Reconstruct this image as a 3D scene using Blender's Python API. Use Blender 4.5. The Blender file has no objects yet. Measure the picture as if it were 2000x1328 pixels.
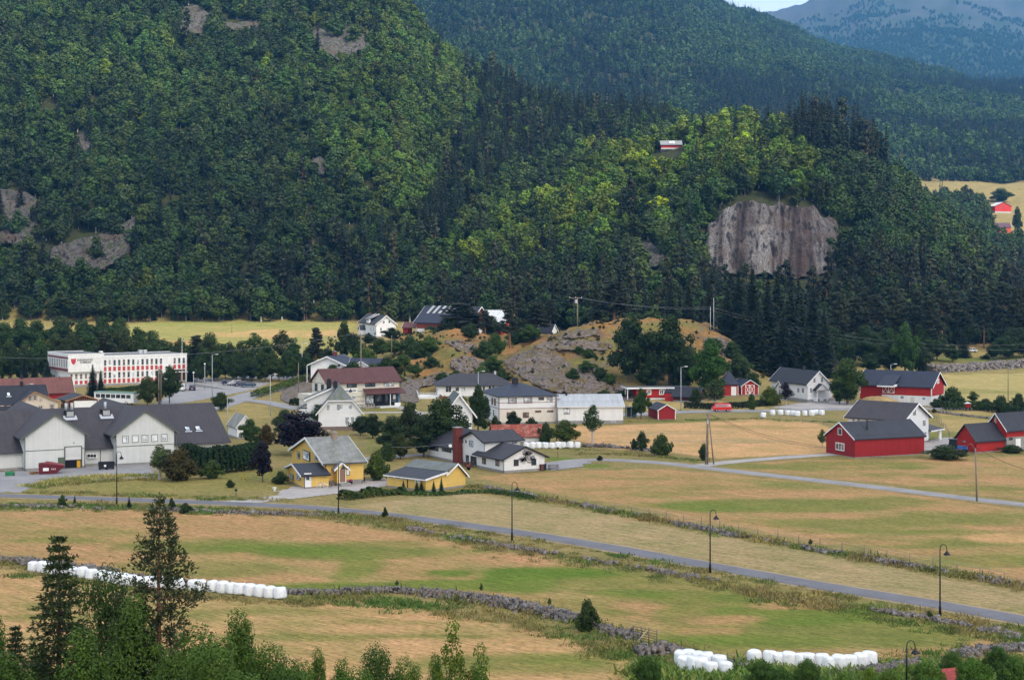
import bpy, math, random
import numpy as np
from mathutils import Vector, Matrix
random.seed(7); RNG = np.random.default_rng(11)
R = math.radians; PI = math.pi
S = bpy.context.scene; COL = S.collection
# ------------------------------------------------------------ camera, sky, sun, exposure
CZ = 33.0; F = 3200.0; HY = 530.0          # eye height, focal length and horizon row measured on a 2000 px wide print
cam = bpy.data.cameras.new('camera'); cam.lens = 36*F/2000; cam.sensor_width = 36; cam.clip_end = 30000; cam.clip_start = 1
cam.shift_y = -(664-HY)/2000
co = bpy.data.objects.new('camera', cam); COL.objects.link(co); co.location = (0, 0, CZ); co.rotation_euler = (PI/2, 0, 0)
S.camera = co
w = bpy.data.worlds.new("World"); S.world = w; w.use_nodes = True
nt = w.node_tree; nt.nodes.clear()
sk = nt.nodes.new('ShaderNodeTexSky'); sk.sky_type = 'NISHITA'; sk.sun_disc = False
SUN_EL, SUN_AZ = R(42), R(148)             # azimuth clockwise from +Y (view direction)
sk.sun_elevation = SUN_EL; sk.sun_rotation = SUN_AZ; sk.dust_density = 4; sk.air_density = 1.0; sk.ozone_density = 1.0
bgn = nt.nodes.new('ShaderNodeBackground'); bgn.inputs[1].default_value = 0.115
wo = nt.nodes.new('ShaderNodeOutputWorld'); cl_ = nt.nodes.new('ShaderNodeMix'); cl_.data_type = 'RGBA'; cl_.inputs[7].default_value = (4.3, 4.5, 4.8, 1)   # thin high cloud over the clear sky
tc_ = nt.nodes.new('ShaderNodeTexCoord'); nz_ = nt.nodes.new('ShaderNodeTexNoise'); nz_.inputs['Scale'].default_value = 2.2; nz_.inputs['Detail'].default_value = 5
mr_ = nt.nodes.new('ShaderNodeMapRange'); mr_.inputs[1].default_value = .3; mr_.inputs[2].default_value = .6; mr_.inputs[3].default_value = .35; mr_.inputs[4].default_value = .8
nt.links.new(tc_.outputs['Generated'], nz_.inputs['Vector']); nt.links.new(nz_.outputs['Fac'], mr_.inputs[0]); nt.links.new(mr_.outputs[0], cl_.inputs[0]); nt.links.new(sk.outputs[0], cl_.inputs[6]); nt.links.new(cl_.outputs[2], bgn.inputs[0]); nt.links.new(bgn.outputs[0], wo.inputs[0])
sl = bpy.data.lights.new('sun', 'SUN'); sl.energy = 2.5; sl.angle = R(22); sl.color = (1, .90, .76)
so = bpy.data.objects.new('sun', sl); COL.objects.link(so)
sd = Vector((math.sin(SUN_AZ)*math.cos(SUN_EL), math.cos(SUN_AZ)*math.cos(SUN_EL), math.sin(SUN_EL)))
so.rotation_euler = (-sd).to_track_quat('-Z', 'Y').to_euler(); so.location = (0, 0, 300)
S.view_settings.view_transform = 'Standard'; S.view_settings.look = 'None'; S.view_settings.exposure = 1.52
S.view_settings.gamma = 1
HAZE = 0.78e-4
# ------------------------------------------------------------ naming
def tag(o, label=None, cat=None, group=None, kind=None):
    if label: o['label'] = label
    if cat: o['category'] = cat
    if group: o['group'] = group
    if kind: o['kind'] = kind
    return o
def empty(name, loc, rz=0, label=None, cat=None, group=None):
    o = bpy.data.objects.new(name, None); COL.objects.link(o); o.location = loc; o.rotation_euler = (0, 0, rz)
    o.empty_display_size = .5
    return tag(o, label, cat, group)
def copy_tree(o, parent=None):
    c = o.copy(); COL.objects.link(c)
    if parent is not None: c.parent = parent
    for ch in list(o.children): copy_tree(ch, c)
    return c
# ------------------------------------------------------------ materials
MATS = {}
def node_mat(name):
    m = bpy.data.materials.new(name); m.use_nodes = True; n = m.node_tree; n.nodes.clear()
    out = n.nodes.new('ShaderNodeOutputMaterial'); b = n.nodes.new('ShaderNodeBsdfPrincipled')
    n.links.new(b.outputs[0], out.inputs[0]); b.inputs['Specular IOR Level'].default_value = .3
    MATS[name] = m
    return m, n, b, out
def N(n, t, **k):
    x = n.nodes.new(t)
    for a, v in k.items():
        if a.startswith('i_'):
            key = a[2:]; key = int(key) if key.isdigit() else key
            x.inputs[key].default_value = v
        else: setattr(x, a, v)
    return x
def ramp(n, fac, stops):
    r = n.nodes.new('ShaderNodeValToRGB'); e = r.color_ramp.elements
    while len(e) > 1: e.remove(e[-1])
    e[0].position = stops[0][0]; c = stops[0][1]; e[0].color = (*c, 1) if len(c) == 3 else c
    for p, c in stops[1:]:
        q = e.new(p); q.color = (*c, 1) if len(c) == 3 else c
    n.links.new(fac, r.inputs[0]); return r.outputs[0]
def mixc(n, fac, a, b, mode='MIX'):
    x = n.nodes.new('ShaderNodeMix'); x.data_type = 'RGBA'; x.blend_type = mode
    for s, v in ((x.inputs[0], fac), (x.inputs[6], a), (x.inputs[7], b)):
        if hasattr(v, 'links'): n.links.new(v, s)
        elif isinstance(v, (int, float)): s.default_value = v
        else: s.default_value = (*v, 1) if len(v) == 3 else v
    return x.outputs[2]
def noise(n, scale, detail=4, rough=.6, vec=None, coord='Object', mapping=None):
    x = N(n, 'ShaderNodeTexNoise', i_Scale=scale, i_Detail=detail, i_Roughness=rough)
    if vec is None:
        tc = n.nodes.new('ShaderNodeTexCoord'); vec = tc.outputs[coord]
    if mapping:
        mp = N(n, 'ShaderNodeMapping'); mp.inputs['Scale'].default_value = mapping; n.links.new(vec, mp.inputs[0]); vec = mp.outputs[0]
    n.links.new(vec, x.inputs['Vector']); return x.outputs['Fac']
def gray(v): return (v, v, v)
def mat(name, col, rough=.75, var=.15, scale=1.2, bump=0, bscale=8, metal=0, spec=None, mapping=None, streak=0):
    """plain surface with blotchy wear"""
    if name in MATS: return MATS[name]
    m, n, b, out = node_mat(name)
    f = noise(n, scale, 5, .65, mapping=mapping)
    c = mixc(n, 1.0, col, ramp(n, f, [(.3, gray(1-var)), (.7, gray(1+var*.3))]), 'MULTIPLY')
    if streak:
        f2 = noise(n, 1.0, 4, .6, mapping=(3, 3, .35))
        c = mixc(n, 1.0, c, ramp(n, f2, [(.35, gray(1-streak)), (.6, gray(1))]), 'MULTIPLY')
    n.links.new(c, b.inputs['Base Color']); b.inputs['Roughness'].default_value = rough; b.inputs['Metallic'].default_value = metal
    if spec is not None: b.inputs['Specular IOR Level'].default_value = spec
    if bump:
        bp = N(n, 'ShaderNodeBump', i_Strength=bump, i_Distance=.05); n.links.new(noise(n, bscale, 4), bp.inputs['Height'])
        n.links.new(bp.outputs[0], b.inputs['Normal'])
    return m
def siding(name, col, vertical=False, pitch=.16, var=.1, depth=.12):
    """painted boards: thin dark joints every pitch metres and weathered paint"""
    if name in MATS: return MATS[name]
    m, n, b, out = node_mat(name)
    tc = n.nodes.new('ShaderNodeTexCoord')
    sp = n.nodes.new('ShaderNodeSeparateXYZ'); n.links.new(tc.outputs['Object'], sp.inputs[0])
    if vertical:
        a = N(n, 'ShaderNodeMath', operation='ADD'); n.links.new(sp.outputs[0], a.inputs[0]); n.links.new(sp.outputs[1], a.inputs[1]); src = a.outputs[0]
    else: src = sp.outputs[2]
    d = N(n, 'ShaderNodeMath', operation='DIVIDE'); n.links.new(src, d.inputs[0]); d.inputs[1].default_value = pitch
    fr = N(n, 'ShaderNodeMath', operation='FRACT'); n.links.new(d.outputs[0], fr.inputs[0])
    fl = N(n, 'ShaderNodeMath', operation='FLOOR'); n.links.new(d.outputs[0], fl.inputs[0])
    wn = N(n, 'ShaderNodeTexWhiteNoise', noise_dimensions='1D'); n.links.new(fl.outputs[0], wn.inputs['W'])
    joint = ramp(n, fr.outputs[0], [(0, gray(1-depth*2.2)), (.10, gray(1)), (1, gray(1))])
    c = mixc(n, 1.0, col, joint, 'MULTIPLY')
    c = mixc(n, 1.0, c, ramp(n, wn.outputs[0], [(0, gray(1-var*.8)), (1, gray(1))]), 'MULTIPLY')
    c = mixc(n, 1.0, c, ramp(n, noise(n, .8, 5, .65), [(.3, gray(1-var)), (.65, gray(1))]), 'MULTIPLY')
    f2 = noise(n, 1.0, 4, .6, mapping=(.8, .8, .3))
    c = mixc(n, 1.0, c, ramp(n, f2, [(.3, gray(1-var*.6)), (.6, gray(1))]), 'MULTIPLY')
    n.links.new(c, b.inputs['Base Color']); b.inputs['Roughness'].default_value = .7
    bp = N(n, 'ShaderNodeBump', i_Strength=.5, i_Distance=.03); n.links.new(fr.outputs[0], bp.inputs['Height']); n.links.new(bp.outputs[0], b.inputs['Normal'])
    return m
def tiles(name, col, row=.34, colw=.3, var=.25, moss=None, lines=.35, rough=.6, streak=.15, vert=0):
    """roof covering in rows, UV in metres (u along the ridge, v down the slope)"""
    if name in MATS: return MATS[name]
    m, n, b, out = node_mat(name)
    tc = n.nodes.new('ShaderNodeTexCoord'); uv = tc.outputs['UV']
    sp = n.nodes.new('ShaderNodeSeparateXYZ'); n.links.new(uv, sp.inputs[0])
    def fract(src, p):
        d = N(n, 'ShaderNodeMath', operation='DIVIDE'); n.links.new(src, d.inputs[0]); d.inputs[1].default_value = p
        fr = N(n, 'ShaderNodeMath', operation='FRACT'); n.links.new(d.outputs[0], fr.inputs[0]); return fr.outputs[0]
    fv = fract(sp.outputs[1], row); fu = fract(sp.outputs[0], colw)
    c = mixc(n, 1.0, col, ramp(n, fv, [(0, gray(1-lines)), (.22, gray(1)), (1, gray(1.08))]), 'MULTIPLY')
    if vert: c = mixc(n, 1.0, c, ramp(n, fu, [(0, gray(1-vert)), (.2, gray(1)), (1, gray(1))]), 'MULTIPLY')
    c = mixc(n, 1.0, c, ramp(n, noise(n, 3.0, 3, .7, vec=uv), [(.3, gray(1-var)), (.7, gray(1+var*.5))]), 'MULTIPLY')
    c = mixc(n, 1.0, c, ramp(n, noise(n, .35, 4, .6, vec=uv), [(.3, gray(1-var*.8)), (.7, gray(1.05))]), 'MULTIPLY')
    if streak: c = mixc(n, 1.0, c, ramp(n, noise(n, 1, 4, .6, vec=uv, mapping=(1.6, .16, 1)), [(.35, gray(1-streak)), (.6, gray(1+streak*.4))]), 'MULTIPLY')
    if moss: c = mixc(n, ramp(n, noise(n, .5, 6, .7, vec=uv), [(.48, gray(0)), (.62, gray(.8))]), c, moss)
    n.links.new(c, b.inputs['Base Color']); b.inputs['Roughness'].default_value = rough
    bp = N(n, 'ShaderNodeBump', i_Strength=.6, i_Distance=.04); n.links.new(fv, bp.inputs['Height']); n.links.new(bp.outputs[0], b.inputs['Normal'])
    return m
def glass(name='window_glass', col=(.035, .045, .055), rough=.12):
    if name in MATS: return MATS[name]
    m, n, b, out = node_mat(name)
    c = mixc(n, ramp(n, noise(n, .9, 2, .5), [(.45, gray(0)), (.6, gray(1))]), col, tuple(min(1, x*2.6+.03) for x in col))
    n.links.new(c, b.inputs['Base Color']); b.inputs['Roughness'].default_value = rough; b.inputs['Specular IOR Level'].default_value = .6
    return m
def foliage(name, col, var=.35, hue=(1.25, 1.1, .6), rough=.6, trans=.25, inst=False, patch=.35):
    """leaves: tint by the object's own colour, clumps of lighter and darker growth"""
    if name in MATS: return MATS[name]
    m, n, b, out = node_mat(name)
    oi = n.nodes.new('ShaderNodeObjectInfo')
    if inst:
        at = N(n, 'ShaderNodeAttribute', attribute_type='INSTANCER', attribute_name='tint'); tint = at.outputs['Color']
    else: tint = oi.outputs['Color']
    c = mixc(n, 1.0, col, tint, 'MULTIPLY')
    f = noise(n, patch, 3, .6)
    c = mixc(n, 1.0, c, ramp(n, f, [(.3, gray(1-var)), (.7, gray(1+var))]), 'MULTIPLY')
    f2 = noise(n, 3.1, 2, .7)
    c = mixc(n, ramp(n, f2, [(.5, gray(0)), (.75, gray(.7))]), c, mixc(n, 1.0, c, hue, 'MULTIPLY'))
    c = mixc(n, 1.0, c, ramp(n, oi.outputs['Random'], [(0, (.8, .82, .85)), (.5, gray(1)), (1, (1.22, 1.15, .95))]), 'MULTIPLY')
    n.links.new(c, b.inputs['Base Color']); b.inputs['Roughness'].default_value = rough; b.inputs['Specular IOR Level'].default_value = .2
    if trans:
        t = n.nodes.new('ShaderNodeBsdfTranslucent'); n.links.new(c, t.inputs[0])
        ms = n.nodes.new('ShaderNodeMixShader'); ms.inputs[0].default_value = trans
        n.links.new(b.outputs[0], ms.inputs[1]); n.links.new(t.outputs[0], ms.inputs[2]); n.links.new(ms.outputs[0], out.inputs[0])
    return m
# ------------------------------------------------------------ mesh builder
class MB:
    def __init__(s): s.v = []; s.f = []; s.m = []; s.uv = []; s.sm = []
    def face(s, pts, m=0, uv=None, smooth=False):
        i = len(s.v); s.v += [tuple(p) for p in pts]; s.f.append(list(range(i, i+len(pts)))); s.m.append(m); s.uv.append(uv); s.sm.append(smooth)
    def box(s, x0, x1, y0, y1, z0, z1, m=0):
        P = [(x, y, z) for z in (z0, z1) for y in (y0, y1) for x in (x0, x1)]
        for q in ((0, 2, 3, 1), (4, 5, 7, 6), (0, 1, 5, 4), (2, 6, 7, 3), (0, 4, 6, 2), (1, 3, 7, 5)): s.face([P[k] for k in q], m)
    def cbox(s, c, size, rz=0, m=0, tilt=None):
        M = Matrix.Translation(c) @ Matrix.Rotation(rz, 4, 'Z')
        if tilt: M = M @ tilt
        hx, hy, hz_ = [k/2 for k in size]
        P = [M @ Vector((x, y, z)) for z in (-hz_, hz_) for y in (-hy, hy) for x in (-hx, hx)]
        for q in ((0, 2, 3, 1), (4, 5, 7, 6), (0, 1, 5, 4), (2, 6, 7, 3), (0, 4, 6, 2), (1, 3, 7, 5)): s.face([P[k] for k in q], m)
    def prism(s, poly, a, b, axis='y', m=0):
        """poly of 2-D points swept from a to b; axis y: (x,z), axis x: (y,z), axis z: (x,y)"""
        f = {'y': lambda p, t: (p[0], t, p[1]), 'x': lambda p, t: (t, p[0], p[1]), 'z': lambda p, t: (p[0], p[1], t)}[axis]
        A = [f(p, a) for p in poly]; B = [f(p, b) for p in poly]
        s.face(A, m); s.face(B[::-1], m)
        for k in range(len(poly)):
            j = (k+1) % len(poly); s.face([A[j], A[k], B[k], B[j]], m)
    def tube(s, pts, rad, n=6, m=0, cap=True, smooth=True):
        pts = [Vector(p) for p in pts]
        rad = rad if isinstance(rad, (list, tuple)) else [rad]*len(pts)
        rings = []
        for k, p in enumerate(pts):
            t = (pts[min(k+1, len(pts)-1)]-pts[max(k-1, 0)]).normalized()
            u = t.cross(Vector((0, 0, 1)))
            if u.length < .05: u = t.cross(Vector((1, 0, 0)))
            u.normalize(); v = t.cross(u)
            rings.append([p + (u*math.cos(2*PI*i/n)+v*math.sin(2*PI*i/n))*rad[k] for i in range(n)])
        for a, b in zip(rings, rings[1:]):
            for i in range(n):
                j = (i+1) % n; s.face([a[i], a[j], b[j], b[i]], m, smooth=smooth)
        if cap: s.face(rings[0][::-1], m); s.face(rings[-1], m)
    def lathe(s, prof, n=12, c=(0, 0, 0), m=0, axis='z', smooth=True, cap=True):
        def P(r, z, a):
            x, y = r*math.cos(a), r*math.sin(a)
            if axis == 'z': q = (x, y, z)
            elif axis == 'y': q = (x, z, y)
            else: q = (z, x, y)
            return (q[0]+c[0], q[1]+c[1], q[2]+c[2])
        for (r0, z0), (r1, z1) in zip(prof, prof[1:]):
            for i in range(n):
                a, b = 2*PI*i/n, 2*PI*(i+1)/n
                s.face([P(r0, z0, a), P(r0, z0, b), P(r1, z1, b), P(r1, z1, a)], m, smooth=smooth)
        if cap:
            s.face([P(prof[0][0], prof[0][1], 2*PI*i/n) for i in range(n)][::-1], m); s.face([P(prof[-1][0], prof[-1][1], 2*PI*i/n) for i in range(n)], m)
    def build(s, name, mats, parent=None, fix=True):
        me = bpy.data.meshes.new(name); me.from_pydata(s.v, [], s.f)
        for m in (mats if isinstance(mats, (list, tuple)) else [mats]): me.materials.append(m)
        me.polygons.foreach_set('material_index', s.m); me.polygons.foreach_set('use_smooth', s.sm)
        if any(u is not None for u in s.uv):
            l = me.uv_layers.new(name='UVMap'); k = 0; flat = []
            for fc, u in zip(s.f, s.uv):
                u = u or [(0, 0)]*len(fc)
                for q in u: flat += [q[0], q[1]]
            l.data.foreach_set('uv', flat)
        if fix:
            import bmesh
            bm = bmesh.new(); bm.from_mesh(me); bmesh.ops.remove_doubles(bm, verts=bm.verts, dist=1e-4)
            bmesh.ops.recalc_face_normals(bm, faces=bm.faces); bm.to_mesh(me); bm.free()
        o = bpy.data.objects.new(name, me); COL.objects.link(o)
        if parent is not None: o.parent = parent
        return o
def np_mesh(name, V, Fq, mat_, parent=None, link=True, smooth=False):
    """quads from arrays"""
    me = bpy.data.meshes.new(name); V = np.asarray(V, dtype=np.float32); Fq = np.asarray(Fq, dtype=np.int32)
    me.vertices.add(len(V)); me.vertices.foreach_set('co', V.ravel())
    k = Fq.shape[1]; me.loops.add(Fq.size); me.loops.foreach_set('vertex_index', Fq.ravel())
    me.polygons.add(len(Fq)); me.polygons.foreach_set('loop_start', np.arange(0, Fq.size, k, dtype=np.int32))
    me.polygons.foreach_set('loop_total', np.full(len(Fq), k, dtype=np.int32))
    me.materials.append(mat_); me.update(calc_edges=True); me.validate()
    if smooth: me.polygons.foreach_set('use_smooth', np.ones(len(Fq), dtype=bool))
    o = bpy.data.objects.new(name, me)
    if link: COL.objects.link(o)
    if parent is not None: o.parent = parent
    return o
# ------------------------------------------------------------ value noise
def vnoise(x, y, seed=0):
    xi = np.floor(x).astype(np.int64); yi = np.floor(y).astype(np.int64); xf = x-xi; yf = y-yi
    def h(a, b):
        n = (a*374761393 + b*668265263 + seed*982451653) & 0xffffffff
        n = ((n ^ (n >> 13))*1274126177) & 0xffffffff
        return ((n ^ (n >> 16)) & 0xffff)/65535.0
    u = xf*xf*(3-2*xf); v = yf*yf*(3-2*yf)
    return (h(xi, yi)*(1-u)+h(xi+1, yi)*u)*(1-v)+(h(xi, yi+1)*(1-u)+h(xi+1, yi+1)*u)*v
def fbm(x, y, o=4, seed=0):
    t = 0; a = .5; s = 0
    for k in range(o): t = t+a*vnoise(x*2**k, y*2**k, seed+k); s += a; a *= .5
    return t/s*2-1
# ------------------------------------------------------------ lie of the land
def pchip(xs, ys, q): return np.interp(q, xs, ys)
YS = np.unique(np.concatenate([np.arange(0, 60, 6), np.arange(60, 130, 3.5), np.arange(130, 560, 1.4), np.arange(560, 760, 3), np.arange(760, 1300, 6), np.arange(1300, 3500, 25), np.arange(3500, 8001, 150)])).astype(float)
CS = np.unique(np.concatenate([np.arange(-1000, -50, 50), np.arange(-50, 2050, 7), np.arange(2050, 3001, 50)])).astype(float)
def zat(y, Y): return CZ+(HY-y)/F*Y
mc = [-1000, 500, 560, 620, 700, 780, 850, 890, 940, 980, 1050, 1130, 1250, 1350, 1400, 1450, 1500, 1600, 3000]
mid = {0: [31]*19, 30: [22]*19, 60: [12]*19, 90: [4]*19, 118: [0]*19, 425: [0]*19,
 440: [0, 0, 0, .5, 1, 2, 2, 3, 2.5, 2, 5, 6, 5, 4, 3, 1, 0, 0, 0],
 455: [0, 0, 0, 1, 2.5, 4, 5, 6, 5, 4, 8, 9, 8, 7, 5, 2, .3, 0, 0],
 470: [.3, .3, .5, 1.5, 4, 6, 8, 9, 8, 5, 10, 11.5, 11, 10, 8, 4, .5, .2, .2],
 485: [.6, .6, .8, 2, 6, 8, 10.5, 12, 10, 6, 11.5, 14.5, 14.5, 13, 11, 6, 1, .3, .3],
 500: [1.2, 1.2, 1.5, 3, 7, 9, 12.5, 13.5, 12, 7.5, 10.5, 15.2, 16.6, 15.6, 13.6, 8, 1.5, .6, .6],
 515: [2, 2, 2.4, 4, 8, 10, 13, 13.5, 12, 9, 10.8, 15, 17.4, 16.5, 14.6, 8, 1.5, .8, .8],
 530: [3, 3, 3.5, 5, 9, 10.5, 13, 13, 12, 10, 11, 14, 17, 16, 14, 8, 1.5, 1, 1],
 560: [5, 5, 5.5, 6.5, 10.5, 11, 11.5, 11.5, 11, 11, 12, 13, 14, 13, 12, 8, 2.5, 2, 2],
 600: [7, 7, 7.5, 8, 10, 11, 11, 11, 11, 11, 11, 11, 11, 11, 11, 8, 5, 4, 4],
 650: [9.5]*10+[10]*6+[8, 8, 8], 700: [12]*16+[12, 12, 12]}
mY = sorted(mid); MT = np.array([np.interp(CS, mc, mid[y]) for y in mY])      # rows: distance
ZM = np.array([np.interp(YS, mY, MT[:, j]) for j in range(len(CS))]).T
CG, YG = np.meshgrid(CS, YS)
XG = (CG-1000)/F*np.maximum(YG, 60)
# left mountain, then its ridge running down to the right
yc = np.interp(CS, [-1000, 600, 740, 800, 850, 900, 1000, 1100, 1200, 1290, 1500, 1800, 2100, 3000], [-500, -330, -60, 40, 100, 132, 182, 217, 236, 246, 330, 470, 600, 600])
zc = zat(yc, 1100)
t = np.clip((YG-700)/400, 0, 1)
left = 12+(zc-12)*(t**.92)
left = np.where(YG > 1100, zc+(YG-1100)*np.where(zc > 200, .25, 0)-np.clip((YG-1120)/380, 0, 1)*np.where(zc > 200, 0, 1)*(zc-90), left)
left = np.minimum(left, 12+np.clip(YG-700, 0, None)*.60)
left = np.where(YG > 1500, left*np.clip(1-(YG-1500)/1500, 0, 1), left)
# wooded hill with the cliff
y2 = np.interp(CS, [-1000, 800, 1000, 1100, 1150, 1300, 1400, 1500, 1600, 1700, 1800, 1900, 1950, 2000, 2100, 3000], [700, 600, 445, 370, 335, 285, 262, 268, 270, 312, 398, 482, 540, 605, 640, 660])
z2c = zat(y2, 870)
s2 = np.clip((YG-600)/270, 0, 1); s2 = s2*s2*(3-2*s2)*.35+.65*s2
back = np.clip((YG-870)/160, 0, 1); back = back*back*(3-2*back)
hill = 4+(z2c-4)*s2-back*(z2c-30)
hill = np.where(YG > 1030, 30, hill); hill = np.where(YG < 600, -50, hill)
cl = np.exp(-((CG-1510)/150.)**4)                                       # step in the hillside at the cliff
stp = np.clip((YG-722)/14, 0, 1)
hill = hill+cl*(np.where((YG > 640) & (YG < 722), -(YG-640)/82*17, 0)+np.where(YG >= 722, -17+stp*26, 0)*(1-np.clip((YG-760)/110, 0, 1)))
ter = np.interp(YG, [900, 1050, 1150, 1250, 1350, 1400, 1500], [-20, 42, 60, 75, 95, 111, 117])
yf1 = np.interp(CS, [-1000, 1300, 1395, 1500, 1600, 1700, 1800, 1900, 2000, 3000], [-260, -70, 0, 44, 80, 115, 142, 162, 172, 240])
zf1 = zat(yf1, 3000); tf = np.clip((YG-1500)/1500, 0, 1)
far = np.where(YG < 1500, -50, 117+(zf1-117)*(tf**.85)); far = np.where(YG > 3000, zf1-(YG-3000)*.35, far)
yf2 = np.interp(CS, [-1000, 1300, 1430, 1480, 1530, 1600, 1700, 1850, 2000, 3000], [60, 22, 12, 14, 1, -22, -45, -35, -20, 40])
zf2 = zat(yf2, 6200); far2 = np.where(YG < 3500, -50, 300+(zf2-300)*np.clip((YG-3500)/2700, 0, 1)); far2 = np.where(YG > 6200, zf2-(YG-6200)*.3, far2)
def smax(a, b, k): h = np.clip(.5+.5*(a-b)/k, 0, 1); return b+(a-b)*h+k*h*(1-h)
ZG = np.where(YG < 700, ZM, 0)
ZG = np.where(YG >= 700, left, ZG)
ZG = np.where(YG >= 590, smax(ZG, hill, 5), ZG)
ZG = np.where(YG >= 880, smax(ZG, ter, 8), ZG)
ZG = np.where(YG >= 1450, smax(ZG, far, 10), ZG)
ZG = np.where(YG >= 3400, np.maximum(ZG, far2), ZG)
def blur(A, ax, it):
    for _ in range(it):
        A = (np.take(A, np.clip(np.arange(A.shape[ax])-1, 0, None), ax)+2*A+np.take(A, np.clip(np.arange(A.shape[ax])+1, None, A.shape[ax]-1), ax))/4
    return A
nb = ((YG > 118) & (YG < 600))
B1 = blur(blur(ZG, 1, 6), 0, 10); ZG = np.where(nb, B1, ZG)
B2 = blur(blur(ZG, 1, 4), 0, 2); ZG = np.where(YG >= 600, B2, ZG)
# relief: flat fields stay nearly flat, knolls get ledges, mountains get gullies
kn = np.clip(ZM/5, 0, 1)*((YG > 425) & (YG < 560))*np.clip((CG-760)/60, 0, 1)*np.clip((1520-CG)/60, 0, 1)
kn = blur(blur(kn, 0, 6), 1, 4)
ledge = fbm(XG/9, YG/7, 4, 3)
ZG = ZG+kn*(ledge*2.4-np.abs(fbm(XG/5, YG/4, 4, 9))*2.4+.5)
fm = np.clip((YG-700)/120, 0, 1)
rel = fbm(XG/55, YG/70, 4, 21)*7+fbm(XG/170, YG/200, 3, 31)*9
ZG = ZG+fm*rel*np.clip(YG/1500, .45, 2.2)*(1-.8*cl*((YG > 600) & (YG < 760)))
ZG = ZG+np.clip((YG-3300)/800, 0, 1)*fbm(XG/300, YG/300, 5, 5)*40
ZG = ZG+((YG > 100) & (YG < 700))*fbm(XG/45, YG/45, 3, 41)*.10
ZG = ZG+np.clip((118-YG)/30, 0, 1)*fbm(XG/9, YG/9, 3, 17)*.8
def hz(X, Y):
    X = np.asarray(X, float); Y = np.asarray(Y, float)
    c = 1000+X*F/np.maximum(Y, 60)
    i = np.clip(np.searchsorted(YS, Y)-1, 0, len(YS)-2); j = np.clip(np.searchsorted(CS, c)-1, 0, len(CS)-2)
    u = np.clip((Y-YS[i])/(YS[i+1]-YS[i]), 0, 1); v = np.clip((c-CS[j])/(CS[j+1]-CS[j]), 0, 1)
    return (ZG[i, j]*(1-u)+ZG[i+1, j]*u)*(1-v)+(ZG[i, j+1]*(1-u)+ZG[i+1, j+1]*u)*v
_SY = np.concatenate([np.arange(100, 700, .5), np.arange(700, 1600, 2), np.arange(1600, 6500, 10)])
def G(px, py):
    """ground point seen at (px, py) of the print"""
    X = (px-1000)/F*_SY; z = hz(X, _SY); q = HY+F*(CZ-z)/_SY
    k = np.argmax(q <= py)
    if k == 0: return Vector((X[0], _SY[0], float(z[0])))
    tt = (q[k-1]-py)/max(1e-6, q[k-1]-q[k]); Y = _SY[k-1]+tt*(_SY[k]-_SY[k-1]); Xp = (px-1000)/F*Y
    return Vector((Xp, Y, float(hz(Xp, Y))))
def GY(px, Y):
    X = (px-1000)/F*Y; return Vector((X, Y, float(hz(X, Y))))
def proj(X, Y, Z): return 1000+F*X/Y, HY+F*(CZ-Z)/Y
PXG, PYG = proj(XG, np.maximum(YG, 1), ZG)
wx = PXG+fbm(XG/6, YG/9, 4, 61)*9; wy = PYG+fbm(XG/7, YG/12, 4, 71)*3.0
def sdpoly(x, y, P):
    ins = np.zeros(x.shape, bool); d = np.full(x.shape, 1e9)
    for (x0, y0), (x1, y1) in zip(P, P[1:]+P[:1]):
        ex, ey = x1-x0, y1-y0; tt = np.clip(((x-x0)*ex+(y-y0)*ey)/(ex*ex+ey*ey+1e-9), 0, 1)
        d = np.minimum(d, np.hypot(x-x0-tt*ex, y-y0-tt*ey))
        cnd = ((y0 > y) != (y1 > y)); xx = x0+(y-y0)*ex/(ey if abs(ey) > 1e-9 else 1e-9); ins ^= cnd & (x < xx)
    return np.where(ins, d, -d)
def inpoly(x, y, P): return sdpoly(np.asarray(x, float), np.asarray(y, float), P) > 0
TAN = (.43, .25, .125); PINK = (.53, .315, .155); STRAW = (.37, .28, .15); OLIVE = (.205, .20, .055); GREEN = (.125, .185, .026)
LAWN = (.24, .215, .07); VERGE = (.20, .165, .065); FLOOR = (.035, .04, .018); DRY = (.33, .22, .10)
ALB = np.zeros(XG.shape+(3,)); ALB[:] = (.27, .215, .09)
def paint(P, col, feather=2.5, k=1.0, cond=None):
    a = np.clip(sdpoly(wx, wy, P)/feather+.5, 0, 1)*k
    if cond is not None: a = a*cond
    ALB[:] = ALB*(1-a[..., None])+np.array(col)*a[..., None]
def blob(x, y, rx, ry, col, k):
    q = ((wx-x)/rx)**2+((wy-y)/ry)**2
    n_ = fbm(XG/9, YG/16, 4, int(x+y))*1.3
    a = np.clip((1.3-q+n_*.8)*1.2, 0, 1)*min(1, k*1.15)*(YG > 110)*(YG < 720)
    ALB[:] = ALB*(1-a[..., None])+np.array(col)*a[..., None]
vz = (YG < 700)
F1 = [(-900, 1000), (0, 1000), (330, 992), (640, 1016), (800, 1042), (1000, 1080), (1300, 1130), (1700, 1196), (1900, 1232), (1965, 1262), (1700, 1292), (1300, 1262), (1120, 1195), (900, 1160), (600, 1150), (400, 1140), (200, 1112), (0, 1092), (-900, 1080)]
F2 = [(-900, 1110), (0, 1112), (250, 1150), (560, 1178), (800, 1186), (900, 1204), (1100, 1242), (1230, 1290), (1230, 1400), (-900, 1400)]
F3 = [(690, 988), (900, 960), (1100, 990), (1400, 1046), (1700, 1103), (2000, 1158), (2900, 1330), (2900, 1390), (2000, 1195), (1700, 1152), (1400, 1095), (1000, 1035), (800, 1005)]
F4 = [(925, 930), (1100, 920), (1300, 916), (1500, 934), (1800, 968), (2000, 994), (2900, 1100), (2900, 1290), (2000, 1135), (1700, 1075), (1400, 1022), (1180, 980), (1010, 950)]
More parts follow.
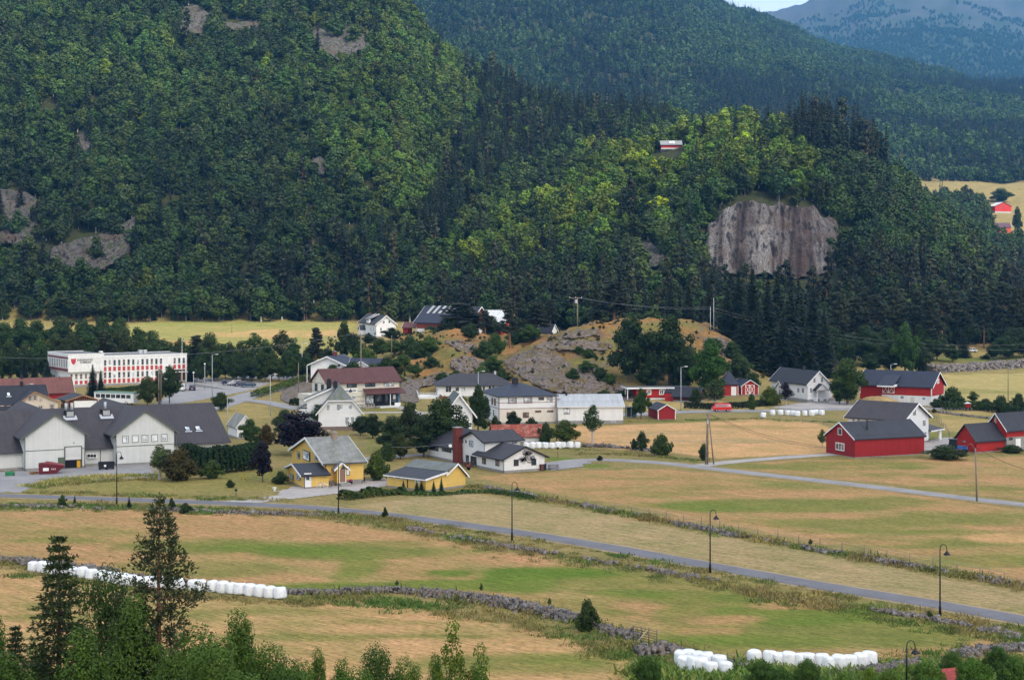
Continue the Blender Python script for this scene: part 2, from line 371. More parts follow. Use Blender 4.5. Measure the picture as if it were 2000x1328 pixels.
F5 = [(1400, 912), (1500, 902), (1613, 896), (1700, 902), (1850, 895), (2000, 892), (2900, 890), (2900, 1080), (2000, 975), (1650, 936), (1480, 918)]
F6 = [(1110, 832), (1230, 829), (1330, 824), (1480, 818), (1600, 827), (1680, 855), (1612, 886), (1400, 894), (1290, 880), (1200, 876), (1120, 858)]
paint(F1, TAN, cond=vz); paint(F2, (.50, .30, .15), cond=vz); paint(F3, STRAW, cond=vz); paint(F4, TAN, cond=vz); paint(F5, TAN, cond=vz); paint(F6, (.56, .335, .17), 1.5, cond=vz)
paint([(1840, 732), (2900, 712), (2900, 790), (2000, 783), (1840, 790)], (.40, .32, .14), 1.5, cond=vz)
paint([(1830, 805), (2000, 800), (2900, 800), (2900, 850), (1850, 850)], (.42, .30, .13), 1.5, cond=vz)
paint([(-900, 640), (0, 652), (230, 636), (330, 627), (520, 622), (690, 630), (700, 700), (560, 720), (-900, 740)], (.30, .27, .10), 1.2, cond=vz)
blob(560, 652, 160, 8, (.46, .31, .15), .8); blob(330, 668, 60, 5, TAN, .5); blob(430, 634, 220, 4, (.25, .26, .08), .7)
paint([(1340, 775), (1480, 790), (1500, 800), (1325, 800), (1240, 800), (1225, 785)], (.42, .31, .14), 1, cond=vz)
paint([(1600, 712), (1620, 655), (2900, 600), (2900, 708), (1850, 716)], (.19, .165, .065), 2, cond=vz); blob(1900, 668, 60, 12, (.30, .19, .08), .8); blob(1890, 690, 80, 6, (.33, .26, .10), .6); blob(1665, 690, 40, 4, (.33, .26, .10), .7); blob(1900, 702, 120, 4, (.13, .16, .04), .7)
# lawns and rough ground
paint([(380, 935), (560, 920), (570, 955), (470, 960), (60, 968), (20, 960), (200, 945), (300, 935)], (.26, .22, .075), 2, cond=vz)
paint([(400, 925), (560, 915), (565, 945), (420, 940)], LAWN, 2, cond=vz)
paint([(420, 785), (520, 790), (530, 815), (430, 830)], (.34, .26, .11), 1, cond=vz)
paint([(700, 780), (800, 785), (830, 810), (700, 812)], LAWN, 1, cond=vz)
paint([(715, 840), (760, 840), (780, 890), (720, 890)], LAWN, 2, cond=vz)
paint([(1065, 880), (1250, 880), (1400, 905), (1130, 895), (1065, 905)], (.24, .20, .08), 1.5, cond=vz)
# drier and greener growth along the mowing direction
FU, FV = (XG-YG)*.7071, (XG+YG)*.7071
fld = np.zeros(XG.shape)
for P_ in (F1, F2, F4, F5): fld = np.maximum(fld, np.clip(sdpoly(wx, wy, P_)/3, 0, 1))
fld = fld*vz; g1 = np.clip(fbm(FU/26, FV/7, 4, 201)*1.7-.05, 0, 1)*.7; g2 = np.clip(fbm(FU/9, FV/2.6, 3, 211)*1.6-.15, 0, 1)*.6; g3 = np.clip(fbm(FU/30, FV/8, 4, 221)*1.8-.45, 0, 1)*.8; t1 = np.clip(fbm(FU/18, FV/4, 4, 231)*1.8-.25, 0, 1)*.5
for g_, col_ in ((g1, (.29, .25, .09)), (g3*.7, GREEN), (t1, TAN), (g2, (.30, .26, .10))):
    a = (g_*fld)[..., None]; ALB[:] = ALB*(1-a)+np.array(col_)*a
st = np.clip(sdpoly(wx, wy, F3)/3, 0, 1)*vz; ln = np.sin(FV*2*PI/2.6+fbm(FU/20, FV/20, 2, 9)*3)*.5+.5; lines = np.clip(fbm(FU/7, FV/2, 4, 241)*1.4, 0, 1); a = (st*np.clip(.18*ln+.5*lines, 0, 1))[..., None]; ALB[:] = ALB*(1-a)+np.array((.27, .22, .10))*a
ln = np.sin(FV*2*PI/5.2+fbm(FU/30, FV/30, 2, 19)*2)*.5+.5; a = (fld*.13*ln)[..., None]; ALB[:] = ALB*(1-a)+np.array((.30, .25, .10))*a
# mown bands and greener hollows
for b in ((450, 1068, 240, 16, OLIVE, .8), (700, 1078, 240, 14, OLIVE, .85), (620, 1078, 150, 9, GREEN, .6), (700, 1100, 50, 22, GREEN, .6), (670, 1128, 50, 20, GREEN, .7), (640, 1150, 140, 12, GREEN, .7), (380, 1110, 160, 16, OLIVE, .6),
          (900, 1143, 200, 11, GREEN, .75), (1080, 1120, 170, 13, GREEN, .9), (1010, 1130, 120, 10, GREEN, .8), (880, 1118, 45, 7, GREEN, .8), (1250, 1132, 160, 11, OLIVE, .8), (1020, 1155, 70, 5, GREEN, .6),
          (90, 1055, 130, 7, GREEN, .55), (120, 1040, 160, 14, OLIVE, .6), (740, 1060, 110, 6, OLIVE, .6), (1390, 1165, 210, 16, GREEN, .65), (1300, 1150, 200, 14, OLIVE, .6), (1560, 1200, 240, 26, GREEN, .75), (1700, 1225, 200, 22, GREEN, .6), (1440, 1240, 160, 18, GREEN, .6), (1230, 1160, 90, 10, GREEN, .6), (520, 1070, 150, 9, GREEN, .55), (1200, 1195, 60, 12, GREEN, .5), (1640, 1240, 260, 22, OLIVE, .8),
          (1480, 1255, 280, 16, GREEN, .6), (1290, 1185, 70, 16, GREEN, .5), (1800, 1250, 150, 16, OLIVE, .8), (1100, 1180, 200, 12, OLIVE, .5), (1330, 1195, 60, 30, OLIVE, .6)): blob(*b[:4], b[4], b[5])
for b in ((1250, 1185, 70, 10, TAN, .8), (1400, 1210, 95, 11, TAN, .75), (1560, 1183, 90, 7, TAN, .7), (1380, 1233, 70, 8, TAN, .5), (1050, 1090, 120, 8, TAN, .6)): blob(*b)
for b in ((620, 1242, 330, 7, OLIVE, .75), (180, 1205, 260, 10, OLIVE, .7), (80, 1185, 120, 12, OLIVE, .6), (520, 1195, 300, 8, OLIVE, .6), (1010, 1298, 200, 22, OLIVE, .7), (760, 1215, 150, 6, OLIVE, .5), (500, 1275, 120, 7, OLIVE, .4), (1120, 1285, 110, 12, GREEN, .4)): blob(*b)
for b in ((1480, 988, 240, 12, OLIVE, .9), (1400, 990, 120, 9, GREEN, .45), (1640, 983, 220, 14, OLIVE, .7), (1330, 965, 120, 7, OLIVE, .6), (1700, 1020, 260, 12, OLIVE, .75), (1720, 1037, 160, 6, GREEN, .5), (1900, 1010, 150, 14, OLIVE, .7),
          (1830, 1060, 220, 12, OLIVE, .8), (1950, 1095, 180, 14, GREEN, .45), (1900, 1040, 120, 7, GREEN, .4), (1240, 935, 90, 4, OLIVE, .6), (1500, 950, 180, 7, OLIVE, .5), (1180, 955, 100, 5, OLIVE, .35)): blob(*b)
for b in ((1960, 1052, 75, 9, PINK, .95), (1680, 1060, 100, 6, TAN, .6), (1350, 1015, 120, 8, TAN, .5)): blob(*b)
for b in ((1545, 913, 150, 4, GREEN, .4), (1500, 910, 110, 5, OLIVE, .7), (1770, 913, 75, 6, GREEN, .6), (1840, 930, 70, 7, GREEN, .45), (1650, 915, 120, 6, OLIVE, .6), (1700, 905, 180, 4, OLIVE, .7), (1640, 928, 150, 5, OLIVE, .35), (1880, 955, 150, 6, OLIVE, .6)): blob(*b)
for b in ((1400, 862, 160, 4, STRAW, .6), (1300, 845, 120, 4, STRAW, .5), (1500, 835, 120, 4, OLIVE, .35), (1350, 822, 200, 3, OLIVE, .5)): blob(*b)
for b in ((1166, 910, 32, 4, GREEN, .9), (1095, 897, 34, 4, GREEN, .8), (1880, 765, 200, 4, OLIVE, .5), (1900, 815, 160, 5, OLIVE, .5), (1850, 850, 60, 6, (.2, .2, .06), .7)): blob(*b)
# forest floor, knolls, far slopes
fl = np.clip((YG-700-fbm(XG/40, YG/40, 3, 77)*8)/12, 0, 1)
fl = np.maximum(fl, np.clip((YG-560)/15, 0, 1)*np.clip((CG-1080)/20, 0, 1)*np.clip((1480-CG)/30, 0, 1))
fl = np.maximum(fl, np.clip((YG-626)/10, 0, 1)*np.clip((CG-1440)/30, 0, 1)); ALB[:] = ALB*(1-fl[..., None])+np.array(FLOOR)*fl[..., None]
k3 = np.clip(kn*1.6, 0, 1); kd = np.clip(.5+fbm(XG/8, YG/8, 4, 55)*1.6, 0, 1)
kc = (np.array((.27, .145, .058))*kd[..., None]+np.array((.165, .15, .048))*(1-kd[..., None]))
ALB[:] = ALB*(1-k3[..., None])+kc*k3[..., None]
ff = [(1770, 400), (1800, 352), (1860, 346), (2900, 352), (2900, 470), (2000, 500), (1830, 500)]
a = np.clip(sdpoly(wx, wy, ff)/2+.5, 0, 1)*((YG > 1000) & (YG < 1480)); ALB[:] = ALB*(1-a[..., None])+np.array((.21, .17, .08))*a[..., None]
bare = np.clip((YG-3900)/600+fbm(XG/200, YG/200, 4, 8), 0, 1); ALB[:] = ALB*(1-bare[..., None])+np.array((.028, .04, .024))*bare[..., None]
# rock mask: knolls by steepness and patches, bare mountain tops
gy = np.gradient(ZG, axis=0)/np.maximum(np.gradient(YG, axis=0), .1)
gx = np.gradient(ZG, axis=1)/np.maximum(np.gradient(XG, axis=1), .05)
sl_ = np.hypot(gx, gy)
ROCK = np.clip((sl_-.42)*2.2+fbm(XG/5, YG/5, 3, 88)*.55, 0, 1)*k3*np.clip((CG-960)/40, .45, 1)
PEAK = np.clip((YG-4600)/900+fbm(XG/90, YG/90, 4, 18)*1.3-.3, 0, 1); ALB[:] = ALB*(1-PEAK[..., None])+np.array((.055, .056, .06))*PEAK[..., None]
def terrain_mat():
    m, n, b, out = node_mat('ground')
    at = N(n, 'ShaderNodeAttribute', attribute_name='alb'); rk = N(n, 'ShaderNodeAttribute', attribute_name='rock')
    c = at.outputs['Color']
    c = mixc(n, 1.0, c, ramp(n, noise(n, 1.7, 6, .75), [(.34, (.60, .63, .55)), (.48, (.95, .95, .93)), (.56, (1.06, 1.05, 1.03)), (.68, (1.38, 1.30, 1.18))]), 'MULTIPLY')
    c = mixc(n, 1.0, c, ramp(n, noise(n, .13, 5, .7), [(.35, (.82, .9, .75)), (.6, (1.1, 1.04, 1.02))]), 'MULTIPLY')
    tc = n.nodes.new('ShaderNodeTexCoord'); mp = N(n, 'ShaderNodeMapping'); mp.inputs['Rotation'].default_value = (0, 0, R(42)); n.links.new(tc.outputs['Object'], mp.inputs[0])
    c = mixc(n, 1.0, c, ramp(n, noise(n, 1, 5, .7, vec=mp.outputs[0], mapping=(.10, .9, 1)), [(.35, (.84, .90, .76)), (.6, (1.08, 1.05, 1.04))]), 'MULTIPLY')
    c = mixc(n, 1.0, c, ramp(n, noise(n, 1, 3, .7, vec=mp.outputs[0], mapping=(.45, 2.6, 1)), [(.40, gray(.80)), (.60, gray(1.13))]), 'MULTIPLY')
    r1 = noise(n, .45, 6, .75); r2 = noise(n, 2.2, 5, .7, mapping=(1, 1, .4))
    rc = ramp(n, r2, [(.3, (.04, .03, .026)), (.5, (.145, .11, .09)), (.7, (.30, .25, .21))])
    rc = mixc(n, ramp(n, r1, [(.36, gray(1)), (.56, gray(0))]), rc, (.22, .12, .05))
    c = mixc(n, rk.outputs['Fac'], c, rc)
    n.links.new(c, b.inputs['Base Color']); b.inputs['Roughness'].default_value = .95; b.inputs['Specular IOR Level'].default_value = .1
    bp = N(n, 'ShaderNodeBump', i_Strength=.7, i_Distance=.25); n.links.new(noise(n, 1.3, 6, .75), bp.inputs['Height']); n.links.new(bp.outputs[0], b.inputs['Normal'])
    return m
def grid_mesh(name, X, Y, Z, m, smooth=True):
    h, w_ = X.shape; V = np.stack([X, Y, Z], -1).reshape(-1, 3)
    i = np.arange(h-1)[:, None]*w_+np.arange(w_-1)[None, :]; i = i.ravel()
    Fq = np.stack([i, i+1, i+w_+1, i+w_], 1)
    return np_mesh(name, V, Fq, m, smooth=smooth)
ground = grid_mesh('ground', XG, YG, ZG, terrain_mat()); tag(ground, kind='structure')
ca = ground.data.color_attributes.new('alb', 'FLOAT_COLOR', 'POINT')
ca.data.foreach_set('color', np.concatenate([ALB, np.ones(XG.shape+(1,))], -1).astype(np.float32).ravel())
ra = ground.data.attributes.new('rock', 'FLOAT', 'POINT'); ra.data.foreach_set('value', ROCK.astype(np.float32).ravel())
# ------------------------------------------------------------ roads and yards (sheets just above the ground)
def smooth_line(P, step=2.0):
    P = np.array([(p.x, p.y) for p in P]); d = np.concatenate([[0], np.cumsum(np.hypot(*np.diff(P, axis=0).T))])
    q = np.linspace(0, d[-1], max(2, int(d[-1]/step)))
    x = np.interp(q, d, P[:, 0]); y = np.interp(q, d, P[:, 1])
    for _ in range(8): x[1:-1] = (x[:-2]+2*x[1:-1]+x[2:])/4; y[1:-1] = (y[:-2]+2*y[1:-1]+y[2:])/4
    return x, y
def strip(name, pts, width, m, lift=.03, kind='structure', offset=0, wob=0):
    x, y = smooth_line([G(*p) for p in pts]); dx = np.gradient(x); dy = np.gradient(y); l = np.hypot(dx, dy); nx, ny = -dy/l, dx/l
    k = 6; rows = []
    for i in range(k+1):
        o_ = (i/k-.5)*width+offset
        if wob and i in (0, k): o_ = o_+np.sign(i-.5)*fbm(x/3, y/3, 3, 5)*wob
        X = x+nx*o_; Y = y+ny*o_; rows.append((X, Y, hz(X, Y)+lift))
    X = np.array([r[0] for r in rows]); Y = np.array([r[1] for r in rows]); Z = np.array([r[2] for r in rows])
    o = grid_mesh(name, X, Y, Z, m); tag(o, kind=kind); return o
def road_mat(name, col, edge=.12):
    m, n, b, out = node_mat(name)
    c = mixc(n, 1.0, col, ramp(n, noise(n, 3, 5, .7), [(.3, gray(.85)), (.7, gray(1.12))]), 'MULTIPLY')
    c = mixc(n, 1.0, c, ramp(n, noise(n, .25, 4, .6), [(.35, gray(.86)), (.65, gray(1.08))]), 'MULTIPLY')
    n.links.new(c, b.inputs['Base Color']); b.inputs['Roughness'].default_value = .9; b.inputs['Specular IOR Level'].default_value = .2
    return m
ASPH = road_mat('asphalt', (.17, .168, .18)); GRAV = road_mat('gravel', (.40, .365, .335)); ASPL = road_mat('pale_asphalt', (.29, .28, .275)); SHO = road_mat('gravel_shoulder', (.34, .26, .15))
R1 = [(-400, 962), (-50, 966), (227, 975), (396, 981), (600, 990), (752, 1004.5), (998, 1037.5), (1200, 1070.5), (1386, 1105), (1600, 1144), (1836, 1181), (2000, 1211), (2200, 1250), (2500, 1310)]
strip('gravel_shoulder', R1, 4.6, SHO, .02, wob=.35); strip('road', R1, 3.3, ASPH, .05, wob=.06)
R2 = [(640, 900), (760, 893), (850, 886), (960, 898), (1050, 912), (1090, 904), (1130, 897), (1180, 897), (1312, 905), (1378, 914), (1444, 921.5), (1600, 939), (1700, 950), (1910, 976), (2000, 986), (2200, 1010), (2500, 1045)]
strip('gravel_shoulder', R2, 4.6, SHO, .02, wob=.3); strip('road', R2, 3.2, ASPL, .05, wob=.05)
strip('gravel_lane', [(1370, 909), (1420, 902), (1500, 896), (1612, 887.5), (1700, 885)], 3.4, GRAV, .03, wob=.4)
R4 = [(1100, 812), (1218, 811), (1315, 805), (1410, 803), (1500, 802.5), (1640, 799), (1800, 797), (1900, 799), (2000, 802), (2300, 806)]
strip('road', R4, 6.4, ASPL, .05)
WHT = road_mat('road_paint', (.75, .75, .73))
def yard(name, P, m, lift=.035, n_=26):
    """patch of hard ground following the land"""
    W = [G(*p) for p in P]; pl = [(p.x, p.y) for p in W]
    xs = [p[0] for p in pl]; ys = [p[1] for p in pl]
    gx_ = np.arange(min(xs)-1, max(xs)+1, .8); gy_ = np.arange(min(ys)-1, max(ys)+1, .8)
    A, B = np.meshgrid(gx_, gy_); sdw = sdpoly(A+fbm(A/2, B/2, 3, 4)*.8, B+fbm(A/2, B/2, 3, 14)*.8, pl)
    h, w_ = A.shape; keep = sdw[:-1, :-1] > -.1
    i = (np.arange(h-1)[:, None]*w_+np.arange(w_-1)[None, :])[keep]
    V = np.stack([A, B, hz(A, B)+lift], -1).reshape(-1, 3); Fq = np.stack([i, i+1, i+w_+1, i+w_], 1)
    o = np_mesh(name, V, Fq, m, smooth=True); tag(o, kind='structure')
    import bmesh
    bm = bmesh.new(); bm.from_mesh(o.data); bmesh.ops.delete(bm, geom=[v for v in bm.verts if not v.link_faces], context='VERTS'); bm.to_mesh(o.data); bm.free()
    return o
yard('yard', [(-500, 918), (0, 922), (50, 918), (290, 904), (300, 925), (290, 932), (150, 940), (60, 948), (30, 962), (-60, 963), (-500, 960)], ASPL, .03)
yard('parking_lot', [(345, 762), (365, 742), (380, 738), (410, 739), (440, 741), (500, 746), (520, 748), (500, 758), (420, 776), (350, 788), (300, 790), (330, 770)], ASPL, .03)
strip('road', [(330, 812), (410, 798), (440, 788), (500, 768), (560, 754), (610, 742), (660, 735)], 7.5, ASPL, .06)
strip('road', [(470, 781), (520, 785), (560, 795), (590, 800)], 5, ASPL, .09)
yard('parking_lot', [(440, 737), (480, 733), (560, 733), (620, 736), (600, 741), (520, 739), (470, 741)], ASPL, .03)
strip('path', [(845, 830), (820, 812), (800, 800), (770, 793), (745, 788)], 3.0, GRAV, .04)
strip('path', [(1010, 812), (900, 808), (800, 805), (700, 806)], 3.5, GRAV, .03)
strip('gravel_lane', [(440, 984), (520, 976), (600, 964), (660, 957), (740, 940), (760, 935)], 4.5, GRAV, .03, wob=.5)
yard('yard', [(560, 952), (600, 950), (700, 938), (755, 938), (750, 950), (680, 962), (590, 972), (540, 976), (540, 960)], GRAV, .055)
yard('yard', [(1505, 797), (1555, 788), (1640, 783), (1660, 790), (1665, 797), (1560, 800)], GRAV, .09)
yard('yard', [(1795, 862), (1850, 855), (1880, 862), (1870, 885), (1800, 888), (1790, 875)], GRAV, .05)
yard('yard', [(1040, 912), (1060, 905), (1130, 898), (1150, 905), (1120, 914), (1070, 920)], ASPL, .07)
# parking marks
for k in range(5):
    p = G(432+k*14, 752.5-k*.4)
    mb = MB(); q = [Vector((p.x+dx, p.y+dy, 0)) for dx, dy in ((0, 0), (.12, 0), (1.9, 4.6), (1.78, 4.6))]
    mb.face([(v.x, v.y, float(hz(v.x, v.y))+.06) for v in q]); tag(mb.build('road_marking', WHT), kind='structure')
# ------------------------------------------------------------ building kit
WH = siding('white_boards', (.84, .84, .83), False, var=.06, depth=.1); WHV = siding('white_boards_upright', (.83, .825, .80), True, .3, .08)
GRW = siding('pale_grey_boards', (.66, .67, .635), True, .3, .07, .05); CREAM = siding('cream_boards', (.72, .63, .50)); IVORY = siding('ivory_boards', (.74, .69, .58), False, .2)
RED = siding('barn_red_boards', (.33, .016, .018), True, .2, .14); RED2 = siding('bright_red_boards', (.44, .024, .02), True, .2, .14); REDF = siding('faded_red_boards', (.30, .075, .06), True, .25, .2)
YEL = siding('yellow_boards', (.84, .56, .15), False, .15); DKR = siding('dark_red_brown_boards', (.07, .018, .016), True, .2); ORR = siding('orange_red_boards', (.46, .07, .03), True, .25)
WPAINT = mat('white_paint', (.84, .84, .82), .55, .08, 1); BPAINT = mat('black_paint', (.02, .02, .024), .5, .1); GPAINT = mat('grey_green_paint', (.10, .115, .09), .6, .1); RPAINT = mat('red_brown_paint', (.16, .04, .035), .6, .1)
WOODT = mat('orange_stained_wood', (.42, .21, .09), .6, .2); BROWNW = mat('brown_stained_wood', (.10, .04, .028), .7, .25)
CONC = mat('concrete', (.33, .32, .30), .9, .2, 1.5, streak=.15); CONCW = mat('white_render', (.80, .80, .78), .85, .12, .6, streak=.12); BRICK = mat('red_brick', (.17, .038, .030), .85, .3, 2.5); CHIMB = mat('black_chimney_cladding', (.018, .019, .022), .5)
BASEB = mat('brown_foundation', (.22, .16, .13), .9, .3, 1)
T_BLK = tiles('black_roof_tiles', (.028, .031, .042), .35, .3, .3); T_DGR = tiles('dark_grey_roof_tiles', (.060, .052, .056), .36, .3, .3, lines=.45); T_BRN = tiles('brown_roof_tiles', (.115, .045, .04), .36, .3, .25, lines=.35)
T_GRY = tiles('grey_shingle_roof', (.31, .305, .275), .25, .25, .45, moss=(.13, .14, .085), lines=.25); T_GRM = tiles('mossy_grey_shingle_roof', (.18, .195, .19), .25, .25, .4, moss=(.12, .14, .07), lines=.2); T_RED = tiles('red_clay_roof_tiles', (.19, .075, .06), .36, .25, .3, lines=.4)
T_RST = tiles('rusty_sheet_roof', (.34, .065, .035), 3, .3, .4, moss=(.42, .22, .15), lines=.05, vert=.25, streak=.3); T_MET = tiles('grey_sheet_roof', (.42, .44, .45), 3, .3, .12, lines=.05, vert=.15, streak=.15)
T_FLT = tiles('black_felt_roof', (.040, .042, .052), 4, 1.0, .25, lines=.1, vert=.2); T_CHR = tiles('charcoal_roof_tiles', (.045, .044, .052), .36, .3, .25, lines=.3); T_WHT = tiles('white_sheet_roof', (.62, .64, .64), 4, .9, .2, lines=.05, vert=.15)
PANE = glass(); PANEW = glass('curtained_glass', (.30, .32, .33), .25); PANEB = glass('brown_blind_glass', (.10, .075, .065), .25)
SHIN = mat('shiny_gutter', (.08, .08, .085), .4)
def slab(mb, a, b, c, d, t, uvw=None):
    """thick sheet: a,b = eave corners, c,d = ridge corners (a-b-c-d around), t down"""
    a, b, c, d = [Vector(q) for q in (a, b, c, d)]
    L = (b-a).length; Hh = (d-a).length; Lr = (c-d).length; off = (d-a).dot((b-a).normalized()) if L > 0 else 0
    top = [a, b, c, d]; low = [q-Vector((0, 0, t)) for q in top]
    hv = math.sqrt(max(.01, (d-a).length_squared-off*off))
    mb.face(top, uv=[(0, hv), (L, hv), (off+Lr, 0), (off, 0)])
    mb.face(low[::-1], uv=[(0, 0)]*4)
    for k in range(4):
        j = (k+1) % 4; mb.face([top[j], top[k], low[k], low[j]], uv=[(0, 0)]*4)
class House:
    def __init__(s, name, label, cat, A, yaw, group=None):
        s.A = G(*A) if isinstance(A, tuple) and len(A) == 2 else Vector(A); s.yaw = R(yaw); s.name = name
        s.root = empty(name, s.A, s.yaw, label, cat, group)
        s.M = Matrix.Translation(s.A) @ Matrix.Rotation(s.yaw, 4, 'Z'); s.Mi = s.M.inverted()
        s.parts = {}
    def ray(s, px, py):
        o = s.Mi @ Vector((0, 0, CZ)); d = s.Mi.to_3x3() @ Vector(((px-1000)/F, 1, -(py-HY)/F)); return o, d
    def hit(s, ax, val, px, py):
        o, d = s.ray(px, py); t = (val-o[ax])/d[ax]; return o+d*t
    def X(s, px, y=0.): return s.hit(1, y, px, HY).x
    def Y(s, px, x=0.): return s.hit(0, x, px, HY).y
    def Z(s, ax, val, px, py): return s.hit(ax, val, px, py).z
    def loc(s, px, py): return s.Mi @ G(px, py)
    def box(s, name, x0, x1, y0, y1, z0, z1, m, parent=None):
        mb = MB(); mb.box(x0, x1, y0, y1, z0, z1); return mb.build(name, m, parent or s.root)
    def walls(s, x0, x1, y0, y1, ze, zr, axis, m, z0=.4, fm=CONC, rp=.5, deep=1.5, name='wall'):
        mb = MB()
        if zr is None: mb.box(x0, x1, y0, y1, z0, ze)
        elif axis == 'x':
            ym = y0+(y1-y0)*rp; mb.prism([(y0, z0), (y1, z0), (y1, ze), (ym, zr), (y0, ze)], x0, x1, 'x')
        else:
            xm = x0+(x1-x0)*rp; mb.prism([(x0, z0), (x1, z0), (x1, ze), (xm, zr), (x0, ze)], y0, y1, 'y')
        w_ = mb.build(name, m, s.root)
        if fm is not None: s.box('foundation', x0+.04, x1-.04, y0+.04, y1-.04, -deep, z0, fm)
        return w_
    def roof(s, x0, x1, y0, y1, ze, zr, axis, m, oe=.45, og=.35, t=.18, barge=WPAINT, rp=.5, bw=.22, fascia=None, side='both', ends='both'):
        mb = MB(); li = .03
        if axis == 'x': u0, u1, v0, v1 = x0, x1, y0, y1; P = lambda u, v, z: (u, v, z)
        else: u0, u1, v0, v1 = y0, y1, x0, x1; P = lambda u, v, z: (v, u, z)
        vm = v0+(v1-v0)*rp; s0 = (zr-ze)/(vm-v0); s1 = (zr-ze)/(v1-vm); z0e = ze-oe*s0+t+li; z1e = ze-oe*s1+t+li; zt = zr+t+li
        a0, a1 = u0-og, u1+og
        if side in ('both', 'lo'): slab(mb, P(a0, v0-oe, z0e), P(a1, v0-oe, z0e), P(a1, vm, zt), P(a0, vm, zt), t)
        if side in ('both', 'hi'): slab(mb, P(a1, v1+oe, z1e), P(a0, v1+oe, z1e), P(a0, vm, zt), P(a1, vm, zt), t)
        r = mb.build('roof', m, s.root, fix=False)
        import bmesh
        bm = bmesh.new(); bm.from_mesh(r.data); bmesh.ops.recalc_face_normals(bm, faces=bm.faces); bm.to_mesh(r.data); bm.free()
        if barge is not None:
            for e_, u in (('lo', a0-.05), ('hi', a1)):
                if ends not in ('both', e_): continue
                mb = MB()
                for (va, za, vb, zb) in ((v0-oe-.04, z0e, vm, zt), (v1+oe+.04, z1e, vm, zt)):
                    if side == 'lo' and va > vm or side == 'hi' and va < vm: continue
                    q = [(va, za+.03), (vb, zb+.03), (vb, zb-bw), (va, za-bw)]
                    A_ = [P(u, v, z) for v, z in q]; B_ = [P(u+.05, v, z) for v, z in q]
                    mb.face(A_); mb.face(B_[::-1])
                    for k in range(4): j = (k+1) % 4; mb.face([A_[j], A_[k], B_[k], B_[j]])
                mb.build('barge_board', barge, s.root)
        if fascia is not None:
            for v, z in ((v0-oe-.07, z0e), (v1+oe+.01, z1e)):
                mb = MB(); q0 = P(a0, v, z-t-.02); q1 = P(a1, v+.06, z-.04)
                mb.box(min(q0[0], q1[0]), max(q0[0], q1[0]), min(q0[1], q1[1]), max(q0[1], q1[1]), q0[2], q1[2]); mb.build('gutter', fascia, s.root)
        s.lastroof = r; return r
    def hip(s, x0, x1, y0, y1, ze, zr, hx, m, oe=.5, t=.16, hx2=None):
        mb = MB(); a0, a1, b0, b1 = x0-oe, x1+oe, y0-oe, y1+oe; ym = (y0+y1)/2; hx2 = hx if hx2 is None else hx2
        sl = (zr-ze)/((y1-y0)/2); e = ze-oe*sl+t; r0 = (x0+hx, ym, zr+t); r1 = (x1-hx2, ym, zr+t)
        c = [(a0, b0, e), (a1, b0, e), (a1, b1, e), (a0, b1, e)]
        def uvq(P, ia, ib):
            o = Vector(P[ia]); u = (Vector(P[ib])-o).normalized(); n_ = None
            out = []
            for p in P:
                d = Vector(p)-o; k = d.dot(u); out.append((k, -math.sqrt(max(0, d.length_squared-k*k))))
            return out
        for P in ([c[0], c[1], r1, r0], [c[2], c[3], r0, r1], [c[3], c[0], r0], [c[1], c[2], r1]): mb.face(P, uv=uvq(P, 0, 1))
        for k in range(4):
            j = (k+1) % 4; p, q = c[k], c[j]; mb.face([p, q, (q[0], q[1], q[2]-t), (p[0], p[1], p[2]-t)], uv=[(0, 0)]*4)
        mb.face([(p[0], p[1], p[2]-t) for p in c][::-1], uv=[(0, 0)]*4)
        r = mb.build('roof', m, s.root, fix=False)
        import bmesh
        bm = bmesh.new(); bm.from_mesh(r.data); bmesh.ops.remove_doubles(bm, verts=bm.verts, dist=1e-4); bmesh.ops.recalc_face_normals(bm, faces=bm.faces); bm.to_mesh(r.data); bm.free()
        s.lastroof = r; return r
    # openings on a face: ax 1 = the x-running face at y=val, ax 0 = the y-running face at x=val; out = which way the face looks
    def win_at(s, ax, val, u, z, w_, h, nx=2, nz=1, fr=WPAINT, pane=PANE, trim=None, out=-1, fw=.08, depth=.05, name='window'):
        def bx(mb, u0, u1, z0, z1, d0, d1):
            q = sorted((val+out*d0, val+out*d1))
            if ax == 1: mb.box(u0, u1, q[0], q[1], z0, z1)
            else: mb.box(q[0], q[1], u0, u1, z0, z1)
        mb = MB(); a, b = u-w_/2, u+w_/2; c, d = z-h/2, z+h/2
        bx(mb, a, b, c, c+fw, .002, depth); bx(mb, a, b, d-fw, d, .002, depth); bx(mb, a, a+fw, c+fw, d-fw, .002, depth); bx(mb, b-fw, b, c+fw, d-fw, .002, depth)
        for k in range(1, nx): q = a+fw+(b-a-2*fw)*k/nx; bx(mb, q-fw*.3, q+fw*.3, c+fw, d-fw, .002, depth-.01)
        for k in range(1, nz): q = c+fw+(d-c-2*fw)*k/nz; bx(mb, a+fw, b-fw, q-fw*.22, q+fw*.22, .003, depth-.014)
        o = mb.build(name, fr, s.root, fix=False)
        p = MB(); bx(p, a+fw, b-fw, c+fw, d-fw, .001, .018); p.build('pane', pane, o)
        if trim is not None:
            tr = MB(); g = .09
            bx(tr, a-g, b+g, c-g, c, .001, depth+.02); bx(tr, a-g, b+g, d, d+g, .001, depth+.02); bx(tr, a-g, a, c, d, .001, depth+.02); bx(tr, b, b+g, c, d, .001, depth+.02)
            tr.build('window_trim', trim, o)
        return o
